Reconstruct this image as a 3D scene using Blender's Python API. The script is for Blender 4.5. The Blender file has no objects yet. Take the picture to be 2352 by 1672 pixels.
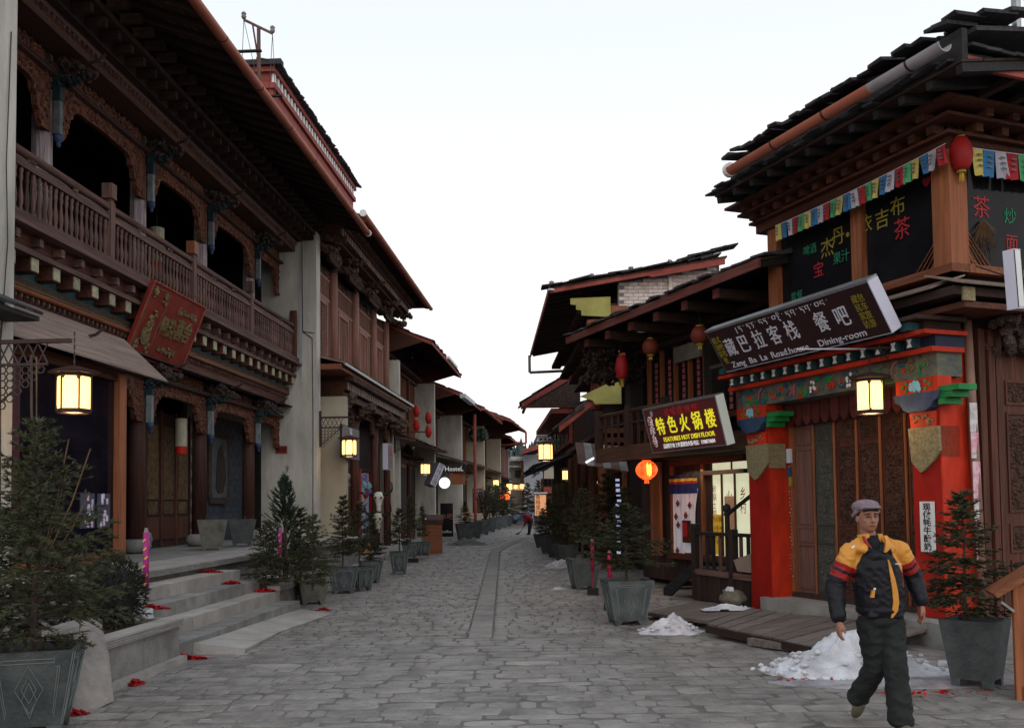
import bpy, math, random
from math import sin, cos, pi, radians, atan2, sqrt
from mathutils import Vector, Matrix, noise as mnoise
random.seed(7)
scn = bpy.context.scene
COL = scn.collection
V = Vector
# ------------------------------------------------------------ camera
F, W, H = 2150.0, 2352.0, 1672.0
PITCH, ROLL, SHIFT = radians(2.7), -0.012, 220.0
CAM = V((0, 0, 1.75))
RM = (Matrix.Rotation(pi/2 + PITCH, 3, 'X') @ Matrix.Rotation(ROLL, 3, 'Z'))
cd = bpy.data.cameras.new('camera'); cam = bpy.data.objects.new('camera', cd); COL.objects.link(cam)
cam.matrix_world = Matrix.Translation(CAM) @ RM.to_4x4()
cd.sensor_width = 36; cd.lens = F/W*36; cd.shift_y = SHIFT/W; cd.clip_start = .1; cd.clip_end = 5000
scn.camera = cam
# ------------------------------------------------------------ world
wd = bpy.data.worlds.new('World'); scn.world = wd; wd.use_nodes = True
nt = wd.node_tree; bg = nt.nodes['Background']
sky = nt.nodes.new('ShaderNodeTexSky'); sky.sky_type = 'NISHITA'; sky.sun_disc = False
SUN_EL, SUN_ROT = radians(7), radians(200)
sky.sun_elevation = SUN_EL; sky.sun_rotation = SUN_ROT; sky.air_density = 1.0; sky.dust_density = 2.5; sky.ozone_density = 1.0
mx = nt.nodes.new('ShaderNodeMix'); mx.data_type = 'RGBA'; mx.inputs[0].default_value = .80
tc = nt.nodes.new('ShaderNodeTexCoord'); sp = nt.nodes.new('ShaderNodeSeparateXYZ'); cr = nt.nodes.new('ShaderNodeValToRGB')
nt.links.new(tc.outputs['Generated'], sp.inputs[0]); nt.links.new(sp.outputs['Z'], cr.inputs[0])
cr.color_ramp.elements[0].position = 0.0; cr.color_ramp.elements[0].color = (15.9, 14.9, 14.1, 1)   # pale dusk overcast
cr.color_ramp.elements[1].position = 0.62; cr.color_ramp.elements[1].color = (9.6, 10.8, 12.0, 1)
nt.links.new(sky.outputs[0], mx.inputs[6]); nt.links.new(cr.outputs[0], mx.inputs[7])
nt.links.new(mx.outputs[2], bg.inputs['Color']); bg.inputs['Strength'].default_value = .10
# ------------------------------------------------------------ sun (weak, veiled)
sl = bpy.data.lights.new('sun', 'SUN'); sl.energy = .5; sl.angle = radians(25); sl.color = (1, .93, .86)
so = bpy.data.objects.new('sun', sl); COL.objects.link(so)
so.rotation_euler = (radians(58), 0, radians(20))
vs = scn.view_settings; vs.view_transform = 'Standard'; vs.look = 'None'; vs.exposure = 0; vs.gamma = 1; vs.use_curve_mapping = False

# ------------------------------------------------------------ pixel -> place
def ray(px, py):
    return (RM @ V(((px-W/2)/F, (H/2+SHIFT-py)/F, -1))).normalized()
def gnd(px, py, z=0.0):
    r = ray(px, py); t = (z-CAM.z)/r.z; return CAM + r*t
def atd(px, py, d):
    r = ray(px, py); return CAM + r*(d/r.y)
class Frame:
    def __init__(s, o, ux, uy):
        s.o = V((o[0], o[1], 0)); s.a = atan2(uy, ux); c, d = cos(s.a), sin(s.a)
        s.x = V((c, d, 0)); s.y = V((-d, c, 0))
    def w(s, x, y, z=0): return s.o + s.x*x + s.y*y + V((0, 0, z))
    def on(s, y, px, py):
        r = ray(px, py); t = ((s.o + s.y*y - CAM).dot(s.y))/r.dot(s.y)
        p = CAM + r*t; q = p - s.o; return q.dot(s.x), p.z
    def loc(s, p): q = p - s.o; return V((q.dot(s.x), q.dot(s.y), p.z))
LF = Frame((-7.22, 0), .06, 1)
RF = Frame((3.83, 15.0), .384, -1)

# ------------------------------------------------------------ materials
MATS = {}
def mat(name, col, rough=.75, var=.3, scale=2.5, bump=.3, bs=25, st=(1, 1, 1), col2=None, rnd=.25, spec=.3, emit=0, ecol=None, dist=.02, vor=0, metal=0):
    if name in MATS: return MATS[name]
    m = bpy.data.materials.new(name); m.use_nodes = True; n = m.node_tree.nodes; l = m.node_tree.links
    b = n['Principled BSDF']; b.inputs['Roughness'].default_value = rough; b.inputs['Specular IOR Level'].default_value = spec
    b.inputs['Metallic'].default_value = metal
    tc = n.new('ShaderNodeTexCoord'); mp = n.new('ShaderNodeMapping'); mp.inputs['Scale'].default_value = st
    oi = n.new('ShaderNodeObjectInfo'); ad = n.new('ShaderNodeVectorMath'); ad.operation = 'ADD'
    ms = n.new('ShaderNodeMath'); ms.operation = 'MULTIPLY'; ms.inputs[1].default_value = 37
    l.new(oi.outputs['Random'], ms.inputs[0]); l.new(tc.outputs['Object'], ad.inputs[0]); l.new(ms.outputs[0], ad.inputs[1])
    l.new(ad.outputs[0], mp.inputs['Vector'])
    n1 = n.new('ShaderNodeTexNoise'); n1.inputs['Scale'].default_value = scale; n1.inputs['Detail'].default_value = 8; n1.inputs['Roughness'].default_value = .65
    l.new(mp.outputs[0], n1.inputs['Vector'])
    c2 = col2 or tuple(c*(1-var*1.3) for c in col); c1 = tuple(min(1, c*(1+var*.5)) for c in col)
    r = n.new('ShaderNodeValToRGB'); r.color_ramp.elements[0].position = .33; r.color_ramp.elements[1].position = .66
    r.color_ramp.elements[0].color = (*c2, 1); r.color_ramp.elements[1].color = (*c1, 1); l.new(n1.outputs[0], r.inputs[0])
    hs = n.new('ShaderNodeHueSaturation'); mr = n.new('ShaderNodeMapRange'); mr.inputs[3].default_value = 1-rnd; mr.inputs[4].default_value = 1+rnd
    l.new(oi.outputs['Random'], mr.inputs[0]); l.new(mr.outputs[0], hs.inputs['Value']); l.new(r.outputs[0], hs.inputs['Color'])
    l.new(hs.outputs[0], b.inputs['Base Color'])
    if bump:
        bt = n.new('ShaderNodeTexVoronoi' if vor else 'ShaderNodeTexNoise'); bt.inputs['Scale'].default_value = bs
        if not vor: bt.inputs['Detail'].default_value = 6
        l.new(mp.outputs[0], bt.inputs['Vector']); bn = n.new('ShaderNodeBump'); bn.inputs['Strength'].default_value = bump; bn.inputs['Distance'].default_value = dist
        l.new(bt.outputs[0], bn.inputs['Height']); l.new(bn.outputs[0], b.inputs['Normal'])
    if emit:
        b.inputs['Emission Color'].default_value = (*(ecol or col), 1); b.inputs['Emission Strength'].default_value = emit
    MATS[name] = m; return m
WX = (.5, 9, 9); WZ = (9, 9, .5); WY = (9, .5, 9)
m_plaster = mat('white_plaster', (.52, .495, .45), .9, .10, 1.5, .3, 60, (1.3, 1.3, .35), col2=(.31, .295, .265), rnd=.03)
m_cream = mat('cream_plaster', (.46, .41, .32), .9, .12, 1.1, .25, 60, rnd=.03)
m_greypl = mat('grey_plaster', (.36, .37, .39), .9, .12, .8, .25, 60, rnd=.03)
m_oldwood = mat('weathered_wood', (.145, .080, .068), .8, .45, 2.2, .5, 18, WX, rnd=.25)
m_oldwoodz = mat('weathered_wood_upright', (.140, .076, .064), .8, .45, 2.2, .5, 18, WZ, rnd=.25)
m_brown = mat('brown_wood', (.090, .030, .017), .65, .45, 2.2, .4, 18, WX, rnd=.25)
m_brownz = mat('brown_wood_upright', (.092, .030, .018), .65, .45, 2.2, .4, 18, WZ, rnd=.25)
m_orange = mat('orange_wood', (.27, .092, .038), .6, .35, 2.0, .4, 18, WZ, rnd=.2)
m_orangex = mat('orange_wood_flat', (.23, .075, .032), .6, .35, 2.0, .4, 18, WX, rnd=.2)
m_dark = mat('dark_wood', (.040, .022, .018), .8, .4, 2.5, .4, 18, WX, rnd=.3)
m_darkz = mat('dark_wood_upright', (.045, .026, .021), .8, .4, 2.5, .4, 18, WZ, rnd=.3)
m_black = mat('black_wood', (.022, .020, .021), .7, .4, 2.5, .4, 18, WX, rnd=.3)
m_pinkwood = mat('pinkish_wood', (.31, .150, .115), .75, .35, 2.0, .4, 18, WZ, rnd=.12)
m_carve = mat('carved_wood', (.150, .055, .033), .7, .45, 9, .9, 38, rnd=.2, dist=.03, vor=1)
m_carvey = mat('carved_wood_grey', (.13, .078, .058), .8, .4, 9, .9, 38, rnd=.2, dist=.03, vor=1)
m_carved = mat('carved_dark', (.055, .035, .033), .7, .45, 9, .9, 38, rnd=.3, dist=.03, vor=1)
m_palewood = mat('pale_peeling_paint', (.42, .38, .41), .8, .2, 3, .5, 14, WZ, col2=(.16, .085, .09), rnd=.05)
m_stone = mat('grey_stone', (.235, .225, .215), .85, .3, 3.2, .5, 45, rnd=.12)
m_slab = mat('pale_stone', (.33, .305, .285), .85, .25, 2.2, .5, 35, rnd=.06, col2=(.24, .22, .205))
m_pave = mat('paving_stone', (.245, .222, .206), .55, .35, 2.6, 1.0, 26, rnd=.13, spec=.45, col2=(.125, .112, .104))
m_joint = mat('packed_dirt', (.172, .155, .143), .95, .4, 3, .6, 30, rnd=0)
m_pot = mat('slate_pot', (.078, .086, .088), .7, .4, 5, .5, 30, rnd=.18, col2=(.045, .053, .057))
m_potw = mat('weathered_pot', (.155, .150, .128), .8, .4, 5, .5, 30, rnd=.1, col2=(.09, .085, .07))
m_potline = mat('pot_chalk_line', (.17, .20, .20), .8, .2, 5, 0)
m_soil = mat('soil', (.06, .042, .030), 1, .5, 12, .8, 50)
m_straw = mat('dry_straw', (.16, .095, .05), .9, .4, 6, 0, rnd=.1)
m_needle = mat('spruce_needles', (.056, .060, .028), .75, .45, 3, 0, rnd=.25, col2=(.026, .030, .015))
m_needle2 = mat('cypress_leaves', (.030, .052, .032), .75, .45, 3, 0, rnd=.15, col2=(.014, .027, .018))
m_bark = mat('bark', (.085, .060, .048), .9, .4, 8, .5, 40, WZ)
m_snow = mat('snow', (.66, .67, .72), .7, .12, 3.2, .5, 90, rnd=.03, col2=(.36, .35, .365), dist=.01)
m_dirtysnow = mat('dirty_snow', (.50, .49, .52), .7, .25, 5, .7, 26, rnd=.03, col2=(.22, .21, .21), dist=.03)
m_tile = mat('dark_roof_shingle', (.052, .050, .056), .85, .4, 3, .5, 20, WX, rnd=.4)
m_gut = mat('copper_red_gutter', (.42, .135, .085), .5, .18, 1.2, .05, 30, rnd=.03)
m_redtrim = mat('faded_red_paint', (.30, .068, .055), .75, .3, 3, .3, 20, rnd=.15)
m_white = mat('white_paint', (.74, .74, .74), .5, .06, 3, .05, 20, rnd=.02)
m_red = mat('red_paint', (.36, .010, .005), .6, .30, 2.2, .25, 20, (1, 1, .4), rnd=.02)
m_redo = mat('vermilion_paint', (.50, .030, .008), .65, .38, 3.0, .25, 20, (1, 1, .4), rnd=.02)
m_lacq = mat('red_lacquer_board', (.19, .020, .015), .5, .3, 3, .2, 20, rnd=.03)
m_gold = mat('tarnished_gold', (.17, .125, .055), .6, .35, 8, .4, 40, rnd=.05)
m_goldp = mat('gold_brocade', (.27, .225, .125), .8, .35, 30, .5, 60, rnd=.05)
m_green = mat('green_paint', (.012, .20, .050), .5, .2, 4, .2, 30, rnd=.05)
m_blue = mat('blue_paint', (.030, .060, .13), .6, .3, 6, .2, 30, rnd=.05)
m_teal = mat('teal_paint', (.030, .085, .10), .6, .4, 6, .3, 30, rnd=.1)
m_flower = mat('flower_blue', (.20, .42, .52), .6, .2, 9, .2, 30)
m_glass = mat('dark_glass', (.012, .012, .015), .10, .3, 2, 0, spec=.14, rnd=0)
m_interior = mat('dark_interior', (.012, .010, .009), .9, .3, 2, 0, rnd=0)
m_iron = mat('dark_iron', (.045, .022, .022), .5, .3, 5, .1, 40, rnd=.05)
m_metal = mat('grey_metal', (.30, .31, .32), .4, .2, 5, .1, 40, rnd=.05, metal=.6)
m_redlan = mat('red_lantern_cloth', (.33, .010, .012), .6, .15, 4, 0, rnd=.1)
m_confetti = mat('firecracker_red_paper', (.42, .010, .012), .8, .35, 30, 0, rnd=.2)
m_magenta = mat('magenta_tube', (.36, .020, .20), .5, .15, 4, 0, rnd=.03)
m_crim = mat('crimson_tube', (.42, .012, .06), .5, .15, 4, 0, rnd=.03)
m_yellow = mat('yellow_mark', (.62, .42, .05), .6, .1, 4, 0, rnd=.03)
m_sign = mat('maroon_sign_face', (.030, .010, .012), .35, .1, 2, 0, rnd=0)
m_sign2 = mat('maroon_lightbox_face', (.11, .022, .026), .3, .1, 2, 0, rnd=0, emit=.06)
m_lilac = mat('pale_sign_side', (.58, .58, .70), .5, .05, 2, 0, rnd=0)
m_letter = mat('white_letter', (.62, .62, .72), .5, .05, 2, 0, rnd=0)
m_letterl = mat('lit_white_letter', (.8, .8, .8), .5, .05, 2, 0, rnd=0, emit=.35)
m_lettery = mat('lit_yellow_letter', (.85, .75, .03), .5, .05, 2, 0, rnd=0, emit=.55)
m_olet = mat('dull_yellow_letter', (.27, .22, .03), .6, .05, 2, 0, rnd=0)
m_glet = mat('green_letter', (.02, .20, .11), .6, .05, 2, 0, rnd=0)
m_rlet = mat('red_letter', (.38, .02, .03), .6, .05, 2, 0, rnd=0)
m_plet = mat('pink_letter', (.36, .10, .11), .6, .05, 2, 0, rnd=0)
m_blet = mat('black_letter', (.02, .02, .03), .6, .05, 2, 0, rnd=0)
m_lamp = mat('lit_lantern_pane', (1, .8, .45), .6, .05, 2, 0, rnd=0, emit=2.1, ecol=(1, .60, .20))
m_lampdim = mat('lit_lantern_small_pane', (1, .7, .3), .6, .05, 2, 0, rnd=0, emit=1.2, ecol=(1, .42, .08))
m_redglow = mat('glowing_red_lantern', (1, .2, .05), .6, .05, 2, 0, rnd=0, emit=1.5, ecol=(1, .085, .012))
m_redglowc = mat('glowing_lantern_core', (1, .5, .1), .6, .05, 2, 0, rnd=0, emit=2.2, ecol=(1, .45, .06))
m_shop = mat('lit_shop_wall', (.8, .8, .6), .6, .5, 2.2, 0, rnd=0, emit=.50, ecol=(.95, 1.0, .68))
m_shopdim = mat('lit_shop_pane', (.6, .6, .4), .5, .3, 1.4, 0, rnd=.1, emit=.26, ecol=(.85, .86, .55))
m_whiteglow = mat('lit_white_sign', (.9, .9, 1), .6, .05, 2, 0, rnd=0, emit=1.6, ecol=(.85, .88, 1))
m_orangeglow = mat('lit_orange_banner', (.8, .4, .2), .6, .1, 2, 0, rnd=0, emit=.35, ecol=(1, .42, .17))
m_ply = mat('yellow_plywood', (.36, .335, .105), .8, .2, 2, .3, 20, rnd=.04)
m_brick = mat('whitewashed_brick', (.76, .72, .71), .9, .2, 5, .5, 30, rnd=.08, col2=(.55, .44, .42))
m_mortar = mat('brick_mortar', (.22, .19, .19), .95, .2, 5, .3, 30)
m_bbrick = mat('blue_grey_brick', (.045, .058, .080), .7, .25, 5, .3, 30, rnd=.15)  # brick tone lowered to imitate the dim recess behind the columns
m_board = mat('grey_deck_board', (.155, .125, .112), .85, .35, 2, .5, 20, WY, rnd=.18)
m_sheet = mat('pale_awning_wood', (.25, .180, .150), .8, .3, 1.6, .5, 14, WX, rnd=.05)
m_hill = mat('hill_forest', (.085, .105, .12), 1, .4, .05, 0, rnd=0, col2=(.055, .075, .085))

# ------------------------------------------------------------ mesh builder
OFF = {}
class M:
    def __init__(s): s.v = []; s.f = []
    def raw(s, vs, fs):
        k = len(s.v); s.v += [tuple(v) for v in vs]; s.f += [tuple(i+k for i in f) for f in fs]; return s
    def box(s, x0, x1, y0, y1, z0, z1):
        return s.raw([(x, y, z) for z in (z0, z1) for x, y in ((x0, y0), (x1, y0), (x1, y1), (x0, y1))],
                     [(0, 3, 2, 1), (4, 5, 6, 7), (0, 1, 5, 4), (1, 2, 6, 5), (2, 3, 7, 6), (3, 0, 4, 7)])
    def bx(s, c, d, mt=None):
        x, y, z = d[0]/2, d[1]/2, d[2]/2; b = M().box(-x, x, -y, y, -z, z)
        vs = [(mt @ V(v) if mt else V(v)) + V(c) for v in b.v]; return s.raw(vs, b.f)
    def cyl(s, p0, p1, r0, r1=None, n=8, cap=True):
        p0, p1 = V(p0), V(p1); r1 = r0 if r1 is None else r1; d = (p1-p0).normalized() if (p1-p0).length > 1e-9 else V((0, 0, 1))
        a = d.orthogonal().normalized(); b = d.cross(a); vs = []
        for p, r in ((p0, r0), (p1, r1)):
            for i in range(n): t = 2*pi*i/n; vs.append(p + a*(r*cos(t)) + b*(r*sin(t)))
        fs = [(i, (i+1) % n, n+(i+1) % n, n+i) for i in range(n)]
        if cap: fs += [tuple(range(n-1, -1, -1)), tuple(range(n, 2*n))]
        return s.raw(vs, fs)
    def tube(s, pts, r, n=6):
        for a, b in zip(pts, pts[1:]): s.cyl(a, b, r, r, n)
        return s
    def lathe(s, prof, n=10, c=(0, 0, 0), sx=1, sy=1):
        vs = []; fs = []; m = len(prof)
        for r, z in prof:
            for i in range(n): t = 2*pi*i/n; vs.append((c[0]+r*cos(t)*sx, c[1]+r*sin(t)*sy, c[2]+z))
        for j in range(m-1):
            for i in range(n): k = (i+1) % n; fs.append((j*n+i, j*n+k, (j+1)*n+k, (j+1)*n+i))
        fs += [tuple(range(n-1, -1, -1)), tuple(range((m-1)*n, m*n))]
        return s.raw(vs, fs)
    def prism(s, poly, y0, y1):          # outline in x,z pushed along y
        n = len(poly); vs = [(x, y0, z) for x, z in poly] + [(x, y1, z) for x, z in poly]
        return s.raw(vs, [tuple(range(n)), tuple(range(2*n-1, n-1, -1))] + [((i+1) % n, i, n+i, n+(i+1) % n) for i in range(n)])
    def prismx(s, poly, x0, x1):         # outline in y,z pushed along x
        n = len(poly); vs = [(x0, y, z) for y, z in poly] + [(x1, y, z) for y, z in poly]
        return s.raw(vs, [tuple(range(n)), tuple(range(2*n-1, n-1, -1))] + [((i+1) % n, i, n+i, n+(i+1) % n) for i in range(n)])
    def slab(s, a, b, c, d, t):          # quad thickened downwards along its normal
        a, b, c, d = map(V, (a, b, c, d)); nn = (b-a).cross(d-a).normalized()*t
        return s.raw([a, b, c, d, a-nn, b-nn, c-nn, d-nn], [(0, 1, 2, 3), (7, 6, 5, 4), (0, 4, 5, 1), (1, 5, 6, 2), (2, 6, 7, 3), (3, 7, 4, 0)])
    def blob(s, c, r, rng, sq=(1, 1, 1), k=.25):
        a = rng.random()*6; vs = []
        for z, rr, n in ((-1, 0, 1), (-.5, .85, 5), (.5, .85, 5), (1, 0, 1)):
            for i in range(n):
                t = a + 2*pi*i/n + (z > 0)*.6; q = 1 + rng.uniform(-k, k)
                vs.append((c[0]+r*sq[0]*rr*cos(t)*q, c[1]+r*sq[1]*rr*sin(t)*q, c[2]+r*sq[2]*z*q))
        fs = [(0, 1+(i+1) % 5, 1+i) for i in range(5)] + [(11, 6+i, 6+(i+1) % 5) for i in range(5)]
        fs += [(1+i, 1+(i+1) % 5, 6+i) for i in range(5)] + [(1+(i+1) % 5, 6+(i+1) % 5, 6+i) for i in range(5)]
        return s.raw(vs, fs)
    def mesh(s, name, mt=None, smooth=False):
        me = bpy.data.meshes.new(name); me.from_pydata([tuple(v) for v in s.v], [], s.f)
        if mt: me.materials.append(mt)
        if smooth: me.polygons.foreach_set('use_smooth', [True]*len(me.polygons))
        me.update(); return me
    def obj(s, name, mt, parent=None, smooth=False, kind=None, loc=(0, 0, 0)):
        o = put(name, s.mesh(name, mt, smooth), parent, loc)
        if kind: o['kind'] = kind
        return o
def put(name, me, parent=None, loc=(0, 0, 0), rot=None, sc=None):
    o = bpy.data.objects.new(name, me); COL.objects.link(o); o.parent = parent
    o.location = V(loc) - OFF.get(parent.name, V()) if parent else V(loc)
    if rot: o.rotation_euler = rot
    if sc: o.scale = sc if hasattr(sc, '__len__') else (sc,)*3
    return o
def tag(o, label, cat, group=None):
    o['label'] = label; o['category'] = cat
    if group: o['group'] = group
    return o
def root(name, label, cat, loc=(0, 0, 0), rotz=0, group=None, rx=0, frame=None, ry=0):
    """frame given: loc is in frame coordinates and the children are built in frame coordinates"""
    o = bpy.data.objects.new(name, None); COL.objects.link(o); o.empty_display_size = .2
    if frame: o.location = frame.w(*loc); o.rotation_euler = (0, 0, frame.a); OFF[o.name] = V(loc)
    else: o.location = loc; o.rotation_euler = (rx, ry, rotz)
    return tag(o, label, cat, group)
def struct(name, m, mt, smooth=False):
    o = m.obj(name, mt, None, smooth); o['kind'] = 'structure'; return o
def copytree(o, loc=None, rotz=None, sc=None, label=None):
    c = o.copy(); COL.objects.link(c)
    if loc is not None: c.location = loc
    if rotz is not None: c.rotation_euler = (0, 0, rotz)
    if sc is not None: c.scale = (sc,)*3
    if label: c['label'] = label
    for ch in list(o.children):
        d = ch.copy(); COL.objects.link(d); d.parent = c
        for g in list(ch.children):
            e = g.copy(); COL.objects.link(e); e.parent = d
    return c
TSC = bpy.data.scenes.new('workbench')
def bake(o):
    TSC.collection.objects.link(o); vl = TSC.view_layers[0]; vl.update(); dg = vl.depsgraph
    me = bpy.data.meshes.new_from_object(o.evaluated_get(dg)); TSC.collection.objects.unlink(o); bpy.data.objects.remove(o); return me
def text(s, mt, parent, x, y, z, size, sx=1.0, rot=None, name='lettering', ex=.004, bold=0, align='CENTER', lean=0, dx=None):
    """flat raised lettering in the x-z plane facing -y, centre at x,z"""
    cu = bpy.data.curves.new('txt', 'FONT'); cu.body = s; cu.size = size; cu.align_x = align; cu.align_y = 'CENTER'; cu.extrude = ex
    cu.offset = bold; cu.shear = lean; cu.resolution_u = 2
    me = bake(bpy.data.objects.new('txt', cu))
    me.materials.clear(); me.materials.append(mt)
    o = put(name, me, parent, (x, y, z)); o.rotation_euler = rot or (pi/2, 0, 0); o.scale = (sx, 1, 1)
    return o
def lumps(mb, n, x0, x1, y0, y1, z0, z1, r, rng, test=None):
    """carved relief: little curled leaves"""
    for _ in range(n):
        x, z = rng.uniform(x0, x1), rng.uniform(z0, z1)
        if test and not test(x, z): continue
        mb.blob((x, rng.uniform(y0, y1), z), r*rng.uniform(.6, 1.3), rng, (rng.uniform(.5, 1.4), .6, rng.uniform(.5, 1.4)))
    return mb
# ============================================================ GROUND AND STREET
g = M(); g.raw([(-400, -60, -.03), (400, -60, -.03), (400, 900, -.03), (-400, 900, -.03)], [(0, 1, 2, 3)])
ground = struct('ground', g, m_joint)
street = struct('street', M().raw([(-6.6, 2, -.008), (9, 2, -.008), (6.5, 12, -.008), (3.6, 17, -.008), (2.6, 30, -.008), (4, 50, -.008), (6, 95, -.008), (-3.0, 95, -.008), (-5.4, 40, -.008), (-6.4, 15, -.008)], [tuple(range(10))]), m_joint)
def stripx(y):
    if y < 34: return -.45 - .2*(y-12.5)/21.5
    if y < 50: return -.65 + 1.6*((y-34)/16)**1.35
    return .95 + (y-50)*.08
def left_edge(y):
    v = -2.78 if y < 15.4 else (-1.75 if y < 27 else -1.5)
    x = -7.22 + .06*y - v
    if y > 47: x = -2.9 + (y-47)*.085
    return x
def right_edge(y):
    if y < 12: return 7.2 - (y-5)*.12
    if y < 17: return 6.3 - (y-12)*.72
    if y < 30: return 2.7 + (30-y)*.01
    return 2.7 + (y-30)*.055
rng = random.Random(3)
stones = []
y = 4.6
while y < 66:
    big = y < 12.6
    rd = rng.uniform(.15, .30) if big else rng.uniform(.15, .24) * (1 if y < 30 else 1.5)
    x = left_edge(y) + rng.uniform(-.3, 0); xe = right_edge(y)
    sx = stripx(y)
    while x < xe:
        w = rng.choice((rng.uniform(.14, .30), rng.uniform(.25, .66))) if big else rng.uniform(.16, .40) * (1 if y < 30 else 1.5)
        if y > 12.4:
            if x < sx-.17 and x+w > sx-.17: w = max(.05, sx-.17-x)
            if sx-.18 <= x+.002 and x < sx+.16: x = sx+.17; continue
        stones.append((x+w/2, y+rd/2+rng.uniform(-.035, .035)*(1 if big else .7), w, rd*rng.uniform(.82, 1.2), big)); x += w
    y += rd
def stone_geo(w, d, gap, top, rng, n=10):
    pts = []
    for i in range(n):
        t = 2*pi*i/n + rng.uniform(-.12, .12); c, s_ = cos(t), sin(t); k = (abs(c)**5 + abs(s_)**5)**(-1/5)
        pts.append((k*c*(w/2-gap)*rng.uniform(.93, 1.03), k*s_*(d/2-gap)*rng.uniform(.93, 1.03)))
    vs = [(x, y_, -.02) for x, y_ in pts] + [(x*.99, y_*.985, top-.0035) for x, y_ in pts] + [(x*.84, y_*.80, top+rng.uniform(-.001, .001)) for x, y_ in pts]
    ro = rng.uniform(-.09, .09)*min(1, d/w); vs = [(a-b*ro, b+a*ro, c) for a, b, c in vs]
    tx, ty = rng.uniform(-.012, .012), rng.uniform(-.015, .015)
    vs = [(a, b, c + (a*tx+b*ty if c > -.01 else 0)) for a, b, c in vs]
    fs = [(i, (i+1) % n, n+(i+1) % n, n+i) for i in range(n)] + [(n+i, n+(i+1) % n, 2*n+(i+1) % n, 2*n+i) for i in range(n)] + [tuple(range(2*n, 3*n))]
    return vs, fs
def scrsize(x, y_, w, d):
    if y_ < 5.6 or abs(x/y_) > .56: return 0
    return w*d/(y_**3)
order = sorted(range(len(stones)), key=lambda i: -scrsize(*stones[i][:4]))
sing = set(order[:285]); rest = M()
for i, (x, y_, w, d, big) in enumerate(stones):
    near = 1 if big else 0
    vs, fs = stone_geo(w, d*rng.uniform(1.0, 1.12), .002 if near else .008, -.004+rng.uniform(-.003, .004)+(0 if near else .010), rng)
    if i in sing:
        M().raw(vs, fs).obj('paving_stone', m_pave, street, loc=(x, y_, 0))
    else: rest.raw([(a+x, b+y_, c) for a, b, c in vs], fs)
rest.obj('paving_stones', m_pave, street, kind='stuff')
m_strip = mat('strip_stone', (.235, .215, .20), .75, .3, 3, .6, 35, rnd=.12, col2=(.16, .148, .14))
y = 12.35                                   # the pale slab strip down the middle
while y < 58:
    ln = rng.uniform(.45, .85); a, b = stripx(y), stripx(y+ln-.015)
    M().raw([(a-.155, y, -.02), (a+.155, y, -.02), (b+.155, y+ln-.015, -.02), (b-.155, y+ln-.015, -.02),
             (a-.15, y, .010), (a+.15, y, .010), (b+.15, y+ln-.015, .010), (b-.15, y+ln-.015, .010)],
            [(4, 5, 6, 7), (0, 1, 5, 4), (1, 2, 6, 5), (2, 3, 7, 6), (3, 0, 4, 7)]).obj('strip_slab', m_strip, street)
    y += ln
# low kerb and pavement on the left beyond the big house
def lf(m):  # frame-space mesh -> world
    m.v = [tuple(LF.w(*v)) for v in m.v]; return m
pav = M().box(18.2, 27.2, -1.5, 2, -.02, .13).box(27.2, 46, -1.15, 2, -.02, .16)
struct('pavement', lf(pav), m_stone)
for i in range(22):
    x0 = 18.3 + i*1.26
    if x0 > 44.6: break
    b = M().box(x0, x0+1.24, (-1.62 if x0 < 27.2 else -1.27), (-1.51 if x0 < 27.2 else -1.16), -.02, .15)
    lf(b).obj('kerb_stone', m_slab, bpy.data.objects['pavement'])
# grit, petals of red firecracker paper lying loose along the steps
def scatter_paper(name, cx, cy, rx, ry, n, z, label, kind_pile=True, h=.02, mt=None, parent=None, size=.017):
    m = M(); r2 = random.Random(int(cx*97+cy*31)+n)
    for _ in range(n):
        a = r2.random()*2*pi; q = r2.random()**.7
        p = V((cx+cos(a)*q*rx, cy+sin(a)*q*ry, z + r2.random()*h*(1-q)+.003)); s_ = size*r2.uniform(.5, 1.6)
        d1 = V((r2.uniform(-1, 1), r2.uniform(-1, 1), r2.uniform(-.5, .5))).normalized()*s_; d2 = d1.cross(V((r2.uniform(-.4, .4), r2.uniform(-.4, .4), 1))).normalized()*s_*.6
        m.raw([p-d1-d2, p+d1-d2, p+d1+d2, p-d1+d2], [(0, 1, 2, 3)])
    o = m.obj(name, mt or m_confetti); o['kind'] = 'stuff'; tag(o, label, 'paper litter'); return o
def pile(px, py, z, rx, ry, n, label, h=.04):
    p = gnd(px, py, z); scatter_paper('firecracker_paper', p.x, p.y, rx, ry, n, z, label, h=h*1.5)

# ============================================================ STONE TERRACE, STEPS, PLANTERS (left)
PZ = .88
t = root('stone_terrace', 'grey stone terrace with carved lip in front of the balcony house', 'terrace', (17, -.2, 0), frame=LF)
M().box(10.5, 27, -1.22, 2.2, -.02, PZ-.10).obj('base', m_stone, t)
x = 10.5
while x < 26.9:
    ln = min(rng.uniform(1.1, 1.7), 27-x); M().box(x, x+ln-.012, -1.33, -.3, PZ-.10, PZ).obj('lip_slab', m_slab, t); x += ln
M().box(10.5, 27, -.29, 2.2, PZ-.10, PZ-.004).obj('paving', m_stone, t)
for k in range(3): M().box(10.5, 27, -1.337, -1.33, PZ-.088+k*.028, PZ-.075+k*.028).obj('lip_moulding', m_stone, t)
t = root('stone_steps', 'four broad worn stone steps up to the terrace, scattered with red paper', 'steps', (13.2, -2.2, 0), frame=LF)
nr = 4; hh = .7/nr
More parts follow.
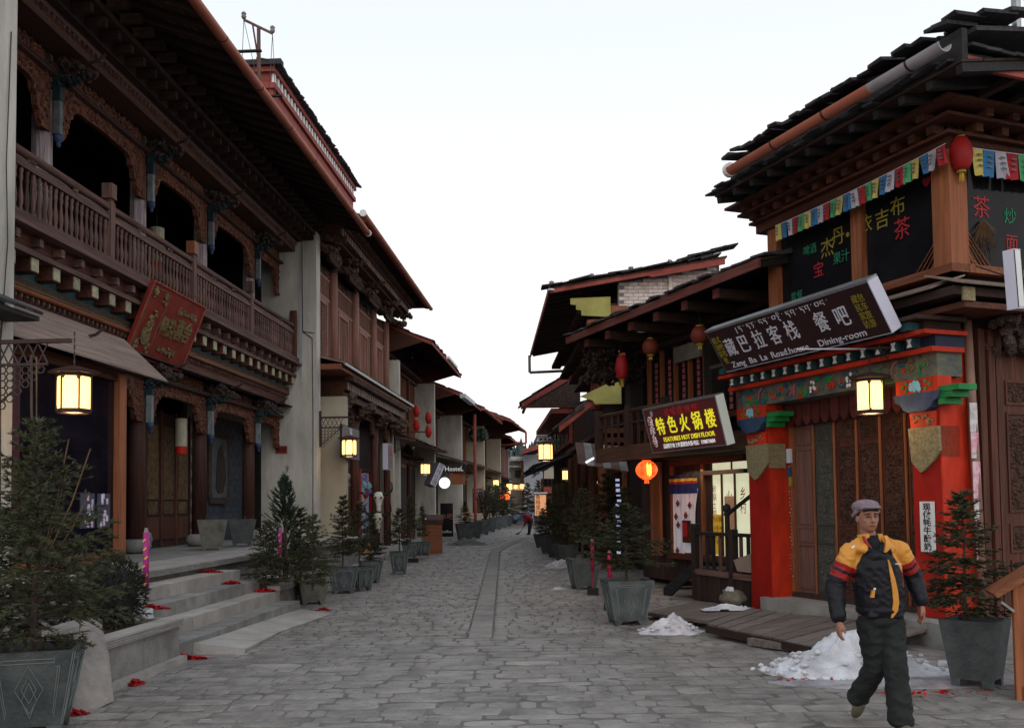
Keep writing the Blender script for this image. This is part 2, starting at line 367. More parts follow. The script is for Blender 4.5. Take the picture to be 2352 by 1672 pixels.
for k in range(nr):
    y0 = -2.68 + k*.34; z1 = hh*(k+1); x = 11.05 + (.0 if k < 2 else -.25)
    while x < 15.95:
        ln = min(rng.uniform(.8, 1.5), 16.0-x)
        if 16.0-x-ln < .3: ln = 16.0-x
        M().box(x, x+ln-.01, y0+rng.uniform(0, .01), -1.225, hh*k+.001, z1+rng.uniform(-.004, .004)).obj('step_slab', m_slab if k % 2 else m_stone, t); x += ln
# rough boulder foot at the corner of the steps and the cement apron
b = M(); rb = random.Random(5)
pts = [gnd(405, 1502), gnd(560, 1500), gnd(640, 1455), gnd(760, 1412), gnd(690, 1404), gnd(470, 1462)]
top = [.15, .05, .03, .02, .04, .13]
b.raw([(p.x, p.y, -.02) for p in pts]+[(p.x*.995, p.y+.02, z) for p, z in zip(pts, top)], [tuple(range(6, 12))]+[(i, (i+1) % 6, 6+(i+1) % 6, 6+i) for i in range(6)])
o = b.obj('cement_apron', m_slab); tag(o, 'rough pale cement apron spreading from the foot of the stone steps', 'apron')

def planter(x0, x1, y0, y1, z, label):
    t = root('stone_planter', label, 'planter', ((x0+x1)/2, (y0+y1)/2, 0), frame=LF)
    xs = x0
    while xs < x1-.02:
        ln = min(.95, x1-xs); M().box(xs, xs+ln-.008, y0+.03, y0+.14, -.02, z-.09).obj('panel', m_stone, t); xs += ln
    M().box(x0, x1, y0-.02, y0+.20, z-.09, z).obj('coping', m_slab, t)
    for k in range(3): M().box(x0+.03, x1-.03, y0-.026, y0-.02, z-.078+k*.024, z-.068+k*.024).obj('coping_moulding', m_stone, t)
    M().box(x1-.13, x1-.002, y0+.20, y1, -.02, z).obj('side_wall', m_stone, t)
    M().box(x0, x1-.14, y0+.15, y1, -.02, z-.05).obj('soil', m_soil, t)
    M().box(x0, x1, y0-.06, y0+.025, -.02, .07).obj('foot', m_slab, t)
    return t
pl1 = planter(6.3, 11.0, -2.76, -1.35, .50, 'stone planter box with dry earth left of the steps, nearest the viewer')
pl2 = planter(16.04, 18.7, -2.30, -1.35, .42, 'smaller stone planter box right of the steps under the dark cypress')
def ground_cover(x0, x1, y0, y1, z, n, seed, parent, mt=None, r=.12):
    m = M(); r2 = random.Random(seed)
    for _ in range(n):
        x, y_ = r2.uniform(x0, x1), r2.uniform(y0, y1); a = r2.random()*6.28; l_ = r*r2.uniform(.4, 1.2)
        d = V((cos(a), sin(a), r2.uniform(.0, 1.1)))*l_; s_ = V((-sin(a), cos(a), 0))*.004; p = V((x, y_, z))
        m.raw([p-s_, p+s_, p+d], [(0, 1, 2)])
    o = m.obj('dry_grass', mt or m_straw, parent, kind='stuff'); return o
ground_cover(6.4, 10.8, -2.55, -1.4, .45, 1800, 4, pl1)
ground_cover(16.1, 18.5, -2.1, -1.4, .37, 500, 5, pl2)
# leaning rough stone slab
P0 = gnd(100, 1560); P1 = gnd(270, 1590)
pa, pb = atd(105, 1470, 8.0), atd(232, 1420, 9.2)
m = M(); prof = [(118, 1455, 8.2), (230, 1421, 9.0), (250, 1500, 8.9), (262, 1580, 8.6), (168, 1612, 7.9), (100, 1600, 7.75)]
fr = [atd(*p) for p in prof]; fr[3].z = max(fr[3].z, .01); fr[4].z = -.01; fr[5].z = -.01; fr[3].z = .01
off = V((-.16, .16, .02))
m.raw(fr+[p+off for p in fr], [tuple(range(6)), tuple(range(11, 5, -1))]+[((i+1) % 6, i, 6+i, 6+(i+1) % 6) for i in range(6)])
o = m.obj('stone_slab', mat('rough_pink_stone', (.30, .265, .245), .9, .25, 4, .8, 22, rnd=0)); tag(o, 'rough pinkish stone slab leaning on the planter beside the big slate pot', 'stone')

def pile_lf(u, v, z, rx, ry, n, label, h=.05): p = LF.w(u, v); scatter_paper('firecracker_paper', p.x, p.y, rx, ry, n, z, label, h=h)
# ============================================================ HOUSE 1: carved balcony house (left)
def on(y, px, py): return LF.on(y, px, py)
h1 = root('balcony_house', 'large dark carved timber house with long balustraded balcony and white end walls', 'house', (19.5, .8, 0), frame=LF)
rh = random.Random(11)
# end walls
M().box(11.6, 12.15, 0, 3.4, -.02, 9.9).obj('end_wall', m_plaster, h1)
M().box(26.9, 27.32, 0, 3.4, -.02, 9.72).obj('end_wall', m_plaster, h1)
M().box(26.885, 26.9, .42, .50, 5.2, 9.7).obj('wall_pilaster_edge', m_greypl, h1)
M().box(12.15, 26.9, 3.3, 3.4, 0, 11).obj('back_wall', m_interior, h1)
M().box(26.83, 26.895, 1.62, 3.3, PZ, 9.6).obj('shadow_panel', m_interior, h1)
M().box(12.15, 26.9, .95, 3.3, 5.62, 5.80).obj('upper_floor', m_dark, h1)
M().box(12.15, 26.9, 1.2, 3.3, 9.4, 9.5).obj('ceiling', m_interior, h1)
gcol = [14.9, 18.3, 21.45, 24.75]
CY = 1.25
for i, cx in enumerate(gcol):
    M().cyl((cx, CY, PZ+.1), (cx, CY, 4.9), .17, .15, 14).obj('column', mat('shaded_red_column', (.060, .024, .018), .65, .4, 2.2, .4, 18, WZ, rnd=.2), h1, smooth=True)  # column red darkened to stand in for the dim ground-floor interior
    M().lathe([(.14, 0), (.26, .03), (.30, .14), (.26, .24), (.19, .28)], 14, (cx, CY, PZ-.004)).obj('column_base', m_stone, h1, smooth=True)
    M().cyl((cx, CY, 5.8), (cx, CY, 9.2), .17, .155, 8).obj('upper_column', m_palewood, h1)
# ground floor back: carved doors, blue brick wall with plaque
DX0, DX1 = 19.3, 22.5
for k in range(4):
    x = DX0 + k*.80; d = M().box(x, x+.78, 1.92, 1.98, PZ, 3.9).obj('door_leaf', m_darkz, h1)
    M().box(x+.12, x+.66, 1.90, 1.92, 1.95, 3.6).obj('carved_panel', mat('gilt_carved_panel', (.12, .07, .03), .7, .5, 8, .8, 30, rnd=.1, vor=1), d)
    M().box(x+.10, x+.68, 1.895, 1.92, 1.05, 1.55).obj('lower_panel', m_brownz, d)
    M().box(x+.16, x+.62, 1.90, 1.92, 1.62, 1.9).obj('middle_panel', mat('gilt_carved_panel', (0, 0, 0)), d)
    for q in (x+.015, x+.765): M().box(q-.02, q+.02, 1.88, 1.92, PZ, 3.95).obj('door_stile', m_brownz, h1)
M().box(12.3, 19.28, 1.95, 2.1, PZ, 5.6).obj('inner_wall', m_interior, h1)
bw = M().box(22.55, 26.82, 2.0, 2.1, PZ, 5.6).obj('brick_wall', m_mortar, h1)
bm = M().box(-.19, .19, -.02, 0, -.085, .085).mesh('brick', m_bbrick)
n = 0
for r in range(18):
    for c in range(10):
        x = 22.85 + c*.40 + (.2 if r % 2 else 0)
        if 23.65 < x < 25.15 and 1.9 < PZ+.1+r*.18 < 3.6: continue
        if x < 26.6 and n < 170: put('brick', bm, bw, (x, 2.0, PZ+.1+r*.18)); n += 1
pq = M().prism([(23.70, 2.05), (23.85, 1.85), (24.95, 1.85), (25.1, 2.05), (25.1, 3.5), (24.95, 3.7), (23.85, 3.7), (23.70, 3.5)], 1.90, 1.98).obj('wall_plaque', m_carved, h1)
M().prism([(23.85, 2.15), (23.95, 2.0), (24.85, 2.0), (24.95, 2.15), (24.95, 3.4), (24.85, 3.55), (23.95, 3.55), (23.85, 3.4)], 1.89, 1.90).obj('plaque_panel', m_pot, pq)
M().prism([(24.10, 2.25), (24.30, 2.12), (24.60, 2.15), (24.80, 2.5), (24.70, 3.0), (24.50, 3.4), (24.25, 3.2), (24.15, 2.7)], 1.87, 1.89).obj('plaque_relief', m_carved, pq)
# ---- tiers under the balcony
M().box(12.15, 26.9, .50, .72, 5.86, 6.02).obj('rail_beam', m_oldwood, h1)
M().box(12.15, 26.95, .42, .98, 5.80, 5.86).obj('rail_shelf', m_oldwood, h1)
M().box(12.15, 26.9, .66, 1.5, 5.56, 5.80).obj('floor_beam', m_brown, h1)
sb = M().box(-.05, .05, -.14, 0, -.06, .06).mesh('small_bracket', m_oldwood)
for i in range(25): put('small_bracket', sb, h1, (12.5+i*.59, .66, 5.68))
# wavy plank
pts = [12.15+i*.37 for i in range(41)]
m = M().box(12.15, 26.9, .58, .95, 5.47, 5.55).obj('wavy_plank', m_oldwood, h1)
M().box(12.15, 26.9, .90, 1.5, 5.17, 5.47).obj('painted_band', m_teal, h1)
db = M().box(-.115, .115, -.30, 0, -.11, .11).mesh('dentil_block', m_brown)
dp = M().box(-.095, .095, -.012, 0, -.095, .095).mesh('painted_face', mat('painted_block_face', (.30, .27, .17), .7, .5, 14, .4, 40, rnd=.2, col2=(.14, .15, .12)))
for i in range(25):
    o = put('dentil_block', db, h1, (12.5+i*.59, .93, 5.36)); put('painted_face', dp, o, (0, -.30, 0))
M().box(12.15, 26.9, .80, 1.4, 5.06, 5.17).obj('brick_pattern_moulding', mat('dull_yellow_moulding', (.24, .17, .10), .7, .3, 4, .3, 40), h1)
q = M()
for k in range(3):
    for i in range(150):
        x = 12.2+i*.0975+(k % 2)*.05
        if x < 26.8: q.box(x, x+.082, .792, .80, 5.075+k*.033, 5.098+k*.033)
q.obj('moulding_relief', m_dark, h1, kind='stuff')
M().cyl((12.15, .84, 5.01), (26.9, .84, 5.01), .05, .05, 8).obj('red_roll_moulding', m_orangex, h1, smooth=True)
q = M().prism([(-.035, 0), (.035, 0), (0, -.085)], -.05, 0).mesh('pointed_dentil', m_oldwood)
for i in range(98): put('pointed_dentil', q, h1, (12.25+i*.149, .90, 4.96))
M().box(12.15, 26.9, .92, 1.4, 4.62, 4.97).obj('soffit_board', m_brown, h1)
# ---- carved arcade, used on both floors
def bay_board(x0, x1, zt, zb, zmid, y, nm, mt, parent, n=60):
    """scalloped carved board of one bay: deep at both posts, high in the middle"""
    w = x1-x0
    shape = [(0, 0), (.085, .0), (.11, .14), (.115, .34), (.140, .40), (.150, .64), (.175, .70), (.190, .90), (.24, .96), (.5, 1)]
    low = [(x0+w*a, zb+(zmid-zb)*b) for a, b in shape]; low += [(x1-w*a, zb+(zmid-zb)*b) for a, b in shape[-2::-1]]
    poly = low+[(x1, zt), (x0, zt)]
    o = M().prism(poly, y, y+.10).obj(nm, mt, parent)
    def inside(x, z):
        a = min((x-x0)/w, (x1-x)/w)
        for (a0, b0), (a1, b1) in zip(shape, shape[1:]):
            if a0 <= a <= a1:
                b = b0+(b1-b0)*(a-a0)/(a1-a0); return z > zb+(zmid-zb)*b+.03
        return False
    r = lumps(M(), n, x0+.04, x1-.04, y-.015, y, zb, zt-.02, .040, rh, inside)
    if r.v: r.obj('carved_relief', mt, o, kind='stuff')
    return o
edges = [12.15]+gcol+[26.9]
for fl, zt, zb, zm, cols in ((0, 4.30, 3.45, 4.07, gcol), (1, 8.78, 7.85, 8.55, gcol)):
    for a, b in zip(edges, edges[1:]):
        bay_board(a+.06, b-.06, zt, zb, zm, CY-.17, 'carved_arch_board', m_carve, h1, 330)
    M().box(12.15, 26.9, CY-.28, CY+.1, zt+.003, zt+.07).obj('striped_beam', m_oldwood, h1)
    for k in range(2): M().box(12.15, 26.9, CY-.29, CY-.281, zt+.015+k*.028, zt+.03+k*.028).obj('beam_moulding', m_dark, h1)
    M().box(12.15, 26.9, CY-.15, CY+.1, zt+.072, zt+.34).obj('frieze_backing', m_dark, h1)
    for a, b in zip(edges, edges[1:]):
        q = lumps(M(), 210, a+.35, b-.35, CY-.20, CY-.16, zt+.10, zt+.32, .042, rh)
        q.box(a+.25, b-.25, CY-.17, CY-.151, zt+.09, zt+.33).obj('carved_frieze', m_carve, h1)
    for cx in cols:
        # pendant with blue lotus drop
        M().box(cx-.05, cx+.05, CY-.32, CY-.21, zb-.02, zb+.52).obj('pendant_post', mat('faded_blue_grey_post', (.15, .165, .18), .7, .4, 5, .3, 30), h1); M().box(cx-.06, cx+.06, CY-.33, CY-.20, zb+.522, zt+.03).obj('pendant_block', mat('dark_teal_block', (.014, .028, .034), .7, .4, 5, .3, 30), h1)
        M().lathe([(.02, -.22), (.04, -.18), (.03, -.14), (.065, -.11), (.075, -.05), (.05, 0)], 8, (cx, CY-.275, zb-.02)).obj('lotus_drop', m_blue, h1, smooth=True)
        # projecting carved beast-head bracket
        q = M(); 
        for j in range(46):
            f = j/45; q.blob((cx+rh.uniform(-.09, .09)*(1.2-f*.6), CY-.15-f*.75, zt+.10+rh.uniform(-.12, .12)*(1-f*.5)+.10*sin(f*5)), .075*(1-f*.35), rh)
        q.tube([(cx, CY-.75, zt+.2), (cx-.02, CY-.95, zt+.24), (cx, CY-1.05, zt+.34)], .025)
        q.obj('beast_bracket', m_carved, h1)
        q = M()
        for j in range(30):
            f = j/29; q.blob((cx+rh.uniform(-.07, .07), CY-.15-f*.5, zt-.12+rh.uniform(-.06, .06)+.08*f), .06, rh)
        q.obj('lower_bracket', mat('dark_teal_block', (0,0,0)), h1)
# the brackets of both floors carry a second row of beams
M().box(12.15, 26.9, .70, 1.2, 4.62, 4.64).obj('bracket_plate', m_dark, h1)
# ---- upper cornice to the eaves
m_soff0 = mat('dark_brown_board', (.085, .042, .030), .85, .4, 1.4, .4, 20, WX, rnd=.2)  # plain brown, darker than the moulding above it
M().box(12.15, 26.9, .62, 1.3, 9.14, 9.34).obj('cornice_board', m_soff0, h1)
M().box(12.15, 26.9, .56, 1.2, 9.34, 9.42).obj('cornice_moulding', m_oldwood, h1)
q = bpy.data.meshes['pointed_dentil']
for i in range(98): put('pointed_dentil', q, h1, (12.25+i*.149, .62, 9.34))
M().box(12.15, 26.9, .40, 1.3, 9.42, 9.62).obj('cornice_backing', m_dark, h1)
cb = M().box(-.05, .05, -.34, 0, -.07, .07).mesh('cornice_block', m_dark)
for i in range(33): put('cornice_block', cb, h1, (12.4+i*.45, .40, 9.52))
M().box(12.15, 26.9, .02, .9, 9.62, 9.72).obj('cornice_plate', m_dark, h1)
for i in range(33): put('cornice_block', cb, h1, (12.4+i*.45, .04, 9.80))
# roof: soffit boards, rafters, tiles, gutter
EV, EZ = -1.30, 9.78; SL = .34
def soffit(parent, x0, x1, yv, ez, sl, yin, mb, mr, step=.42, nb=9, rw=.045):
    bw_ = (yin-yv)/nb
    for k in range(nb):
        a, b = yv+k*bw_, yv+(k+1)*bw_-.012
        z0, z1 = ez+(a-yv)*sl+.10, ez+(b-yv)*sl+.10
        M().raw([(x0, a, z0), (x1, a, z0), (x1, b, z1), (x0, b, z1), (x0, a, z0+.03), (x1, a, z0+.03), (x1, b, z1+.03), (x0, b, z1+.03)],
                [(0, 3, 2, 1), (4, 5, 6, 7), (0, 1, 5, 4), (1, 2, 6, 5), (2, 3, 7, 6), (3, 0, 4, 7)]).obj('soffit_board', mb, parent)
    a = atan2(sl, 1); L = (yin-yv)/cos(a)
    rm = M().box(-rw, rw, 0, L, -.05, .05).mesh('rafter', mr)
    n = int((x1-x0)/step)
    for i in range(n+1): put('rafter', rm, parent, (x0+.06+i*(x1-x0-.12)/n, yv+.03, ez+.05), (a, 0, 0))
m_soff = mat('stained_soffit_board', (.070, .045, .037), .85, .5, 1.4, .4, 20, WX, rnd=.35)
soffit(h1, 12.15, 27.6, EV, EZ, SL, 1.4, m_soff, m_dark, .55, 8)
M().box(12.15, 27.6, EV-.03, EV+.01, EZ, EZ+.16).obj('fascia_board', m_redtrim, h1)
def roof_tiles(parent, x0, x1, yv, ez, sl, depth, ncol, nrow, seed, mt=None, th=.022, jit=1.0, nm='roof_shingle', over=.1, back=None):
    """overlapping rough shingles, each its own part"""
    r2 = random.Random(seed); w = (x1-x0)/ncol; d = depth/nrow; a = atan2(sl, 1)
    ms = []
    for k in range(3):
        q = w*.5*1.06; L = d*1.45/cos(a)
        ms.append(M().raw([(-q, 0, -th/2), (q*(.9+.1*k), r2.uniform(-.02, .03), -th/2), (q, L, -th/2), (-q*.96, L, -th/2), (-q, 0, th/2), (q*(.9+.1*k), r2.uniform(-.02, .03), th/2), (q, L, th/2), (-q*.96, L, th/2)],
                          [(0, 3, 2, 1), (4, 5, 6, 7), (0, 1, 5, 4), (1, 2, 6, 5), (2, 3, 7, 6), (3, 0, 4, 7)]).mesh(nm, mt or m_tile))
    for j in range(nrow):
        for i in range(ncol):
            yy = yv - over + j*d + r2.uniform(-.03, .03)*jit
            put(nm, ms[r2.randrange(3)], parent, (x0+(i+.5)*w+r2.uniform(-.02, .02)*jit, yy, ez+(yy-yv)*sl+.165+r2.uniform(0, .025)*jit),
                (a+r2.uniform(-.07, .0)*jit, r2.uniform(-.05, .05)*jit, r2.uniform(-.05, .05)*jit))
roof_tiles(h1, 12.15, 27.55, EV+.02, EZ, SL, .9, 50, 2, 21, over=.04)
M().slab((12.15, EV+.8, EZ+.16+.8*SL), (27.5, EV+.8, EZ+.16+.8*SL), (27.5, 5, EZ+.16+(5-EV)*SL), (12.15, 5, EZ+.16+(5-EV)*SL), .04).obj('roof', m_tile, h1)
M().slab((12.15, 1.2, 10.75), (27.0, 1.2, 10.75), (27.0, 8, 8.5), (12.15, 8, 8.5), .04).obj('rear_roof', m_tile, h1)
# odd loose boards sticking out of the tiles
for x_, l_ in ((17.0, .55), (18.9, .22)):
    M().bx((x_, EV-.05, EZ+.36), (.07, l_*1.2, .03)).obj('loose_board', m_black, h1)
def gutter(parent, x0, x1, y, z, r=.085, mt=None, n=10, cap0=False, cap1=True, seg=2.0):
    g_ = M()
    prof = [(cos(t)*r, sin(t)*r) for t in [pi+i*pi/n for i in range(n+1)]] + [(cos(t)*r*.86, sin(t)*r*.86) for t in [2*pi-i*pi/n for i in range(n+1)]]
    g_.prismx([(y+a, z+b) for a, b in prof], x0, x1); o = g_.obj('gutter', mt or m_gut, parent, smooth=False)
    x = x0+seg
    while x < x1-.2:
        M().prismx([(y+cos(t)*r*1.05, z+sin(t)*r*1.05) for t in [pi+i*pi/8 for i in range(9)]], x, x+.03).obj('gutter_clip', m_iron, o); x += seg
    for fl, xx in ((cap0, x0-.06), (cap1, x1)):
        if fl: M().cyl((xx, y, z-.01), (xx+.07, y, z-.01), r*1.12, r*1.12, 12).obj('end_cap', m_white, o)
    return o
gutter(h1, 12.0, 27.45, EV-.10, EZ+.03, .088, cap1=True, seg=1.9)
# ---- balustrade
posts = [12.35, 15.85, 19.4, 22.95, 26.6]
bl = M().lathe([(.030, 0), (.034, .05), (.022, .08), (.036, .16), (.038, .24), (.022, .36), (.018, .44), (.030, .50), (.030, .53), (.022, .56), (.034, .60), (.03, .66)], 6).mesh('baluster', m_oldwoodz, True)
RY = .60
for i, xp in enumerate(posts):
    if i < 4: 
        M().box(xp-.075, xp+.075, RY-.075, RY+.075, 5.86, 7.0).obj('rail_post', m_oldwoodz, h1)
        M().box(xp-.09, xp+.09, RY-.09, RY+.09, 7.06, 7.32).obj('post_finial', m_oldwoodz if i != 2 else m_orange, h1)
        M().box(xp-.06, xp+.06, RY-.06, RY+.06, 7.0, 7.06).obj('post_neck', m_brownz, h1)
    else:
        M().prism([(xp-.05, 5.86), (xp+.12, 5.86), (xp+.12, 7.25), (xp+.08, 7.36), (xp, 7.36), (xp-.05, 7.25)], RY-.09, RY+.09).obj('rail_post', m_brownz, h1)
for a, b in zip(posts, posts[1:]):
    n = 22
    for i in range(n): put('baluster', bl, h1, (a+.14+i*(b-a-.28)/(n-1), RY, 6.02))
    M().box(a+.076, b-.076, RY-.05, RY+.05, 6.68, 6.745).obj('upper_rail', m_oldwood, h1)
    # wavy cut-out boards between the rails
    poly = [(a+.08, 6.746), (b-.08, 6.746)]
    nseg = 24; L = b-a-.16
    poly += [(b-.08-L*k/nseg, 6.785+.045*abs(sin(k/nseg*pi*3))**.5) for k in range(nseg+1)]
    M().prism(poly, RY-.025, RY+.025).obj('fretwork', m_oldwood, h1)
    for c in (.33, .67):
        q = lumps(M(), 10, a+(b-a)*c-.13, a+(b-a)*c+.13, RY-.03, RY, 6.82, 6.87, .03, rh); q.obj('fretwork_leaf', m_oldwood, h1)
M().cyl((12.15, RY-.01, 6.91), (26.7, RY-.01, 6.91), .062, .062, 8).obj('handrail', m_oldwood, h1, smooth=True)
# ---- side boards of the first pillar, awning bay with glass and orange post
M().box(12.151, 12.22, .30, .38, PZ, 4.3).obj('edge_post', m_orange, h1)
ky = .35
M().box(12.22, 15.62, ky+.02, ky+.05, PZ+.15, 3.9).obj('glazed_screen', mat('screen_glass', (.012, .010, .016), .04, .3, 2, 0, spec=.30, rnd=0), h1)
M().box(12.23, 12.9, ky+.0, ky+.018, PZ+.15, 3.9).obj('maroon_panel', mat('maroon_curtain', (.07, .012, .02), .6, .3, 3, .1, 30), h1)
M().box(15.62, 15.86, ky-.08, ky+.14, PZ, 4.0).obj('bay_post', m_orange, h1)
M().box(12.2, 15.62, ky-.05, ky+.1, 3.88, 4.05).obj('bay_lintel', m_brown, h1)
M().box(12.2, 15.62, ky-.02, ky+.08, PZ, PZ+.16).obj('bay_sill', m_orangex, h1)
aw = root('wooden_awning', 'pale plank awning sloping over the glazed bay of the balcony house', 'awning', (14.5, .2, 4.1), frame=LF)
for k in range(4):
    y0, y1 = .02+k*.155, .02+(k+1)*.155-.008; z0, z1 = 4.03+k*.175, 4.03+(k+1)*.175-.008
    M().raw([(12.16, y0, z0), (16.9-k*.1, y0, z0), (16.8-k*.1, y1, z1), (12.16, y1, z1), (12.16, y0, z0+.03), (16.9-k*.1, y0, z0+.03), (16.8-k*.1, y1, z1+.03), (12.16, y1, z1+.03)],
            [(0, 3, 2, 1), (4, 5, 6, 7), (0, 1, 5, 4), (1, 2, 6, 5), (2, 3, 7, 6), (3, 0, 4, 7)]).obj('awning_board', m_sheet, aw)
dc = root('shop_reflection', 'pair of small bluish glowing panels imitating the opposite shops mirrored in the glazed bay', 'reflection', (14.9, .36, 1.2), frame=LF)  # opposite shops mirrored in the glass, imitated by glowing panels and specks
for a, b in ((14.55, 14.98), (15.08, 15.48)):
    c_ = M().box(a, b, ky+.005, ky+.018, 1.45, 2.0).obj('case', mat('reflection_blue', (.03, .035, .05), .4, .6, 9, 0, rnd=.1, emit=.03, ecol=(.5, .55, .9), col2=(.02, .02, .03)), dc)
    for k in range(12): M().bx((rh.uniform(a+.08, b-.08), ky-.003, rh.uniform(1.5, 1.96)), (.05, .01, .09)).obj('reflection_spot', mat('reflection_speck', (.5, .5, .6), .4, .6, 9, 0, rnd=.5, emit=.12, ecol=(.7, .75, 1), col2=(.35, .1, .08)), c_)
# small items on this house
o = M().box(26.888, 26.899, .86, 1.20, 3.28, 3.50).obj('door_plate', m_lacq, None); 
t = root('house_number_plate', 'small red plate on the white end wall of the balcony house', 'plate', (26.9, 1.0, 3.4), frame=LF)
o.parent = t; o.location = -V((26.9, 1.0, 3.4)); text('古城', m_blet, t, 26.88, 1.03, 3.39, .15, rot=(pi/2, 0, -pi/2), ex=.002)
def hang_lantern_cyl(x, y_, z, h, r, label, frame=LF):
    t = root('cylinder_lantern', label, 'lantern', (x, y_, z), frame=frame, group='pale cylinder lanterns inside the balcony house')
    M().cyl((x, y_, z-h), (x, y_, z-h*.22), r, r, 14).obj('red_band', m_red, t) if 0 else None
    M().cyl((x, y_, z-h*.78), (x, y_, z), r, r, 14).obj('shade', mat('dusty_cream_cloth', (.36, .33, .25), .8, .2, 5, 0), t)
    M().cyl((x, y_, z-h), (x, y_, z-h*.78), r*1.01, r*1.01, 14).obj('red_band', m_red, t)
    M().cyl((x, y_, z), (x, y_, z+.5), .006, .006, 5).obj('cord', m_iron, t)
hang_lantern_cyl(20.6, 1.9, 8.0, 1.0, .16, 'cream cylinder lantern with red band hanging over the balcony')
hang_lantern_cyl(20.9, 1.45, 3.75, .80, .13, 'cream cylinder lantern with red band hanging before the dark doorway')
# red carved signboard hanging tilted from the balcony
sx, sz = 18.2, 5.93
q0 = LF.w(sx, .30, sz)
t = root('red_signboard', 'red lacquered signboard with raised gold characters hanging tilted below the balcony', 'sign', q0, LF.a)
t.rotation_euler = (radians(22), 0, LF.a)
M().box(-1.22, 1.22, 0, .07, -1.45, 0).obj('board', m_lacq, t)
for x0_, x1_, z0_, z1_ in ((-1.22, 1.22, -1.45, -1.42), (-1.22, 1.22, -.03, 0), (-1.22, -1.19, -1.42, -.03), (1.19, 1.22, -1.42, -.03)): M().box(x0_, x1_, -.02, 0, z0_, z1_).obj('frame', m_redtrim, t)
for z0_, z1_, tt in ((-.22, -.10, 1), (-1.36, -1.24, 0)):
    q = M().box(-1.08, -.50, -.012, 0, -.115 if tt else -1.36, -.10 if tt else -1.345)
    lumps(q, 10, -1.07, -.97, -.02, 0, -.34 if tt else -1.34, -.12 if tt else -1.08, .04, rh); lumps(q, 10, -.62, -.51, -.02, 0, -.34 if tt else -1.34, -.12 if tt else -1.08, .04, rh)
    q.obj('corner_ornament', m_gold, t)
q = M().box(-.44, -.425, -.008, 0, -1.38, -.08).box(-1.13, -1.12, -.008, 0, -1.38, -.08); q.obj('panel_line', m_gold, t)
q = lumps(M(), 26, -.87, -.72, -.03, 0, -.95, -.5, .045, rh); q.cyl((-.79, -.03, -1.0), (-.79, 0, -1.0), .13, .13, 12); q.obj('emblem', m_gold, t)
q = M().lathe([(.17, -.006), (.19, 0), (.17, .006)], 20); q.v = [(x-.79, y_*.1-.012, z*2-1.0+y_) for x, y_, z in q.v]; q.obj('emblem_ring', m_gold, t)
text('阿热', m_gold, t, -.06, -.004, -.74, .40, .78, ex=.018, bold=.008); text('喜舍', m_gold, t, .62, -.004, -.70, .46, .80, ex=.018, bold=.008)
q = lumps(M().box(.12, .95, -.015, 0, -.36, -.30), 30, .1, .98, -.02, 0, -.40, -.26, .028, rh); q.obj('small_script', m_gold, t)
q = lumps(M().box(-.15, .62, -.015, 0, -1.20, -1.14), 30, -.15, .64, -.02, 0, -1.23, -1.10, .028, rh); q.obj('small_script', m_gold, t)
for x_ in (-.7, .9): M().tube([(x_, .02, 0), (x_+.02, .18, .12)], .008).obj('hanging_wire', m_iron, t)

# dark tile hood on the first wall and cables on the plaster
t = root('tile_hood', 'small dark grey tiled hood on the first white wall above the lantern bracket', 'hood', (11.7, -.2, 4.4), frame=LF)
for k in range(5): M().slab((11.0+k*.2, -.50, 4.28), (11.19+k*.2, -.50, 4.28), (11.19+k*.2, .02, 4.52), (11.0+k*.2, .02, 4.52), .04).obj('hood_tile', m_tile, t)
M().box(11.0, 12.0, -.44, .02, 4.17, 4.23).obj('hood_board', m_black, t)
t = root('wall_cable', 'thin dark cable clipped down the edge of the tall white end wall', 'cable', (26.89, .1, 4), frame=LF)
M().tube([(26.885, .42, 9.4), (26.885, .40, 6.8), (26.885, .12, 6.6), (26.885, .10, 4.4), (26.885, .11, 1.0)], .012, 5).obj('cable', m_iron, t)
M().tube([(26.885, .40, 6.8), (26.885, .06, 6.75)], .010, 5).obj('branch_cable', m_iron, t)
t = root('wall_cable', 'loose thin wire hanging down the nearest white wall at the left edge', 'cable', (11.6, -.01, 5), frame=LF)
M().tube([(12.0, -.012, 8.0), (11.9, -.03, 6.2), (11.97, -.02, 5.2), (11.85, -.02, 3.9), (11.9, -.02, 1.2)], .008, 5).obj('cable', m_iron, t)
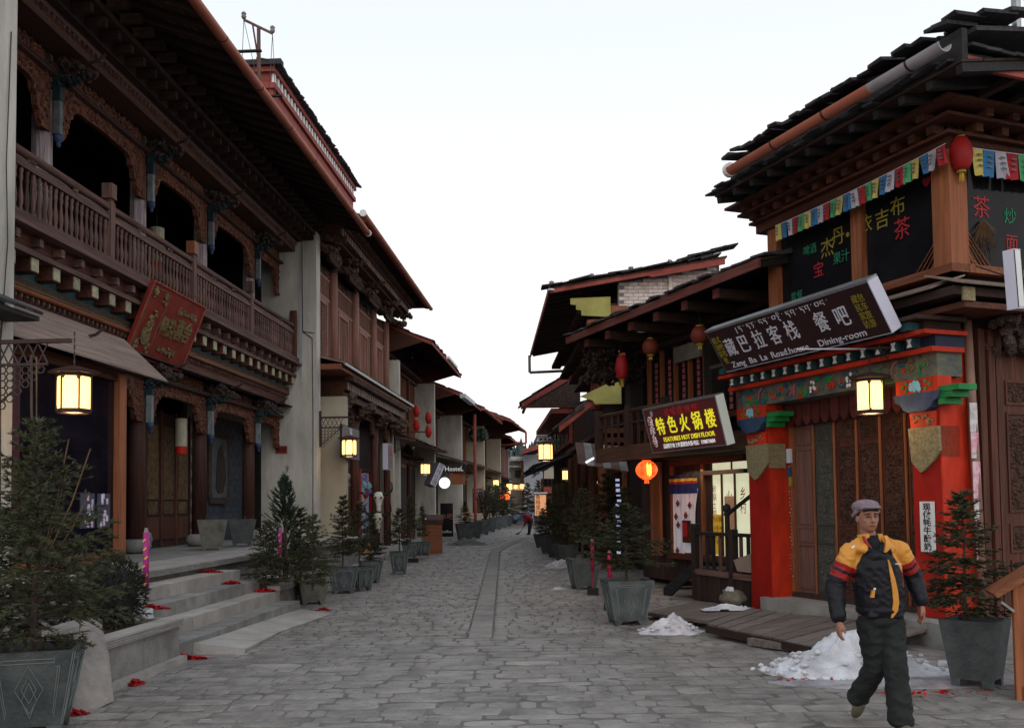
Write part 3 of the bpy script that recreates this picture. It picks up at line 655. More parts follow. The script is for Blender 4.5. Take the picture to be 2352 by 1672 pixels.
# ============================================================ HOUSE 2: carved shopfront house (left, middle)
h2 = root('lattice_house', 'three storey house with pale pinkish lattice windows, long copper gutter and a shop below', 'house', (33, .8, 0), frame=LF)
rh = random.Random(21)
U0, U1 = 27.34, 39.0
M().box(U0, U1, .95, 8, 0, 10.4).obj('core_wall', m_dark, h2)
M().box(38.35, 38.8, -.05, .95, -.02, 5.3).obj('party_wall', m_cream, h2)
M().box(28.55, 28.85, -.45, .95, -.02, 5.1).obj('party_wall', m_cream, h2)
WY2 = .35
cols2 = [27.45, 30.0, 33.1, 36.2, 38.7]
for c in cols2: M().cyl((c, WY2-.05, 6.0), (c, WY2-.05, 9.35), .16, .15, 12).obj('column', m_pinkwood, h2, smooth=True)
for a, b in zip(cols2, cols2[1:]):
    a += .15; b -= .15; w = b-a
    M().box(a, b, WY2+.06, WY2+.2, 6.0, 9.3).obj('wall_panel', m_pinkwood, h2)
    q = M().box(a, b, WY2+.02, WY2+.06, 8.98, 9.28); lumps(q, 60, a+.05, b-.05, WY2, WY2+.02, 9.0, 9.26, .045, rh); q.obj('carved_frieze', m_carvey, h2)
    # transom lattice
    q = M()
    for k in range(19): x = a+.1+(w-.2)*k/18; q.box(x-.008, x+.008, WY2+.01, WY2+.03, 8.35, 8.9)
    for k in range(9): z = 8.35+.55*k/8; q.box(a+.1, b-.1, WY2+.012, WY2+.028, z-.007, z+.007)
    q.obj('transom_lattice', m_pinkwood, h2)
    M().box(a+.1, b-.1, WY2+.05, WY2+.058, 8.35, 8.9).obj('transom_pane', m_dark, h2)
    for z0, z1 in ((8.24, 8.33), (8.9, 8.98)): M().box(a, b, WY2+.0, WY2+.058, z0, z1).obj('rail', m_pinkwood, h2)
    cx = (a+b)/2; fr = M()
    for x0, x1, z0, z1 in ((cx-.72, cx-.60, 6.0, 8.2), (cx+.60, cx+.72, 6.0, 8.2), (cx-.60, cx+.60, 8.05, 8.2), (cx-.60, cx+.6, 6.05, 6.2)): fr.box(x0, x1, WY2-.04, WY2+.058, z0, z1)
    wf = fr.obj('window', m_pinkwood, h2)
    M().box(cx-.6, cx+.6, WY2+.04, WY2+.055, 6.2, 8.05).obj('pane', m_dark, wf)
    q = M()
    for s in (-.3, .3):
        for k in range(5): x = cx+s-.2+.1*k; q.box(x-.011, x+.011, WY2-.01, WY2+.02, 6.2, 8.05)
        for k in range(15): z = 6.25+.125*k; x = cx+s+(-.12 if k % 3 else .1)*((k % 2)*2-1); q.box(x-.12, x+.12, WY2-.008, WY2+.018, z-.010, z+.010)
    q.obj('lattice', m_pinkwood, wf)
    for x in (cx-.95, cx+.95, cx-1.15, cx+1.15):
        M().box(x-.05, x+.05, WY2-.005, WY2+.058, 6.0, 8.22).obj('carved_stile', m_carvey if abs(x-cx) < 1 else m_pinkwood, h2)
# upper corbels
for i, c in enumerate(cols2+[39.0]):
    for z, L, m_ in ((9.30, .75, m_carvey), (9.62, 1.0, m_carvey)):
        q = M()
        for j in range(34):
            f = j/33; q.blob((c+rh.uniform(-.13, .13), WY2-.1-f*L, z+.05+rh.uniform(-.09, .09)+.07*sin(f*6)), .085*(1-f*.3), rh)
        if i >= 4: q.tube([(c, WY2-L, z), (c+.5, WY2-L, z+.05), (c+.7, WY2-L, z+.16)], .05)
        q.obj('carved_bracket', m_, h2)
for a, b in zip(cols2, cols2[1:]):
    q = M().box(a+.5, b-.5, WY2-.45, WY2-.30, 9.36, 9.66); lumps(q, 70, a+.5, b-.5, WY2-.48, WY2-.45, 9.38, 9.64, .05, rh); q.obj('carved_drop_board', m_carvey, h2)
    M().prism([(a+.5, 9.36), (a+.8, 9.2), (b-.8, 9.2), (b-.5, 9.36)], WY2-.44, WY2-.32).obj('drop_board_foot', m_dark, h2)
M().box(U0, U1+.1, WY2-.75, WY2+.3, 9.72, 9.80).obj('cornice_board', m_brown, h2)
M().box(U0, U1+.2, WY2-.95, WY2+.3, 9.80, 10.0).obj('cornice_board', m_brown, h2)
dm = M().box(-.03, .03, -.02, 0, -.11, .11).mesh('dentil', mat('pale_dentil', (.42, .36, .31), .8, .2, 5, 0))
for i in range(38): put('dentil', dm, h2, (U0+.3+i*.305, WY2-.95, 9.90))
M().box(U0, U1+.3, WY2-1.05, WY2+.3, 10.0, 10.06).obj('cornice_plate', m_brown, h2)
cb2 = M().box(-.07, .07, -.26, 0, -.08, .08).mesh('cornice_block', m_carvey)
for i in range(36): put('cornice_block', cb2, h2, (U0+.25+i*.325, WY2-.98, 10.14))
M().box(U0, U1+.3, WY2-.98, WY2+.3, 10.06, 10.22).obj('cornice_backing', m_dark, h2)
soffit(h2, U0+.1, U1+.9, -1.30, 10.12, .34, .2, m_soff, m_dark, .6, 5)
M().box(U0+.1, U1+.9, -1.33, -1.28, 10.12, 10.28).obj('fascia_board', m_redtrim, h2)
M().slab((U0, -1.2, 10.34), (U1+.8, -1.2, 10.34), (U1+.8, 5, 12.4), (U0, 5, 12.4), .05).obj('roof', m_tile, h2)
roof_tiles(h2, U0+.1, U1+.9, -1.28, 10.12, .34, .45, 46, 1, 22, over=.04)
M().box(U1+.78, U1+.84, -1.25, 1.5, 10.15, 10.5).obj('bargeboard', m_brown, h2)
gutter(h2, U0-.5, U1+1.2, -1.40, 10.20, .09, cap0=True, cap1=False, seg=1.15)
# third storey set back with red parapet
zz = 15.2
M().box(29.3, 40.5, 2.05, 6, 10.5, 15.3).obj('tower_wall', m_redtrim, h2)
M().box(29.2, 40.6, 1.95, 6.1, 15.10, 15.28).obj('parapet_band', m_redtrim, h2)
M().box(29.15, 40.7, 1.95, 6.1, 15.62, 15.78).obj('parapet_band', m_redtrim, h2)
M().box(29.3, 40.5, 2.1, 6, 15.28, 15.62).obj('parapet_backing', m_redtrim, h2)
dm2 = M().box(-.07, .07, -.10, 0, -.17, .17).mesh('parapet_dentil', m_white)
for i in range(31): put('parapet_dentil', dm2, h2, (29.4+i*.365, 2.10, 15.45))
M().box(29.5, 29.62, 1.99, 2.05, 14.2, 14.6).obj('white_disc', m_white, h2)
roof_tiles(h2, 29.0, 40.9, 1.75, 15.66, .30, .5, 44, 1, 23, th=.05, over=0, jit=1.3)
M().box(29.0, 29.3, 1.7, 6, 15.78, 15.95).obj('parapet_cap', m_tile, h2)
# pent roof between the storeys
pent = M().slab((U0, -.72, 5.98), (U1+.6, -.72, 5.98), (U1+.6, .42, 6.26), (U0, .42, 6.26), .05).obj('pent_roof', m_sheet, h2)
roof_tiles(h2, U0+.05, U1+.6, -.70, 5.84, .25, .4, 34, 1, 24, mt=m_oldwood, th=.018, over=.02)
M().box(U0, U1+.6, -.74, -.69, 5.88, 5.96).obj('pent_fascia', m_metal, h2)
M().box(U0, U1+.4, -.62, .9, 5.76, 5.92).obj('pent_beam', m_orangex, h2)
for i in range(38): put('cornice_block', cb2, h2, (28.95+i*.263, -.36, 5.70))
M().box(28.9, U1, -.36, .9, 5.60, 5.78).obj('pent_backing', m_dark, h2)
M().box(28.9, U1+.1, -.42, .9, 5.34, 5.60).obj('dentil_band', m_brown, h2)
for i in range(34): put('dentil', dm, h2, (29.0+i*.297, -.42, 5.47))
M().box(28.9, U1, -.30, .9, 5.10, 5.34).obj('arch_beam', m_brown, h2)
gc = [29.1, 31.9, 35.2, 37.6]
SX = lambda px: LF.on(.5, px, 1110)[0]
for i, c in enumerate(gc+[38.6]):
    q = M()
    for j in range(90):
        f = j/89; q.blob((c+rh.uniform(-.26, .26), -.15-f*.42+rh.uniform(-.1, .1), 4.78+f*.34+rh.uniform(-.14, .12)), .075, rh)
    q.obj('carved_bracket', m_carvey, h2)
    if i < 4: M().cyl((c, .05, .16), (c, .05, 5.1), .15, .14, 10).obj('shop_post', m_brownz, h2, smooth=True)
for a, b in zip(gc+[38.5], (gc+[38.5])[1:]): bay_board(a+.12, b-.12, 5.1, 4.35, 4.85, .0, 'carved_arch_board', m_carvey, h2, 120)
# shop front
M().box(28.85, 38.35, .60, .66, 3.2, 5.0).obj('transom_wall', m_dark, h2)
M().box(28.85, 38.35, .55, .6, 3.05, 3.2).obj('shop_lintel', m_brown, h2)
def post(x, w, mt, nm='door_post', z1=3.1, y0=.42, y1=.6): M().box(x-w/2, x+w/2, y0, y1, .16, z1).obj(nm, mt, h2)
def pxp(a, b, mt, nm='door_post', z1=3.1, y0=.42, y1=.6): xa, xb = SX(a), SX(b); return M().box(xa, xb, y0, y1, .16, z1).obj(nm, mt, h2)
pxp(759, 764, m_orange); pxp(764.4, 768.5, m_redo, 'red_strip'); pxp(769, 779, m_brownz); pxp(779.3, 781.5, m_orange)
dr = pxp(782, 807, m_interior, 'bead_curtain_door', 3.0, .62, .64)
q = M(); r3 = random.Random(8); xa, xb = SX(783), SX(806)
for i in range(13):
    x = xa+(xb-xa)*(i+.5)/13; z = .8
    while z < 2.75: q.blob((x, .60, z), .030, r3, (.7, .7, 1.5)); z += .135
q.obj('bead_strings', mat('milky_beads', (.55, .56, .52), .4, .3, 9, 0, emit=.10), dr, kind='stuff')
pxp(807.4, 813, m_orange); pxp(815, 821, m_brownz); pxp(822, 826, m_redo, 'red_strip'); pxp(855, 858, m_redo, 'red_strip'); pxp(860, 866, m_brownz)
pxp(827, 854, mat('display_glow', (.18, .2, .25), .4, .5, 3, 0, emit=.10, ecol=(.5, .6, .9)), 'display_window', 3.0, .62, .64)
pxp(867, 876, m_orange, 'wooden_shutter', 3.2, .55, .6); pxp(876.4, 885, m_orange, 'wooden_shutter', 3.2, .55, .6)
M().box(SX(894), 38.34, .5, .6, .16, 4.3).obj('wooden_shutter', m_brownz, h2)
# door plaques and shop signs (things of their own)
def boxsign(name, label, frame, x, y_, z, w, h, d, mt, mside, rz=0, rx=0, cat='sign'):
    t = root(name, label, cat, frame.w(x, y_, z), frame.a+rz); t.rotation_euler = (rx, 0, frame.a+rz)
    M().box(-w/2, w/2, 0, d, -h/2, h/2).obj('casing', mside, t)
    M().box(-w/2+.02, w/2-.02, -.006, -.001, -h/2+.02, h/2-.02).obj('face', mt, t)
    return t
PERP = pi/2        # a sign turned to face down the street towards the viewer
m_gsign = mat('grey_brown_sign', (.17, .145, .145), .5, .15, 3, .1, 20, rnd=0)
t = boxsign('shop_sign', 'grey shop signboard with pink and white characters above the bead curtain door', LF, LF.on(-.55, 806, 1018)[0], -.55, LF.on(-.55, 806, 1018)[1], 2.3, 1.0, .06, m_gsign, m_dark)
text('古城', m_letter, t, -.1, -.01, .34, .22); text('茶香小店', m_plet, t, .0, -.01, .0, .46); text('银器 木碗', m_plet, t, 0, -.01, -.36, .22)
t = boxsign('shop_sign', 'small hanging sign box with dull red characters beside the yak skulls', LF, 36.2, -.35, 3.62, .95, 1.0, .2, m_gsign, m_lilac)
text('藏银', m_plet, t, 0, -.01, .18, .36); text('手工', m_plet, t, 0, -.01, -.24, .36)
def yak_skull(px, py, d, s, label):
    p = atd(px, py, d); t = root('yak_skull', label, 'skull', p, 0)
    t.scale = (s, s, s)
    q = M().lathe([(.03, -.32), (.065, -.28), (.07, -.15), (.10, -.02), (.15, .08), (.13, .17), (.05, .22)], 10, (0, 0, 0), 1, .6); q.obj('skull', mat('bone', (.55, .53, .47), .7, .2, 8, .2, 30), t, smooth=True)
    for s_ in (-1, 1):
        q = M(); pts = [(s_*.11, 0, .14), (s_*.26, 0, .16), (s_*.36, 0, .26), (s_*.36, 0, .42), (s_*.28, 0, .52)]
        for k, (a, b) in enumerate(zip(pts, pts[1:])): q.cyl(a, b, .05-.011*k, .05-.011*(k+1), 7)
        q.obj('horn', m_black, t)
        M().cyl((s_*.075, -.075, .06), (s_*.075, -.10, .06), .028, .028, 8).obj('eye_socket', m_black, t)
yak_skull(870, 1148, 31.6, 1.25, 'yak skull with curved horns, the upper of two on the shop front')
yak_skull(868, 1196, 31.3, 1.2, 'white yak skull with curved horns, the lower of two on the shop front')
yak_skull(841, 1140, 32.0, .8, 'small decorated yak skull with red forehead by the hanging bags')
p = atd(841, 1139, 31.9); o = M().blob((p.x, p.y, p.z), .08, r3).obj('red_tassel', m_redo); tag(o, 'red tassel on the forehead of the small decorated skull', 'tassel')
for k, (px, py, w, h, c) in enumerate(((838, 1097, 14, 22, (.20, .18, .36)), (843, 1113, 22, 13, (.18, .32, .38)), (846, 1130, 16, 14, (.18, .09, .24)))):
    p = atd(px, py, 31.5); sx_, sz_ = w/F*31.5/2, h/F*31.5/2
    q = M()
    for j in range(16): q.blob((r3.uniform(-1, 1)*sx_*.8, r3.uniform(-.05, .05), r3.uniform(-1, 1)*sz_*.8), sx_*.42, r3, (1, .6, r3.uniform(.6, 1.8)), .45)
    o = q.obj('hanging_bag', mat('bag_cloth_%d' % k, c, .8, .4, 14, .3, 30)); o.location = p
    tag(o, ('mauve net bag, uppermost of the wares at the shop window', 'turquoise striped bag hanging at the shop window', 'purple scarf bundle, lowest of the hanging wares')[k], 'bag')
t = root('straw_hat', 'pale straw hat hung at the top of the bead curtain', 'hat', LF.w(SX(789), .42, 2.68), LF.a); t.rotation_euler = (radians(65), 0, LF.a)
M().lathe([(.30, 0), (.30, .015), (.17, .04), (.15, .16), (.13, .17)], 18).obj('brim', mat('straw_hat_weave', (.55, .52, .36), .8, .2, 9, .2, 60), t, smooth=True)
for k, (x, z1) in enumerate((((SX(885)+SX(893))/2, 3.0),)):
    o = M().box(x-.16, x+.16, .38, .40, .9, z1).obj('red_banner', m_redo); t = root('door_couplet', 'long red paper couplet with gold characters on the shop post', 'banner', (x, .4, 2), frame=LF); o.parent = t; o.location = -V((x, .4, 2))
    text('吉\n祥\n如\n意', m_yellow, t, x, .375, 2.0, .34)
st = root('wooden_stool', 'small yellow wooden stool in front of the bead curtain shop', 'stool', LF.w(30.9, -.5, .16), LF.a)
M().box(-.25, .25, -.16, .16, .48, .53).obj('seat', m_orangex, st)
for a in (-.19, .19):
    for b in (-.11, .11): M().box(a-.035, a+.035, b-.035, b+.035, 0, .48).obj('leg', mat('yellow_varnished_wood', (.40, .20, .05), .6, .3, 4, .3, 20), st)
# ============================================================ utility pole on the roof
p = atd(597, 300, 24.0); top = atd(594, 66, 24.0)
t = root('utility_pole', 'weathered wooden pole with sagging crossarm and insulators above the roofs', 'pole', (p.x, p.y, p.z-1), 0)
zt = top.z-(p.z-1); M().cyl((0, 0, 0), (top.x-p.x, 0, zt), .06, .05, 8).obj('post', m_oldwoodz, t)
c0, c1 = atd(560, 46, 24)-p, atd(626, 78, 24)-p; c0.z += 1; c1.z += 1
M().cyl(c0, c1, .035, .035, 6).obj('crossarm', m_oldwood, t); M().cyl((c0+c1)/2*.6+c0*.4, (top.x-p.x, 0, zt-.9), .025, .025, 5).obj('brace', m_oldwood, t)
for c in (c0, c1): M().lathe([(.05, 0), (.07, .05), (.05, .09), (.07, .13), (.03, .18)], 8, (c.x, c.y, c.z+.03)).obj('insulator', m_stone, t)
for (a, b) in ((c0, (-.35, -1.0, zt-2.4)), (c0, (.25, 0, zt-3.2)), (c1, (0, 0, zt-3.6)), (c1, (.35, 0, zt-3.1))):
    b = V(b); mid = (a+b)/2+V((.06, 0, -.1)); M().tube([a, mid, b], .009, 4).obj('wire', m_iron, t)

# ============================================================ houses 3..6 further down on the left
def far_house(name, label, fr, x0, x1, ez, ev, wall_y, slab_mt, slabs, pent_z, seed, roof_ov0=0, roof_ov1=.6, gut=None, win_mt=None, pent_y=-.8, gate_win=True, rise=.42):
    t = root(name, label, 'house', ((x0+x1)/2, .8, 0), frame=fr); r2 = random.Random(seed)
    zc_ = ez+.02+(wall_y+.25-ev)*rise
    M().box(x0, x1, wall_y+.25, 8, -.02, zc_).obj('core_wall', m_dark, t)
    for xx in (x0-.01, x1-.11): M().prismx([(ev+.3, ez+.1), (wall_y+.24, zc_), (wall_y+.24, ez-.5)], xx, xx+.12).obj('gable_board', m_brown, t)
    for (a, b, y0, z1) in slabs: M().box(a, b, y0, wall_y+.3, -.02, z1).obj('party_wall', slab_mt, t)
    n = max(2, int((x1-x0)/2.6)); win_mt = win_mt or m_brownz
    for i in range(n+1):
        c = x0+.2+(x1-x0-.4)*i/n
        M().cyl((c, wall_y+.1, 0), (c, wall_y+.1, ez-.1), .12, .11, 8).obj('post', m_brownz, t)
    for i in range(n):
        a = x0+.35+(x1-x0-.4)*i/n; b = x0+.05+(x1-x0-.4)*(i+1)/n
        w = M().box(a, b, wall_y+.16, wall_y+.245, pent_z+.5, ez-.5).obj('window', win_mt, t)
        for k in range(1, 7):
            x = a+(b-a)*k/7; M().box(x-.025, x+.025, wall_y+.10, wall_y+.158, pent_z+.55, ez-.55).obj('mullion', m_orange, w)
        d = M().box(a, b, wall_y+.16, wall_y+.245, .12, pent_z-.7).obj('door', m_brownz if i % 2 else m_orange, t)
        M().box(a+.1, b-.1, wall_y+.14, wall_y+.158, 1.2, pent_z-.9).obj('door_panel', m_dark, d)
        M().box(a-.1, b+.1, wall_y+.05, wall_y+.2, pent_z-.7, pent_z-.45).obj('lintel', m_carvey, t)
    for zb, yy in ((ez-.5, wall_y), (ez-.25, wall_y-.25)):
        M().box(x0, x1, yy, wall_y+.25, zb, zb+.12).obj('cornice_beam', m_brown, t)
    bm_ = M().box(-.06, .06, -.28, 0, -.06, .06).mesh('cornice_block', m_brown)
    for i in range(int((x1-x0)/.5)): put('cornice_block', bm_, t, (x0+.25+i*.5, wall_y, ez-.30)); put('cornice_block', bm_, t, (x0+.25+i*.5, wall_y-.05, pent_z-.35))
    soffit(t, x0-roof_ov0, x1+roof_ov1, ev, ez, rise, wall_y+.2, m_soff, m_dark, .6, 4)
    M().box(x0-roof_ov0, x1+roof_ov1, ev-.03, ev+.02, ez-.01, ez+.15).obj('fascia_board', m_redtrim, t)
    L = x1+roof_ov1-x0+roof_ov0
    M().slab((x0-roof_ov0, ev+.1, ez+.2), (x1+roof_ov1, ev+.1, ez+.2), (x1+roof_ov1, 5, ez+.2+(5-ev)*rise), (x0-roof_ov0, 5, ez+.2+(5-ev)*rise), .05).obj('roof', m_tile, t)
    roof_tiles(t, x0-roof_ov0, x1+roof_ov1, ev, ez, rise, 1.6, int(L/.42), 3, seed, th=.035, jit=1.6)
    xe = x0-roof_ov0
    M().slab((xe, ev, ez+.16), (xe, 4, ez+.16+(4-ev)*rise), (xe, 4, ez-.04+(4-ev)*rise), (xe, ev, ez-.04), .05).obj('bargeboard', m_redtrim, t)
    M().slab((x0, pent_y, pent_z), (x1, pent_y, pent_z), (x1, wall_y+.1, pent_z+.36), (x0, wall_y+.1, pent_z+.36), .05).obj('pent_roof', m_sheet, t)
    roof_tiles(t, x0, x1, pent_y, pent_z-.12, .32, .7, int((x1-x0)/.5), 1, seed+1, mt=m_oldwood, th=.03)
    if gut: gutter(t, x0-roof_ov0, x1+roof_ov1, ev-.1, ez+.04, .09, mt=gut, cap1=False, seg=3)
    return t
FA = Frame((LF.w(39.4, 0).x, LF.w(39.4, 0).y), .06, 1)
h3 = far_house('slate_roof_house', 'dark eaved house with hanging red lanterns and a tall white end wall', FA, .0, 10.6, 8.55, -1.5, .75, m_plaster, [(.1, .45, -.10, 7.9), (10.2, 10.6, -.15, 8.2)], 4.5, 31, 0, .3, None)
M().bx((5.2, -1.75, 8.52), (3.2, .16, .12)).obj('white_gutter_piece', m_white, h3)
p3 = FA.w(10.9, .1); FB = Frame((p3.x, p3.y), .095, 1)
h4 = far_house('white_gable_house', 'white walled house with snow on its gutter beside the round lit sign', FB, .2, 8.2, 7.6, -1.6, .9, m_plaster, [(7.8, 8.2, -.45, 7.3)], 4.3, 33, 0, .3, None)
M().bx((1.6, -1.75, 7.55), (3.8, .30, .22)).obj('snowy_gutter', m_snow, h4)
p4 = FB.w(8.5, .0); FC = Frame((p4.x, p4.y), .09, 1)
h5 = far_house('green_bracket_house', 'old house with faded green brackets and a red drain pipe', FC, .2, 10.5, 7.7, -1.7, .6, m_cream, [(10.1, 10.5, -.55, 7.5)], 4.4, 35, 0, .3, m_redtrim, win_mt=mat('faded_green_wood', (.12, .12, .06), .8, .4, 4, .3, 20))
q = M(); r2 = random.Random(2)
for j in range(60): q.blob((9.5+r2.uniform(-.5, .5), .1+r2.uniform(-.9, .2), 6.8+r2.uniform(-.3, .35)), .17, r2)
q.obj('carved_green_bracket', mat('verdigris_green', (.07, .10, .075), .8, .4, 6, .4, 30), h5)
M().cyl((-.1, -1.2, 0), (-.1, -1.2, 7.4), .10, .10, 8).obj('drain_pipe', m_redtrim, h5)
p5 = FC.w(10.8, 0); FD = Frame((p5.x, p5.y), .108, 1)
h6 = far_house('red_gutter_house', 'house with deep red guttered eaves and a cream end wall above leafless shrubs', FD, .2, 10.6, 7.9, -2.4, .6, m_cream, [(10.2, 10.6, -.45, 7.3)], 4.3, 37, 0, 1.4, m_redtrim)
q = M().tube([(12.0, -2.5, 7.9), (12.0, -2.5, 7.0), (12.0, .0, 6.85)], .09, 8); q.obj('drain_pipe', m_redtrim, h6)
p6 = FD.w(10.9, .0); FE = Frame((p6.x, p6.y), .075, 1)
h7 = far_house('red_column_house', 'furthest left house with a row of carved reddish columns upstairs', FE, .2, 12, 7.4, -1.2, .25, m_plaster, [(11.6, 12, -.2, 7.0)], 4.0, 39, 0, .5, None)
for i in range(6): M().cyl((.8+i*1.9, .0, 4.3), (.8+i*1.9, .0, 6.9), .22, .2, 8).obj('carved_column', mat('dusty_red_wood', (.22, .11, .10), .8, .3, 4, .4, 20), h7)
# the four red lanterns, signs and details on these fronts
def lantern_red(px, py, d, r, h, label, group=None, glow=False, cord=.3, mt=None):
    p = atd(px, py, d); t = root('red_lantern', label, 'lantern', p, 0, group=group)
    prof = [(r*sin(pi*(.12+.76*k/10))**.6, -h/2+h*k/10) for k in range(11)]
    q = M().lathe(prof, 20); q.v = [(x*(1+.03*((i % 20) % 2)), y_*(1+.03*((i % 20) % 2)), z) for i, (x, y_, z) in enumerate(q.v)]
    q.obj('body', m_redglow if glow else (mt or m_redlan), t, smooth=True)
    for z0 in (-h/2-.03, h/2-.01): M().cyl((0, 0, z0), (0, 0, z0+.04), r*.42, r*.42, 12).obj('rim', m_olet if not glow else m_redglow, t)
    M().cyl((0, 0, h/2), (0, 0, h/2+cord), .006, .006, 5).obj('cord', m_iron, t)
    q = M()
    for k in range(8): a = k*pi/4; q.cyl((cos(a)*r*.15, sin(a)*r*.15, -h/2-.02), (cos(a)*r*.2, sin(a)*r*.2, -h/2-.02-h*.28), .006, .004, 4)
    q.obj('tassel', m_yellow if not glow else m_redglow, t)
    return t
for px, py, l in ((957, 944, 'red cloth lantern, upper of the nearer pair on the dark eaved house'), (957, 977, 'red cloth lantern, lower of the nearer pair on the dark eaved house'),
                  (984, 960, 'red cloth lantern, upper of the farther pair by the white end wall'), (984, 991, 'red cloth lantern, lower of the farther pair by the white end wall')):
    lantern_red(px, py, 41.5, .145, .5, l, 'red lanterns on the dark eaved house')
def iron_lantern(px, py, d, h, label, bracket=None, frame=LF, rz=.2, group=None, power=14, arm=None, sides=6):
    """px,py: centre of the lit body. Hexagonal framed lantern with a little roof"""
    p = atd(px, py, d); t = root('wall_lantern', label, 'lantern', p, rz, group=group); s = h; R = .40*s
    M().lathe([(R*.98, -.5*s), (R*.98, -.46*s), (R*.8, -.46*s)], sides).obj('base_ring', m_iron, t)
    M().lathe([(R*1.05, .46*s), (R*1.5, .48*s), (R*1.55, .53*s), (R*.7, .62*s), (R*.3, .66*s)], sides).obj('cap', m_iron, t)
    for k in range(sides):
        a0, a1 = 2*pi*k/sides, 2*pi*(k+1)/sides; A, B = V((cos(a0)*R, sin(a0)*R, 0)), V((cos(a1)*R, sin(a1)*R, 0))
        M().cyl(A+V((0, 0, -.46*s)), A+V((0, 0, .46*s)), .022*s, .022*s, 5).obj('bar', m_iron, t)
        e = (B-A); c = .2; zz_ = .40*s
        pts = [A+e*(.08+c*.6)+V((0, 0, -zz_)), A+e*(.92-c*.6)+V((0, 0, -zz_)), A+e*.92+V((0, 0, -zz_*.72)), A+e*.92+V((0, 0, zz_*.72)), A+e*(.92-c*.6)+V((0, 0, zz_)), A+e*(.08+c*.6)+V((0, 0, zz_)), A+e*.08+V((0, 0, zz_*.72)), A+e*.08+V((0, 0, -zz_*.72))]
        inn = -(A+B).normalized()*.012; M().raw([q_ for q_ in pts]+[q_+inn for q_ in pts], [tuple(range(8)), tuple(range(15, 7, -1))]+[((i+1) % 8, i, 8+i, 8+(i+1) % 8) for i in range(8)]).obj('pane', m_lamp, t)
        for zf in (-.43*s, .43*s): M().bx((A+B)/2+V((0, 0, zf)), (e.length, .02*s, .07*s), Matrix.Rotation(atan2(e.y, e.x), 3, 'Z')).obj('frame_bar', m_iron, t)
    ld = bpy.data.lights.new('lantern_bulb', 'POINT'); ld.energy = power*1.25; ld.color = (1, .62, .28); ld.shadow_soft_size = .12
    lo = bpy.data.objects.new('bulb', ld); COL.objects.link(lo); lo.parent = t; lo.location = (0, 0, -.62*s)
    if arm is not None:   # arm: height above, chain
        q = M()
        for k in range(int(arm/.045)): q.bx((0, 0, .66*s+.02+k*.045), (.02 if k % 2 else .006, .006 if k % 2 else .02, .05))
        q.obj('chain', m_iron, t)
    return t
def bracket(frame, x, y0, y1, z, label, side=1, h=.85):
    """lattice iron bracket standing off a wall: runs along frame y from y1 (wall) to y0 (street)"""
    t = root('lantern_bracket', label, 'bracket', (x, y1, z), frame=frame, group='iron lantern brackets')
    M().box(x-.03, x+.03, y0, y1, z-.02, z+.03).obj('arm', m_iron, t)
    M().box(x-.035, x+.035, y1-.06, y1, z-h, z+.2).obj('back_bar', m_iron, t)
    ym = y1-(y1-y0)*.70; zl = z-.28
    M().box(x-.02, x+.02, ym, y1-.06, zl-.02, zl+.01).obj('lower_bar', m_iron, t)
    q = M(); n = 5
    for k in range(n):
        a = y1-.06-(y1-ym-.06)*k/n; b = y1-.06-(y1-ym-.06)*(k+1)/n
        for s_ in (0, 1): q.cyl((x, a, z-.02 if s_ else zl), (x, b, zl if s_ else z-.02), .010, .010, 4)
    q.obj('lattice', m_iron, t)
    q = M(); L = h-.35
    for k in range(6):
        for j in range(6-k):
            cy = y1-.11-j*.10; cz = zl-.07-k*.09
            pts = [V((x, cy+.05*cos(u*pi/3), cz+.05*sin(u*pi/3))) for u in range(7)]
            q.tube(pts, .009, 4)
    q.cyl((x, ym+.05, zl), (x, y1-.06, zl-L), .012, .012, 5); q.obj('scrollwork', m_iron, t)
    return t
iron_lantern(170, 903, 11.9, .52, 'large lit iron lantern on a chain before the glazed bay', arm=.46, power=9)
bracket(LF, 11.75, -1.0, .0, 3.86, 'iron lattice bracket with beam arm on the first white wall')
iron_lantern(802, 1028, 26.7, .52, 'lit iron lantern hanging by the tall white wall with the red plate', arm=.5, power=9)
bracket(LF, 27.2, -1.0, .0, 4.32, 'iron lattice bracket on the tall white wall edge')
iron_lantern(977, 1077, 42, .52, 'lit iron lantern below the red cloth lanterns', arm=.3, power=9)
bracket(LF, 38.6, -1.35, -.05, 4.75, 'iron lattice bracket on the cream wall stub')
for px, py, d, h, l in ((1139, 1109, 68, .5, 'small distant lit lantern on the cream end wall'), (1170, 1118, 78, .62, 'farther small lit lantern past the cream wall'), (1168, 1129, 84, .5, 'smallest distant lit lantern under its neighbour'), (1184, 1118, 92, .5, 'left lantern of the far pair beside the orange lit sign'), (1199, 1117, 92, .55, 'right lantern of the far pair beside the orange lit sign')):
    iron_lantern(px, py, d, h, l, power=4)
t = boxsign('lit_sign', 'tiny orange lit shop sign between the far lanterns', LF, 0, 0, 0, .9, .55, .1, m_orangeglow, m_iron); t.location = atd(1191, 1119, 92); t.rotation_euler = (0, 0, 0)
for px, l in ((1156, 'left one'), (1163, 'right one')):
    p = atd(px, 1142, 74); o = M().lathe([(.10, -.2), (.26, -.1), (.28, .05), (.2, .2), (.08, .26)], 12).obj('red_lamp', m_redglow, smooth=True); o.location = p; tag(o, 'small red lit lamp at a far shop front, %s of the pair' % l, 'lamp', 'red lamps at the far shop')
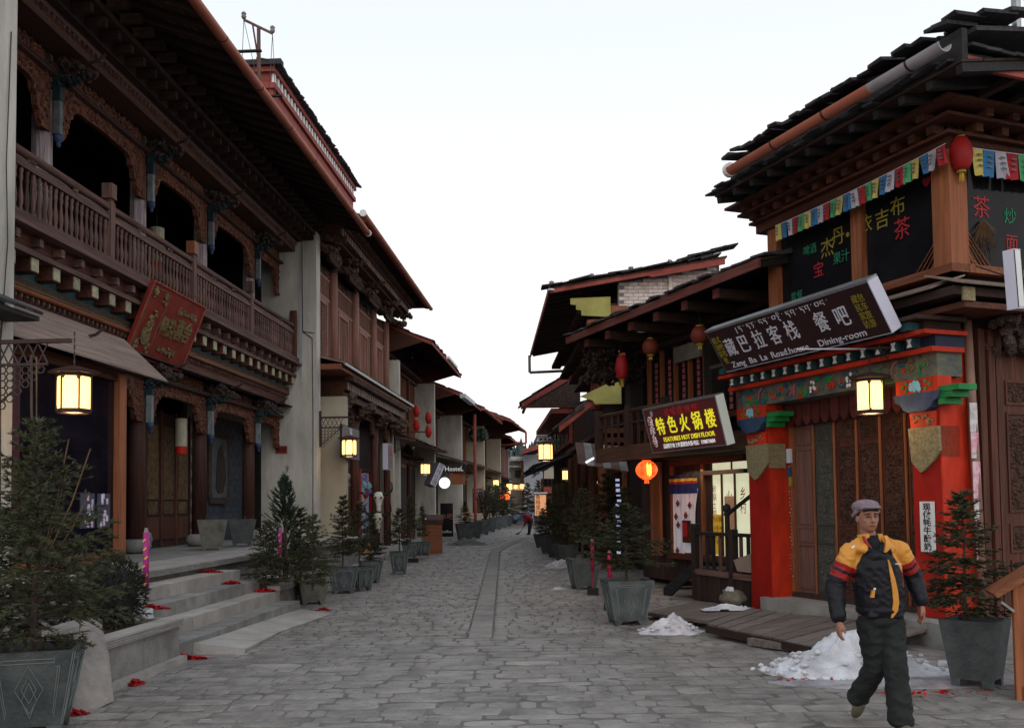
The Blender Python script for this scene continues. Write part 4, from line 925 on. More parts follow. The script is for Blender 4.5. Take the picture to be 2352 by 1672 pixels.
# tilted sign, hostel sign, round lit sign, dark banner
t = root('tilted_sign', 'grey lightbox sign tilted over the street with pale lettering', 'sign', atd(1005, 1090, 45), 0); t.rotation_euler = (0, radians(26), radians(28))
M().box(-.17, .17, 0, .75, -.58, .58).obj('casing', mat('grey_sign_casing', (.22, .20, .24), .6, .2, 3, 0), t); M().box(-.16, .16, -.012, -.002, -.56, .56).obj('face', m_lilac, t)
text('客\n栈\n住\n宿', m_gsign, t, 0, -.016, 0, .28)
t = root('hostel_sign', 'black sign with white HOSTEL lettering hanging above the street', 'sign', atd(1045, 1077, 50), 0)
M().box(-.72, .62, 0, .04, -.16, .15).obj('board', m_black, t); text('HosteL', m_letterl, t, -.05, -.01, 0, .34)
M().box(-.75, .9, .0, .03, .17, .20).obj('hanging_bar', m_iron, t)
t = root('hanging_board', 'plain wooden board hung under the hostel sign', 'sign', atd(1051, 1097, 50.2), .3)
M().box(-.42, .42, 0, .05, -.36, .36).obj('board', m_orange, t)
t = root('round_lit_sign', 'round glowing white sign with pink ring beside the white end wall', 'sign', atd(1021, 1109, 49), 0)
M().cyl((0, 0, 0), (0, .12, 0), .30, .30, 24).obj('casing', m_white, t); M().cyl((0, -.01, 0), (0, -.002, 0), .285, .285, 24).obj('face', m_whiteglow, t)
q = M()
for k in range(24): a, b = k*pi/12, (k+1)*pi/12; q.cyl((cos(a)*.25, -.014, sin(a)*.25), (cos(b)*.25, -.014, sin(b)*.25), .008, .008, 4)
q.obj('ring', m_plet, t); text('茶', m_plet, t, 0, -.014, 0, .18)
t = root('vertical_sign', 'narrow dark upright sign with yellow characters on the old green bracket house', 'sign', atd(1097, 1150, 60), .1)
M().box(-.32, .32, 0, .06, -.78, .78).obj('board', mat('dark_purple_board', (.06, .02, .05), .5, .2, 3, 0), t); text('水\n仙\n堂', m_olet, t, .08, -.01, -.1, .42); text('古城老店', m_letter, t, 0, -.01, .62, .14)
t = root('window_writing', 'dark shop window with pink and white hand lettering', 'shop window', atd(1024, 1195, 52), 0)
M().box(-.30, .40, 0, .05, -.95, .95).obj('board', m_glass, t); text('水吧', m_plet, t, .05, -.01, .2, .34); text('coffee', m_letter, t, .05, -.01, -.62, .22)
# ============================================================ RIGHT SIDE
def onr(y, px, py): return RF.on(y, px, py)
rr = random.Random(41)
# ---- painted gate
gt = root('painted_gate', 'tall red gate with painted green and blue lintel and carved folding doors', 'gate', (1.9, .3, 0), frame=RF)
PG = .16
GX0, GX1, GX2, GX3 = -.06, .46, 3.42, 3.86
for a, b, z0 in ((GX0, GX1, .02), (GX2, GX3, .30)):
    M().box(a, b, 0, .47, z0, 3.86).obj('red_pillar', m_red, gt)
    M().box(b-.001, b+.004, .012, .46, z0+.02, 3.85).obj('pillar_side', m_redo, gt)
M().box(GX3+.005, GX3+.03, .0, 1.0, .30, 3.15).obj('red_side_wall', m_redo, gt)
# folding carved doors
dw = (GX2-GX1-.16)/6
for k in range(6):
    x = GX1+.08+k*dw; mt = m_pinkwood if k == 0 else (m_stone if k == 1 else m_brownz)
    if k == 0: mt = mat('bare_pink_plank', (.17, .085, .07), .8, .3, 3, .4, 20, WZ)
    if k == 1: mt = mat('grey_green_door', (.085, .085, .075), .8, .4, 5, .5, 30, WZ)
    d = M().box(x+.01, x+dw-.01, .44, .49, .34, 2.90).obj('door_leaf', mt, gt)
    for zz_ in ((.42, 1.05), (1.13, 1.32), (1.40, 2.52), (2.62, 2.84)):
        fr = M(); a, b, z0, z1 = x+.07, x+dw-.07, zz_[0], zz_[1]
        for q in ((a-.02, a, z0, z1), (b, b+.02, z0, z1), (a-.02, b+.02, z0-.02, z0), (a-.02, b+.02, z1, z1+.02)): fr.box(q[0], q[1], .425, .44, q[2], q[3])
        fr.obj('moulding', mt, d)
        if k: 
            q = M().box(a, b, .436, .439, z0, z1); lumps(q, int(150*(z1-z0)), a+.02, b-.02, .425, .438, z0+.02, z1-.02, .028, rr); q.obj('carved_panel', mat('dark_carved_panel', (.085, .038, .026), .75, .45, 9, .9, 38, rnd=.2, dist=.03, vor=1) if k > 1 else mt, d)
    if k == 0: pass
    M().cyl((x+dw, .42, .34), (x+dw, .42, 2.9), .022, .022, 8).obj('door_stile', m_orange, gt)
M().box(GX1+.01, GX1+.08, .38, .47, .30, 3.1).obj('door_frame', m_orange, gt); M().box(GX2-.08, GX2-.01, .38, .47, .30, 3.1).obj('door_frame', m_orange, gt)
M().box(GX1, GX2, .44, .5, 2.9, 3.8).obj('transom_board', m_dark, gt)
M().box(GX1, GX2, .38, .55, .26, .34).obj('threshold', m_darkz, gt)
# row of hanging wooden tongues
tg = M().prism([(-.09, 0), (.09, 0), (.09, -.26), (.05, -.34), (0, -.37), (-.05, -.34), (-.09, -.26)], -.02, .02).mesh('hanging_tongue', mat('shaded_red_tongue', (.095, .020, .018), .7, .3, 5, .2, 30, rnd=.2))  # tongue red darkened to stand for the shade under the lintel
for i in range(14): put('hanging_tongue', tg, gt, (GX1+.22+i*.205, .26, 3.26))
M().box(GX1, GX2, .29, .43, 3.12, 3.26).obj('blue_beam', m_teal, gt)
# painted lintel
LZ0, LZ1 = 3.24, 3.53
m_lint = mat('painted_lintel_ground', (.13, .125, .075), .7, .4, 4, .4, 40, rnd=0, col2=(.03, .05, .09))
lt = M().box(GX0-.1, GX3+.1, -.10, .30, LZ0, LZ1).obj('painted_lintel', m_lint, gt)
def spiral(mb, cx, cz, r, y_, n=10, w=.03, turn=1.5, sgn=1):
    pts = [V((cx+sgn*r*(1-k/n*.8)*cos(k/n*2*pi*turn), y_, cz+r*(1-k/n*.8)*sin(k/n*2*pi*turn))) for k in range(n+1)]
    for a, b in zip(pts, pts[1:]): mb.cyl(a, b, w*.5, w*.5, 4)
pm = [m_green, m_blue, mat('dull_gold_paint', (.16, .12, .05), .7, .4, 12, .3, 40), m_green, m_teal, m_redo]
for i in range(64):
    x = rr.uniform(GX0, GX3); z = rr.uniform(LZ0+.03, LZ1-.03); r_ = rr.uniform(.025, .06); q = M()
    n_ = 7; ph = rr.random()*6
    q.prism([(x+r_*1.5*cos(ph+k*2*pi/n_)*rr.uniform(.6, 1.1), max(LZ0+.005, min(LZ1-.005, z+r_*sin(ph+k*2*pi/n_)*rr.uniform(.6, 1.1)))) for k in range(n_)], -.108-rr.random()*.006, -.101); q.obj('painted_cloud', pm[rr.randrange(6)], lt)
for i in range(16):
    q = M(); spiral(q, GX0+.1+i*.25, LZ0+.14+rr.uniform(-.03, .03), .07, -.116, w=.010, sgn=(-1)**i); q.obj('gold_scroll', m_goldp, lt)
for x in (GX0+.55, GX3-.55):
    q = M()
    for k in range(8): a = pi*.65+k*.19; q.blob((x+.16*cos(a)+.08, -.12, LZ0+.14+.13*sin(a)), .022, rr, (1, .3, 1))
    q.obj('pink_petal', m_plet, lt)
for x, mt in ((GX0+1.3, m_plet), (GX0+1.75, m_white), (GX0+2.15, m_redo), (GX0+2.5, m_white)):
    q = M()
    for k in range(7): q.blob((x+rr.uniform(-.06, .06), -.12, LZ0+.14+rr.uniform(-.08, .08)), .028, rr, (1, .3, 1))
    q.obj('painted_flower', mt, lt)
# dentil cornice over the lintel
M().box(GX0-.2, GX3+.15, -.22, .3, LZ1, LZ1+.06).obj('red_moulding', m_redo, gt)
M().box(GX0-.2, GX3+.15, -.16, .3, LZ1+.06, LZ1+.20).obj('blue_band', mat('dark_blue_band', (.012, .02, .05), .6, .3, 3, 0), gt)
q = M().box(-.055, .055, -.12, 0, -.06, .06).mesh('painted_block', m_teal); q2 = M().prism([(-.04, .05), (.04, .05), (.015, 0), (.04, -.05), (-.04, -.05), (-.015, 0)], -.008, 0).mesh('white_mark', m_white)
for i in range(15): o = put('painted_block', q, gt, (GX0+.0+i*.27, -.16, LZ1+.13)); put('white_mark', q2, o, (0, -.12, 0))
M().box(GX0-.25, GX3+.2, -.38, .3, LZ1+.20, LZ1+.25).obj('red_moulding', m_redo, gt)
q = M().box(-.075, .075, -.16, 0, -.05, .05).mesh('painted_rafter', m_teal)
for i in range(15): put('painted_rafter', q, gt, (GX0-.05+i*.28, -.28, LZ1+.31))
M().box(GX0-.3, GX3+.2, -.50, .3, LZ1+.37, LZ1+.42).obj('eave_board', m_dark, gt)
M().box(GX0-.2, GX3+.1, -.28, .3, LZ1+.25, LZ1+.37).obj('eave_backing', m_dark, gt)
# capitals: flower box, stepped green corbels, gold cloth shields
for s, a, b in ((0, GX0, GX1), (1, GX2, GX3)):
    c = (a+b)/2; zc = 3.62
    M().box(a-.12, b+.12, -.12, .10, 3.06, 3.24).obj('red_flower_box', m_redo, gt)
    q = M().prism([(c-.38, 3.06), (c+.38, 3.06), (c+.34, 2.97), (c+.27, 2.94), (c+.22, 2.87), (c+.12, 2.83), (c-.14, 2.83), (c-.22, 2.87), (c-.27, 2.94), (c-.35, 2.97)], -.13, .06); q.obj('blue_scallop', m_blue, gt)
    fl = M()
    for k in range(14): an = k*.9; fl.blob((c+.10*cos(an)*(k/14), -.135, 3.15+.06*sin(an)*(k/14)), .038, rr, (1, .4, 1))
    fl.obj('painted_flower', m_flower, gt)
    lf_ = M()
    for k in range(8): an = k*pi/4; lf_.blob((c+.22*cos(an), -.13, 3.15+.065*sin(an)), .028, rr, (1, .4, 1))
    lf_.obj('painted_leaf', m_green, gt)
    for k in range(3):
        M().box(b+.12-.02, b+.42-k*.11, -.10, .18, 3.04-k*.075, 3.11-k*.075).obj('green_corbel', m_green, gt)
    M().prism([(a+.0, 2.83), (b-.0, 2.83), (b-.02, 2.64), (a+.02, 2.64)], -.03, -.003).obj('red_collar', m_redo, gt)
    q = lumps(M(), 16, a+.06, b-.06, -.045, -.03, 2.67, 2.80, .022, rr); q.obj('collar_scroll', m_goldp, gt)
    zt, zm, zb = 2.64, 2.22, 2.08
    M().prism([(a-.02, zt), (b+.03, zt), (b+.04, zm+.12), (c+.16, zm), (c, zb+.02), (c-.06, zb), (a+.02, zm)], -.04, -.004).obj('gold_cloth_shield', m_goldp, gt)
    M().box(b+.006, b+.03, .0, .30, 2.26, 2.64).obj('gold_cloth_side', m_goldp, gt); M().box(b+.006, b+.028, .0, .30, 2.645, 2.83).obj('red_collar_side', m_redo, gt)
# step in front of the gate
sp_ = M().box(.30, 3.5, -.10, .55, .02, .26).obj('gate_step', m_slab, gt)
M().box(3.3, 4.9, -.35, 1.4, -.02, .29).obj('plinth', m_stone, gt)
t = root('white_notice', 'white upright notice with black characters on the red pillar', 'notice', (3.66, -.02, 1.4), frame=RF)
M().box(3.54, 3.77, -.028, -.016, 1.10, 1.72).obj('paper', m_white, t)
text('现\n做\n牦\n牛\n酸\n奶', m_blet, t, 3.655, -.031, 1.405, .098, 1.3, ex=.001, bold=.002)
# frayed string of charms at the door frame
q = M()
for k in range(36): q.blob((.50+rr.uniform(-.02, .02), .36, 2.5-k*.055), .016, rr)
o = q.obj('charm_string', mat('dusty_tinsel', (.35, .22, .2), .7, .5, 12, 0)); t = root('hanging_charms', 'frayed tinsel string of charms beside the folding doors', 'charm', (.5, .36, 2.5), frame=RF); o.parent = t; o.location = -V((.5, .36, 2.5))
q = M().bx((.53, .34, 2.45), (.10, .04, .22)); q.obj('cloth_scrap', m_lilac, t); M().bx((.52, .335, 2.2), (.07, .03, .16)).obj('cloth_scrap', m_blue, t); M().bx((.55, .335, 2.05), (.06, .03, .14)).obj('cloth_scrap', m_olet, t)

# ---- dining house over the gate
dh = root('corner_restaurant', 'wooden corner restaurant upstairs with wide dark windows, shingled eaves and copper gutter', 'house', (2.2, .6, 4.3), frame=RF)
DY = .20; X0, X1 = .42, 3.95; ZS, ZW, ZE = 4.58, 6.02, 6.42
M().box(X0, X1, DY+.25, 6, 4.45, 7.2).obj('core_wall', m_interior, dh)
M().box(X0, X1+.03, DY+.02, DY+.05, ZS, ZW).obj('window_pane', m_glass, dh)
for x, w in ((.52, .22), (onr(.12, 1966, 560)[0], .20)): M().box(x-w/2, x+w/2, DY-.08, DY+.10, 4.45, ZW+.05).obj('window_post', m_orange, dh)
M().box(X1-.16, X1+.12, DY-.12, DY+.16, 4.50, ZW+.10).obj('corner_post', m_orange, dh)
M().box(X0-.05, X1+.16, DY-.16, DY+.12, 4.50, 4.60).obj('window_sill', m_orangex, dh)
# facade B (turns the corner, faces down the street towards the viewer)
M().box(X1+.02, X1+.05, DY+.1, 7, ZS, ZW).obj('window_pane', m_glass, dh)
M().box(X1-.12, X1+.16, DY+.1, 7, 4.50, 4.60).obj('window_sill', m_orangex, dh)
for y_ in (2.2, 4.2): M().box(X1-.08, X1+.10, y_-.1, y_+.1, 4.50, ZW).obj('window_post', m_orange, dh)
# stepped corbel cornice
for k, (z0, z1, ov) in enumerate(((6.02, 6.16, .14), (6.16, 6.20, .24), (6.30, 6.34, .40), (6.42, 6.46, .58))):
    M().box(X0-.15-ov*.5, X1+ov, DY-ov, DY+.3, z0, z1).obj('cornice_board', m_brown, dh); M().box(X1-.3, X1+ov, DY+.3, 7, z0, z1).obj('cornice_board', m_brown, dh)
M().box(X0-.1, X1+.1, DY-.1, 7, 6.2, 6.5).obj('cornice_backing', m_dark, dh)
cbm = M().box(-.055, .055, -.17, 0, -.05, .05).mesh('corbel_block', m_brown)
for row, (z, ov) in enumerate(((6.25, .22), (6.38, .38))):
    for i in range(13): put('corbel_block', cbm, dh, (X0-.1+i*.305, DY-ov+.08, z))
    for i in range(12): put('corbel_block', cbm, dh, (X1+ov-.08, DY+.2+i*.42, z), (0, 0, pi/2))
# layered rough shingle eaves, and the gutter cutting through them
ex0, ex1, ey = .50, 5.15, -.95
soffit(dh, ex0-.1, ex1, ey+.12, 6.36, .18, .5, m_dark, m_black, .4, 4)
roof_tiles(dh, ex0-.28, ex1-.1, ey+.12, 6.36, .18, .55, 26, 2, 51, th=.03, jit=2.2, over=.12)
roof_tiles(dh, ex0+.15, ex1+.1, ey+.05, 6.76, .22, 1.0, 25, 3, 52, th=.04, jit=2.2, over=.02)
M().box(ex0+.3, ex1, ey+.14, ey+.22, 6.5, 6.84).obj('eave_backing', m_black, dh)
M().slab((ex0, ey+.35, 6.90), (ex1, ey+.35, 6.90), (ex1, 4, 7.6), (ex0, 4, 7.6), .05).obj('roof', m_tile, dh)
# second slope over facade B
m = Matrix.Rotation(pi/2, 4, 'Z')
eB = 5.10
M().slab((eB, ey+.2, 6.60), (eB, 7, 6.60), (3.0, 7, 7.1), (3.0, ey+.2, 7.1), .05).obj('roof', m_tile, dh)
tm = bpy.data.meshes.new('roof_shingle'); 
tmB = M().box(-.11, .11, 0, .45, -.016, .016).mesh('roof_shingle', m_tile)
for j in range(2):
    for i in range(24): put('roof_shingle', tmB, dh, (eB+.1-j*.25, -.6+i*.21, 6.64+j*.09+rr.uniform(0, .03)), (.2+rr.uniform(-.06, .03), rr.uniform(-.05, .05), pi/2+rr.uniform(-.05, .05)))
for i in range(9): M().box(3.9, eB-.02, .1+i*.5, .2+i*.5, 6.46, 6.54).obj('rafter', m_dark, dh)
M().box(eB-.05, eB, -.7, 6, 6.45, 6.58).obj('fascia_board', m_redtrim, dh)
gutter(dh, 1.08, 4.0, ey-.05, 6.66, .095, cap0=True, cap1=False, seg=1.05)
gutter(dh, 4.0, 5.1, ey-.05, 6.66, .095, mt=mat('pale_gutter', (.36, .33, .36), .5, .2, 3, .05, 30), cap0=False, cap1=False, seg=.6)  # end stretch of the gutter in a paler colour
M().cyl((4.9, .3, 7.0), (4.92, .3, 9.4), .05, .05, 8).obj('vent_pipe', m_metal, dh)
# pent roof wrapping the corner under the windows
for nm, a in (('A', 0), ('B', 1)):
    for k in range(9 if a == 0 else 10):
        if a == 0:
            x = X0+.1+k*.41; M().slab((x, DY-.62, 4.24), (x+.40, DY-.62, 4.24), (x+.40, DY-.06, 4.44), (x, DY-.06, 4.44), .02).obj('pent_board', m_sheet, dh)
        else:
            y_ = DY-.50+k*.41; M().slab((X1+.62, y_, 4.24), (X1+.62, y_+.40, 4.24), (X1+.06, y_+.40, 4.44), (X1+.06, y_, 4.44), .02).obj('pent_board', m_sheet, dh)
M().box(X0, X1+.5, DY-.5, DY+.3, 4.12, 4.22).obj('pent_beam', m_dark, dh); M().box(X1-.2, X1+.5, DY+.3, 7, 4.12, 4.22).obj('pent_beam', m_dark, dh)
for y_ in (DY-.3, DY+.5, DY+1.4): M().box(X1+.5, X1+.53, y_-.09, y_+.09, 4.05, 4.21).obj('flower_block', m_goldp, dh)
M().box(X1-.3, X1+.5, DY-.35, 7, 3.98, 4.05).obj('pent_beam', m_brown, dh)
# ground floor of facade B: carved brown doors
M().box(X1-.15, X1-.1, .5, 7, .2, 4.1).obj('side_wall', m_dark, dh)
for k in range(5):
    y0 = .95+k*.62; d = M().box(X1-.1, X1-.04, y0, y0+.58, .28, 3.6).obj('door_leaf', m_brownz, dh)
    for z0, z1 in ((.40, .95), (1.1, 1.4), (1.6, 2.8), (2.95, 3.2)):
        q = M().box(X1-.04, X1-.035, y0+.12, y0+.46, z0, z1)
        for _ in range(int(90*(z1-z0))): q.blob((X1-.03, rr.uniform(y0+.14, y0+.44), rr.uniform(z0+.02, z1-.02)), .026, rr, (.5, 1.2, 1))
        q.obj('carved_panel', mat('dark_carved_panel', (0, 0, 0)), d)
        fr = M().box(X1-.04, X1-.02, y0+.09, y0+.12, z0-.03, z1+.03).box(X1-.04, X1-.02, y0+.46, y0+.49, z0-.03, z1+.03).box(X1-.04, X1-.02, y0+.12, y0+.46, z1, z1+.03).box(X1-.04, X1-.02, y0+.12, y0+.46, z0-.03, z0); fr.obj('moulding', m_brownz, d)
for y_ in (.62, .78, .9): M().box(X1-.1, X1+.02, y_-.05, y_+.05, .28, 3.85).obj('door_post', m_brownz, dh)
q = M()
for j in range(110): q.blob((X1+rr.uniform(-.05, .35), rr.uniform(.7, 3.5), 3.72+rr.uniform(-.2, .3)), .08, rr)
q.obj('carved_bracket', m_carved, dh)
dp_ = M().cyl((X1+.06, .46, .3), (X1-.04, .46, 3.95), .055, .055, 10).obj('drain_pipe', mat('flesh_pink_pipe', (.30, .17, .13), .6, .2, 3, .1), dh, smooth=True)
t = root('torn_poster', 'torn pink and white paper poster pasted round the drain pipe', 'poster', (X1+.12, .40, 1.9), frame=RF)
prev = None
for k, (z0, z1, mt) in enumerate(((2.56, 2.92, m_lilac), (2.30, 2.555, m_plet), (2.24, 2.295, m_lilac), (1.75, 2.2, m_plet), (1.5, 1.74, m_lilac), (1.0, 1.49, m_plet))):
    w = .12 if k < 5 else .02
    M().box(X1+.055-(z0-1.9)*.02, X1+.062-(z0-1.9)*.02, .36, .36+w, z0, z1).obj('paper_strip', mat('poster_pink_white', (.62, .50, .54), .8, .4, 9, 0, col2=(.50, .10, .20), rnd=0) if mt is m_plet else mat('poster_white', (.62, .58, .60), .8, .3, 9, 0, rnd=0), t)
# ---- window lettering upstairs
def wt(s, mt, px, py, size, y_=DY+.005, sx=1, ang=0):
    x, z = onr(y_, px, py); o = text(s, mt, dh, x, y_, z, size, sx, ex=.002, name='window_lettering'); return o
for s, px, py, sz in (('杰', 1900, 572, .30), ('丹', 1925, 545, .28), ('依', 1987, 518, .28), ('吉', 2026, 506, .28), ('布', 2062, 477, .28), ('●', 1947, 540, .09)): wt(s, m_olet, px, py, sz)
wt('啤酒', m_glet, 1860, 575, .17, sx=.9); wt('果汁', m_glet, 1932, 592, .19, sx=.9); wt('套餐', m_glet, 1830, 680, .14); wt('宝', m_rlet, 1880, 622, .24); wt('茶', m_rlet, 2072, 528, .30)
wt('♥', m_rlet, 2128, 420, .12); wt('奶', m_glass, 1990, 400, .01)
for s, px, py, sz, mt in (('茶', 2254, 480, .30, m_rlet), ('炒', 2320, 500, .22, m_glet), ('面', 2324, 560, .22, m_rlet)):
    FB_ = Frame(RF.w(X1+.055, 0), RF.y.x, RF.y.y); x, z = FB_.on(0, px, py)
    text(s, mt, dh, X1+.056, x, z, sz, ex=.002, rot=(pi/2, 0, pi/2), name='window_lettering')
for px in (1975, 2150):     # little lattice corner screens
    pass
q = M(); 
for k in range(7): q.cyl((X1-.62+k*.09, DY-.01, ZS), (X1-.17, DY-.01, ZS+.45-k*.06), .008, .008, 4); q.cyl((X1-.17-.0, DY-.01, ZS+k*.065), (X1-.62+k*.09, DY-.01, ZS), .008, .008, 4)
q.obj('corner_trellis', m_orange, dh)
q = M()
for k in range(7): q.cyl((X1+.065, DY+.6-k*.07, ZS), (X1+.065, DY+.16, ZS+.5-k*.06), .008, .008, 4); q.cyl((X1+.065, DY+.16, ZS+k*.07), (X1+.065, DY+.6-k*.06, ZS), .008, .008, 4)
q.obj('corner_trellis', m_orange, dh)
q = M()
for k in range(60): a = rr.uniform(-1, 1); q.cyl((X1+.09, DY+.45, ZS+.62), (X1+.10, DY+.45+a*.22, ZS+.62-rr.uniform(.1, .5)), .004, .003, 3)
o = q.obj('dried_bouquet', m_straw); t = root('dried_bouquet', 'bunch of dried grass hung by the restaurant corner post', 'bouquet', (X1+.1, DY+.45, ZS+.5), frame=RF); o.name = 'stems'; o.parent = t; o.location = -V((X1+.1, DY+.45, ZS+.5))
# ---- prayer flags
pf = root('prayer_flags', 'string of yellow, blue, white, red and green prayer flags along the restaurant eaves', 'flags', (2.2, -.05, 6.0), frame=RF)
fc = [mat('flag_yellow', (.52, .45, .13), .8, .15, 6, 0, rnd=.1), mat('flag_blue', (.035, .16, .36), .8, .15, 6, 0, rnd=.1), mat('flag_white', (.44, .43, .52), .8, .15, 6, 0, rnd=.1), mat('flag_red', (.36, .02, .03), .8, .15, 6, 0, rnd=.1), mat('flag_green', (.08, .36, .16), .8, .15, 6, 0, rnd=.1)]
m_pr = mat('flag_print', (.12, .13, .14), .8, .1, 6, 0)
def flags(pa, pb, n, start, seed, sag=.03):
    r2 = random.Random(seed); pa, pb = V(pa), V(pb); d = (pb-pa); pts = []
    for k in range(13): f = k/12; pts.append(pa+d*f-V((0, 0, sag*4*f*(1-f))))
    M().tube(pts, .005, 4).obj('string', m_lilac, pf)
    w = d.length/n; u = d.normalized(); ang = atan2(d.y, d.x)
    for i in range(n):
        f = i/n; c = pa+d*f-V((0, 0, sag*4*f*(1-f))); hgt = w*1.75; sw = r2.uniform(-.04, .04); fw = w*.93; nrm = V((-u.y, u.x, 0))
        vs = []; cols_, rows_ = 4, 4
        for j in range(rows_+1):
            for k in range(cols_+1):
                vs.append(c+u*(fw*k/cols_)+V((0, 0, -hgt*j/rows_))+u*(sw*(j/rows_)**1.5)+nrm*(.025*sin(k*2.1+i)*(j/rows_)))
        fs = [(j*(cols_+1)+k, j*(cols_+1)+k+1, (j+1)*(cols_+1)+k+1, (j+1)*(cols_+1)+k) for j in range(rows_) for k in range(cols_)]
        o = M().raw(vs, fs).obj('flag', fc[(start+i) % 5], pf)
        q = M()
        for j in range(3): q.bx(c+u*(fw*.5+sw*.3*j)+V((0, 0, -hgt*(.25+.2*j)))-nrm*(.03), (fw*.45, .003, .02), Matrix.Rotation(ang, 3, 'Z'))
        q.obj('print', m_pr, o)
x0_, z0_ = onr(-.08, 1781, 519); x1_, z1_ = onr(-.08, 2172, 330)
flags((x0_, -.08, z0_), (x1_, -.08, z1_), 24, 0, 61)
FBf = Frame(RF.w(X1+.25, 0), RF.y.x, RF.y.y); a0 = FBf.on(0, 2232, 340); a1 = FBf.on(0, 2400, 358)
flags((X1+.25, a0[0], a0[1]), (X1+.25, a1[0]+.3, a1[1]), 8, 0, 62, .01)
p = RF.w(3.98, -.18); lantern_red(2207, 355, p.y, .135, .40, 'big red cloth lantern at the restaurant corner among the prayer flags', cord=.28)
# far right lightbox sign
t = root('hanging_sign', 'white edged sign box hanging at the right edge under the eaves', 'sign', atd(2341, 640, 9.6), .3); t.rotation_euler = (0, radians(-4), .5)
M().box(-.06, .06, 0, .12, -.31, .31).obj('casing', m_lilac, t); M().box(-.045, .045, -.006, -.001, -.29, .29).obj('face', m_white, t)
for x_ in (-.055, .055): M().box(x_-.002, x_+.002, -.01, -.002, -.3, .3).obj('stitch_line', m_blet, t)
M().tube([(-.4, .2, .16), (.06, .2, .08)], .008).obj('stay', m_iron, t)
# ---- long maroon sign over the gate
TIB = [[((0, 0), (1, 0)), ((.15, 0), (.15, -.5), (.5, -.5)), ((.85, 0), (.85, -1))], [((0, 0), (1, 0)), ((.6, 0), (.3, -.35), (.75, -.5), (.45, -1))],
       [((0, 0), (.9, 0)), ((.1, 0), (.1, -.45), (.8, -.45), (.8, -.8))], [((0, 0), (.1, -.6), (.8, -.6), (.9, 0)), ((.2, 0), (.9, 0))],
       [((0, 0), (.4, 0)), ((.2, 0), (.2, -.5), (.5, -.3), (.75, -.6), (.75, -1.1)), ((.6, 0), (.9, 0))], [((.5, 0), (.5, -1.2))], [((0, 0), (.9, 0)), ((.45, 0), (.2, -.3), (.6, -.5), (.2, -.8), (.7, -1.2)), ((.2, .35), (.5, .2), (.8, .35))]]
def tibetan(t, mt, x, y_, z, s_, n, width, seed):
    """a line of head-stroke script, one mesh per letter"""
    r2 = random.Random(seed); st_ = width/n
    for i in range(n):
        q = M()
        if i % 3 == 2: q.box(x+i*st_+st_*.3, x+i*st_+st_*.3+s_*.14, y_-.004, y_, z-s_*.14, z)
        else:
            for pl in TIB[r2.choice((0, 1, 2, 3, 4, 6) if i else (5,))]:
                for a, b in zip(pl, pl[1:]): q.cyl((x+i*st_+a[0]*st_*.8, y_, z+a[1]*s_), (x+i*st_+b[0]*st_*.8, y_, z+b[1]*s_), s_*.065, s_*.065, 4)
        q.obj('lettering', mt, t)
def panel_sign(name, label, corners, y0, y1, depth, mtf, mts, tilt):
    """corners px: TL TR BR BL ; y0,y1: offset of the top / bottom edge from the facade line"""
    a = [RF.on(y1, *corners[3]), RF.on(y1, *corners[2])]; b = [RF.on(y0, *corners[0]), RF.on(y0, *corners[1])]
    xa, xb = (a[0][0]+b[0][0])/2, (a[1][0]+b[1][0])/2; zb = (a[0][1]+a[1][1])/2; zt = (b[0][1]+b[1][1])/2
    L = xb-xa; Hh = sqrt((zt-zb)**2+(y1-y0)**2); tl = atan2(y1-y0, zt-zb)
    t = root(name, label, 'sign', RF.w((xa+xb)/2, y1, zb), RF.a); t.rotation_euler = (tl, 0, RF.a)
    M().box(-L/2, L/2, 0, depth, 0, Hh).obj('casing', mts, t); M().box(-L/2+.015, L/2-.015, -.008, -.001, .015, Hh-.015).obj('face', mtf, t)
    M().box(-L/2-.01, L/2+.01, -.015, depth+.01, Hh, Hh+.02).obj('top_edge', m_metal, t)
    print('sign', name, round(L, 2), round(Hh, 2), [round(v, 2) for v in (a[0][1], a[1][1], b[0][1], b[1][1])])
    return t, L, Hh
t, L, Hh = panel_sign('long_restaurant_sign', 'long maroon signboard with white characters leaning out over the painted gate', ((1625, 772), (1995, 632), (2047, 757), (1665, 863)), -.98, -.62, .15, m_sign, m_lilac, 0)
M().box(L/2+.001, L/2+.012, -.01, .16, .01, Hh-.01).obj('end_panel', m_lilac, t)
k = Hh/.85
for s, fx in zip('藏巴拉客栈餐吧', (.12, .215, .32, .425, .53, .705, .815)): text(s, m_letter, t, (fx-.5)*L, -.012, Hh*.50, .43*Hh, .85, bold=.001)
text('Zang  Ba  La  Road.house    Dining-room', m_letter, t, -.02*L, -.012, Hh*.13, .19*Hh, 1.30)
tibetan(t, m_letter, -.30*L, -.012, Hh*.91, .115*Hh, 21, .60*L, 3)
for fx, s in ((.045, '藏式\n酒吧\n客栈\n餐'), (.925, '藏包\n民车\n家旅\n访游')): text(s, m_olet, t, (fx-.5)*L, -.012, Hh*.50, .165*Hh, .9)
for x_ in (-L/2+.3, L/2-.3): M().tube([(x_, .1, 0), (x_, .65, -.1)], .015).obj('mounting_arm', m_iron, t)
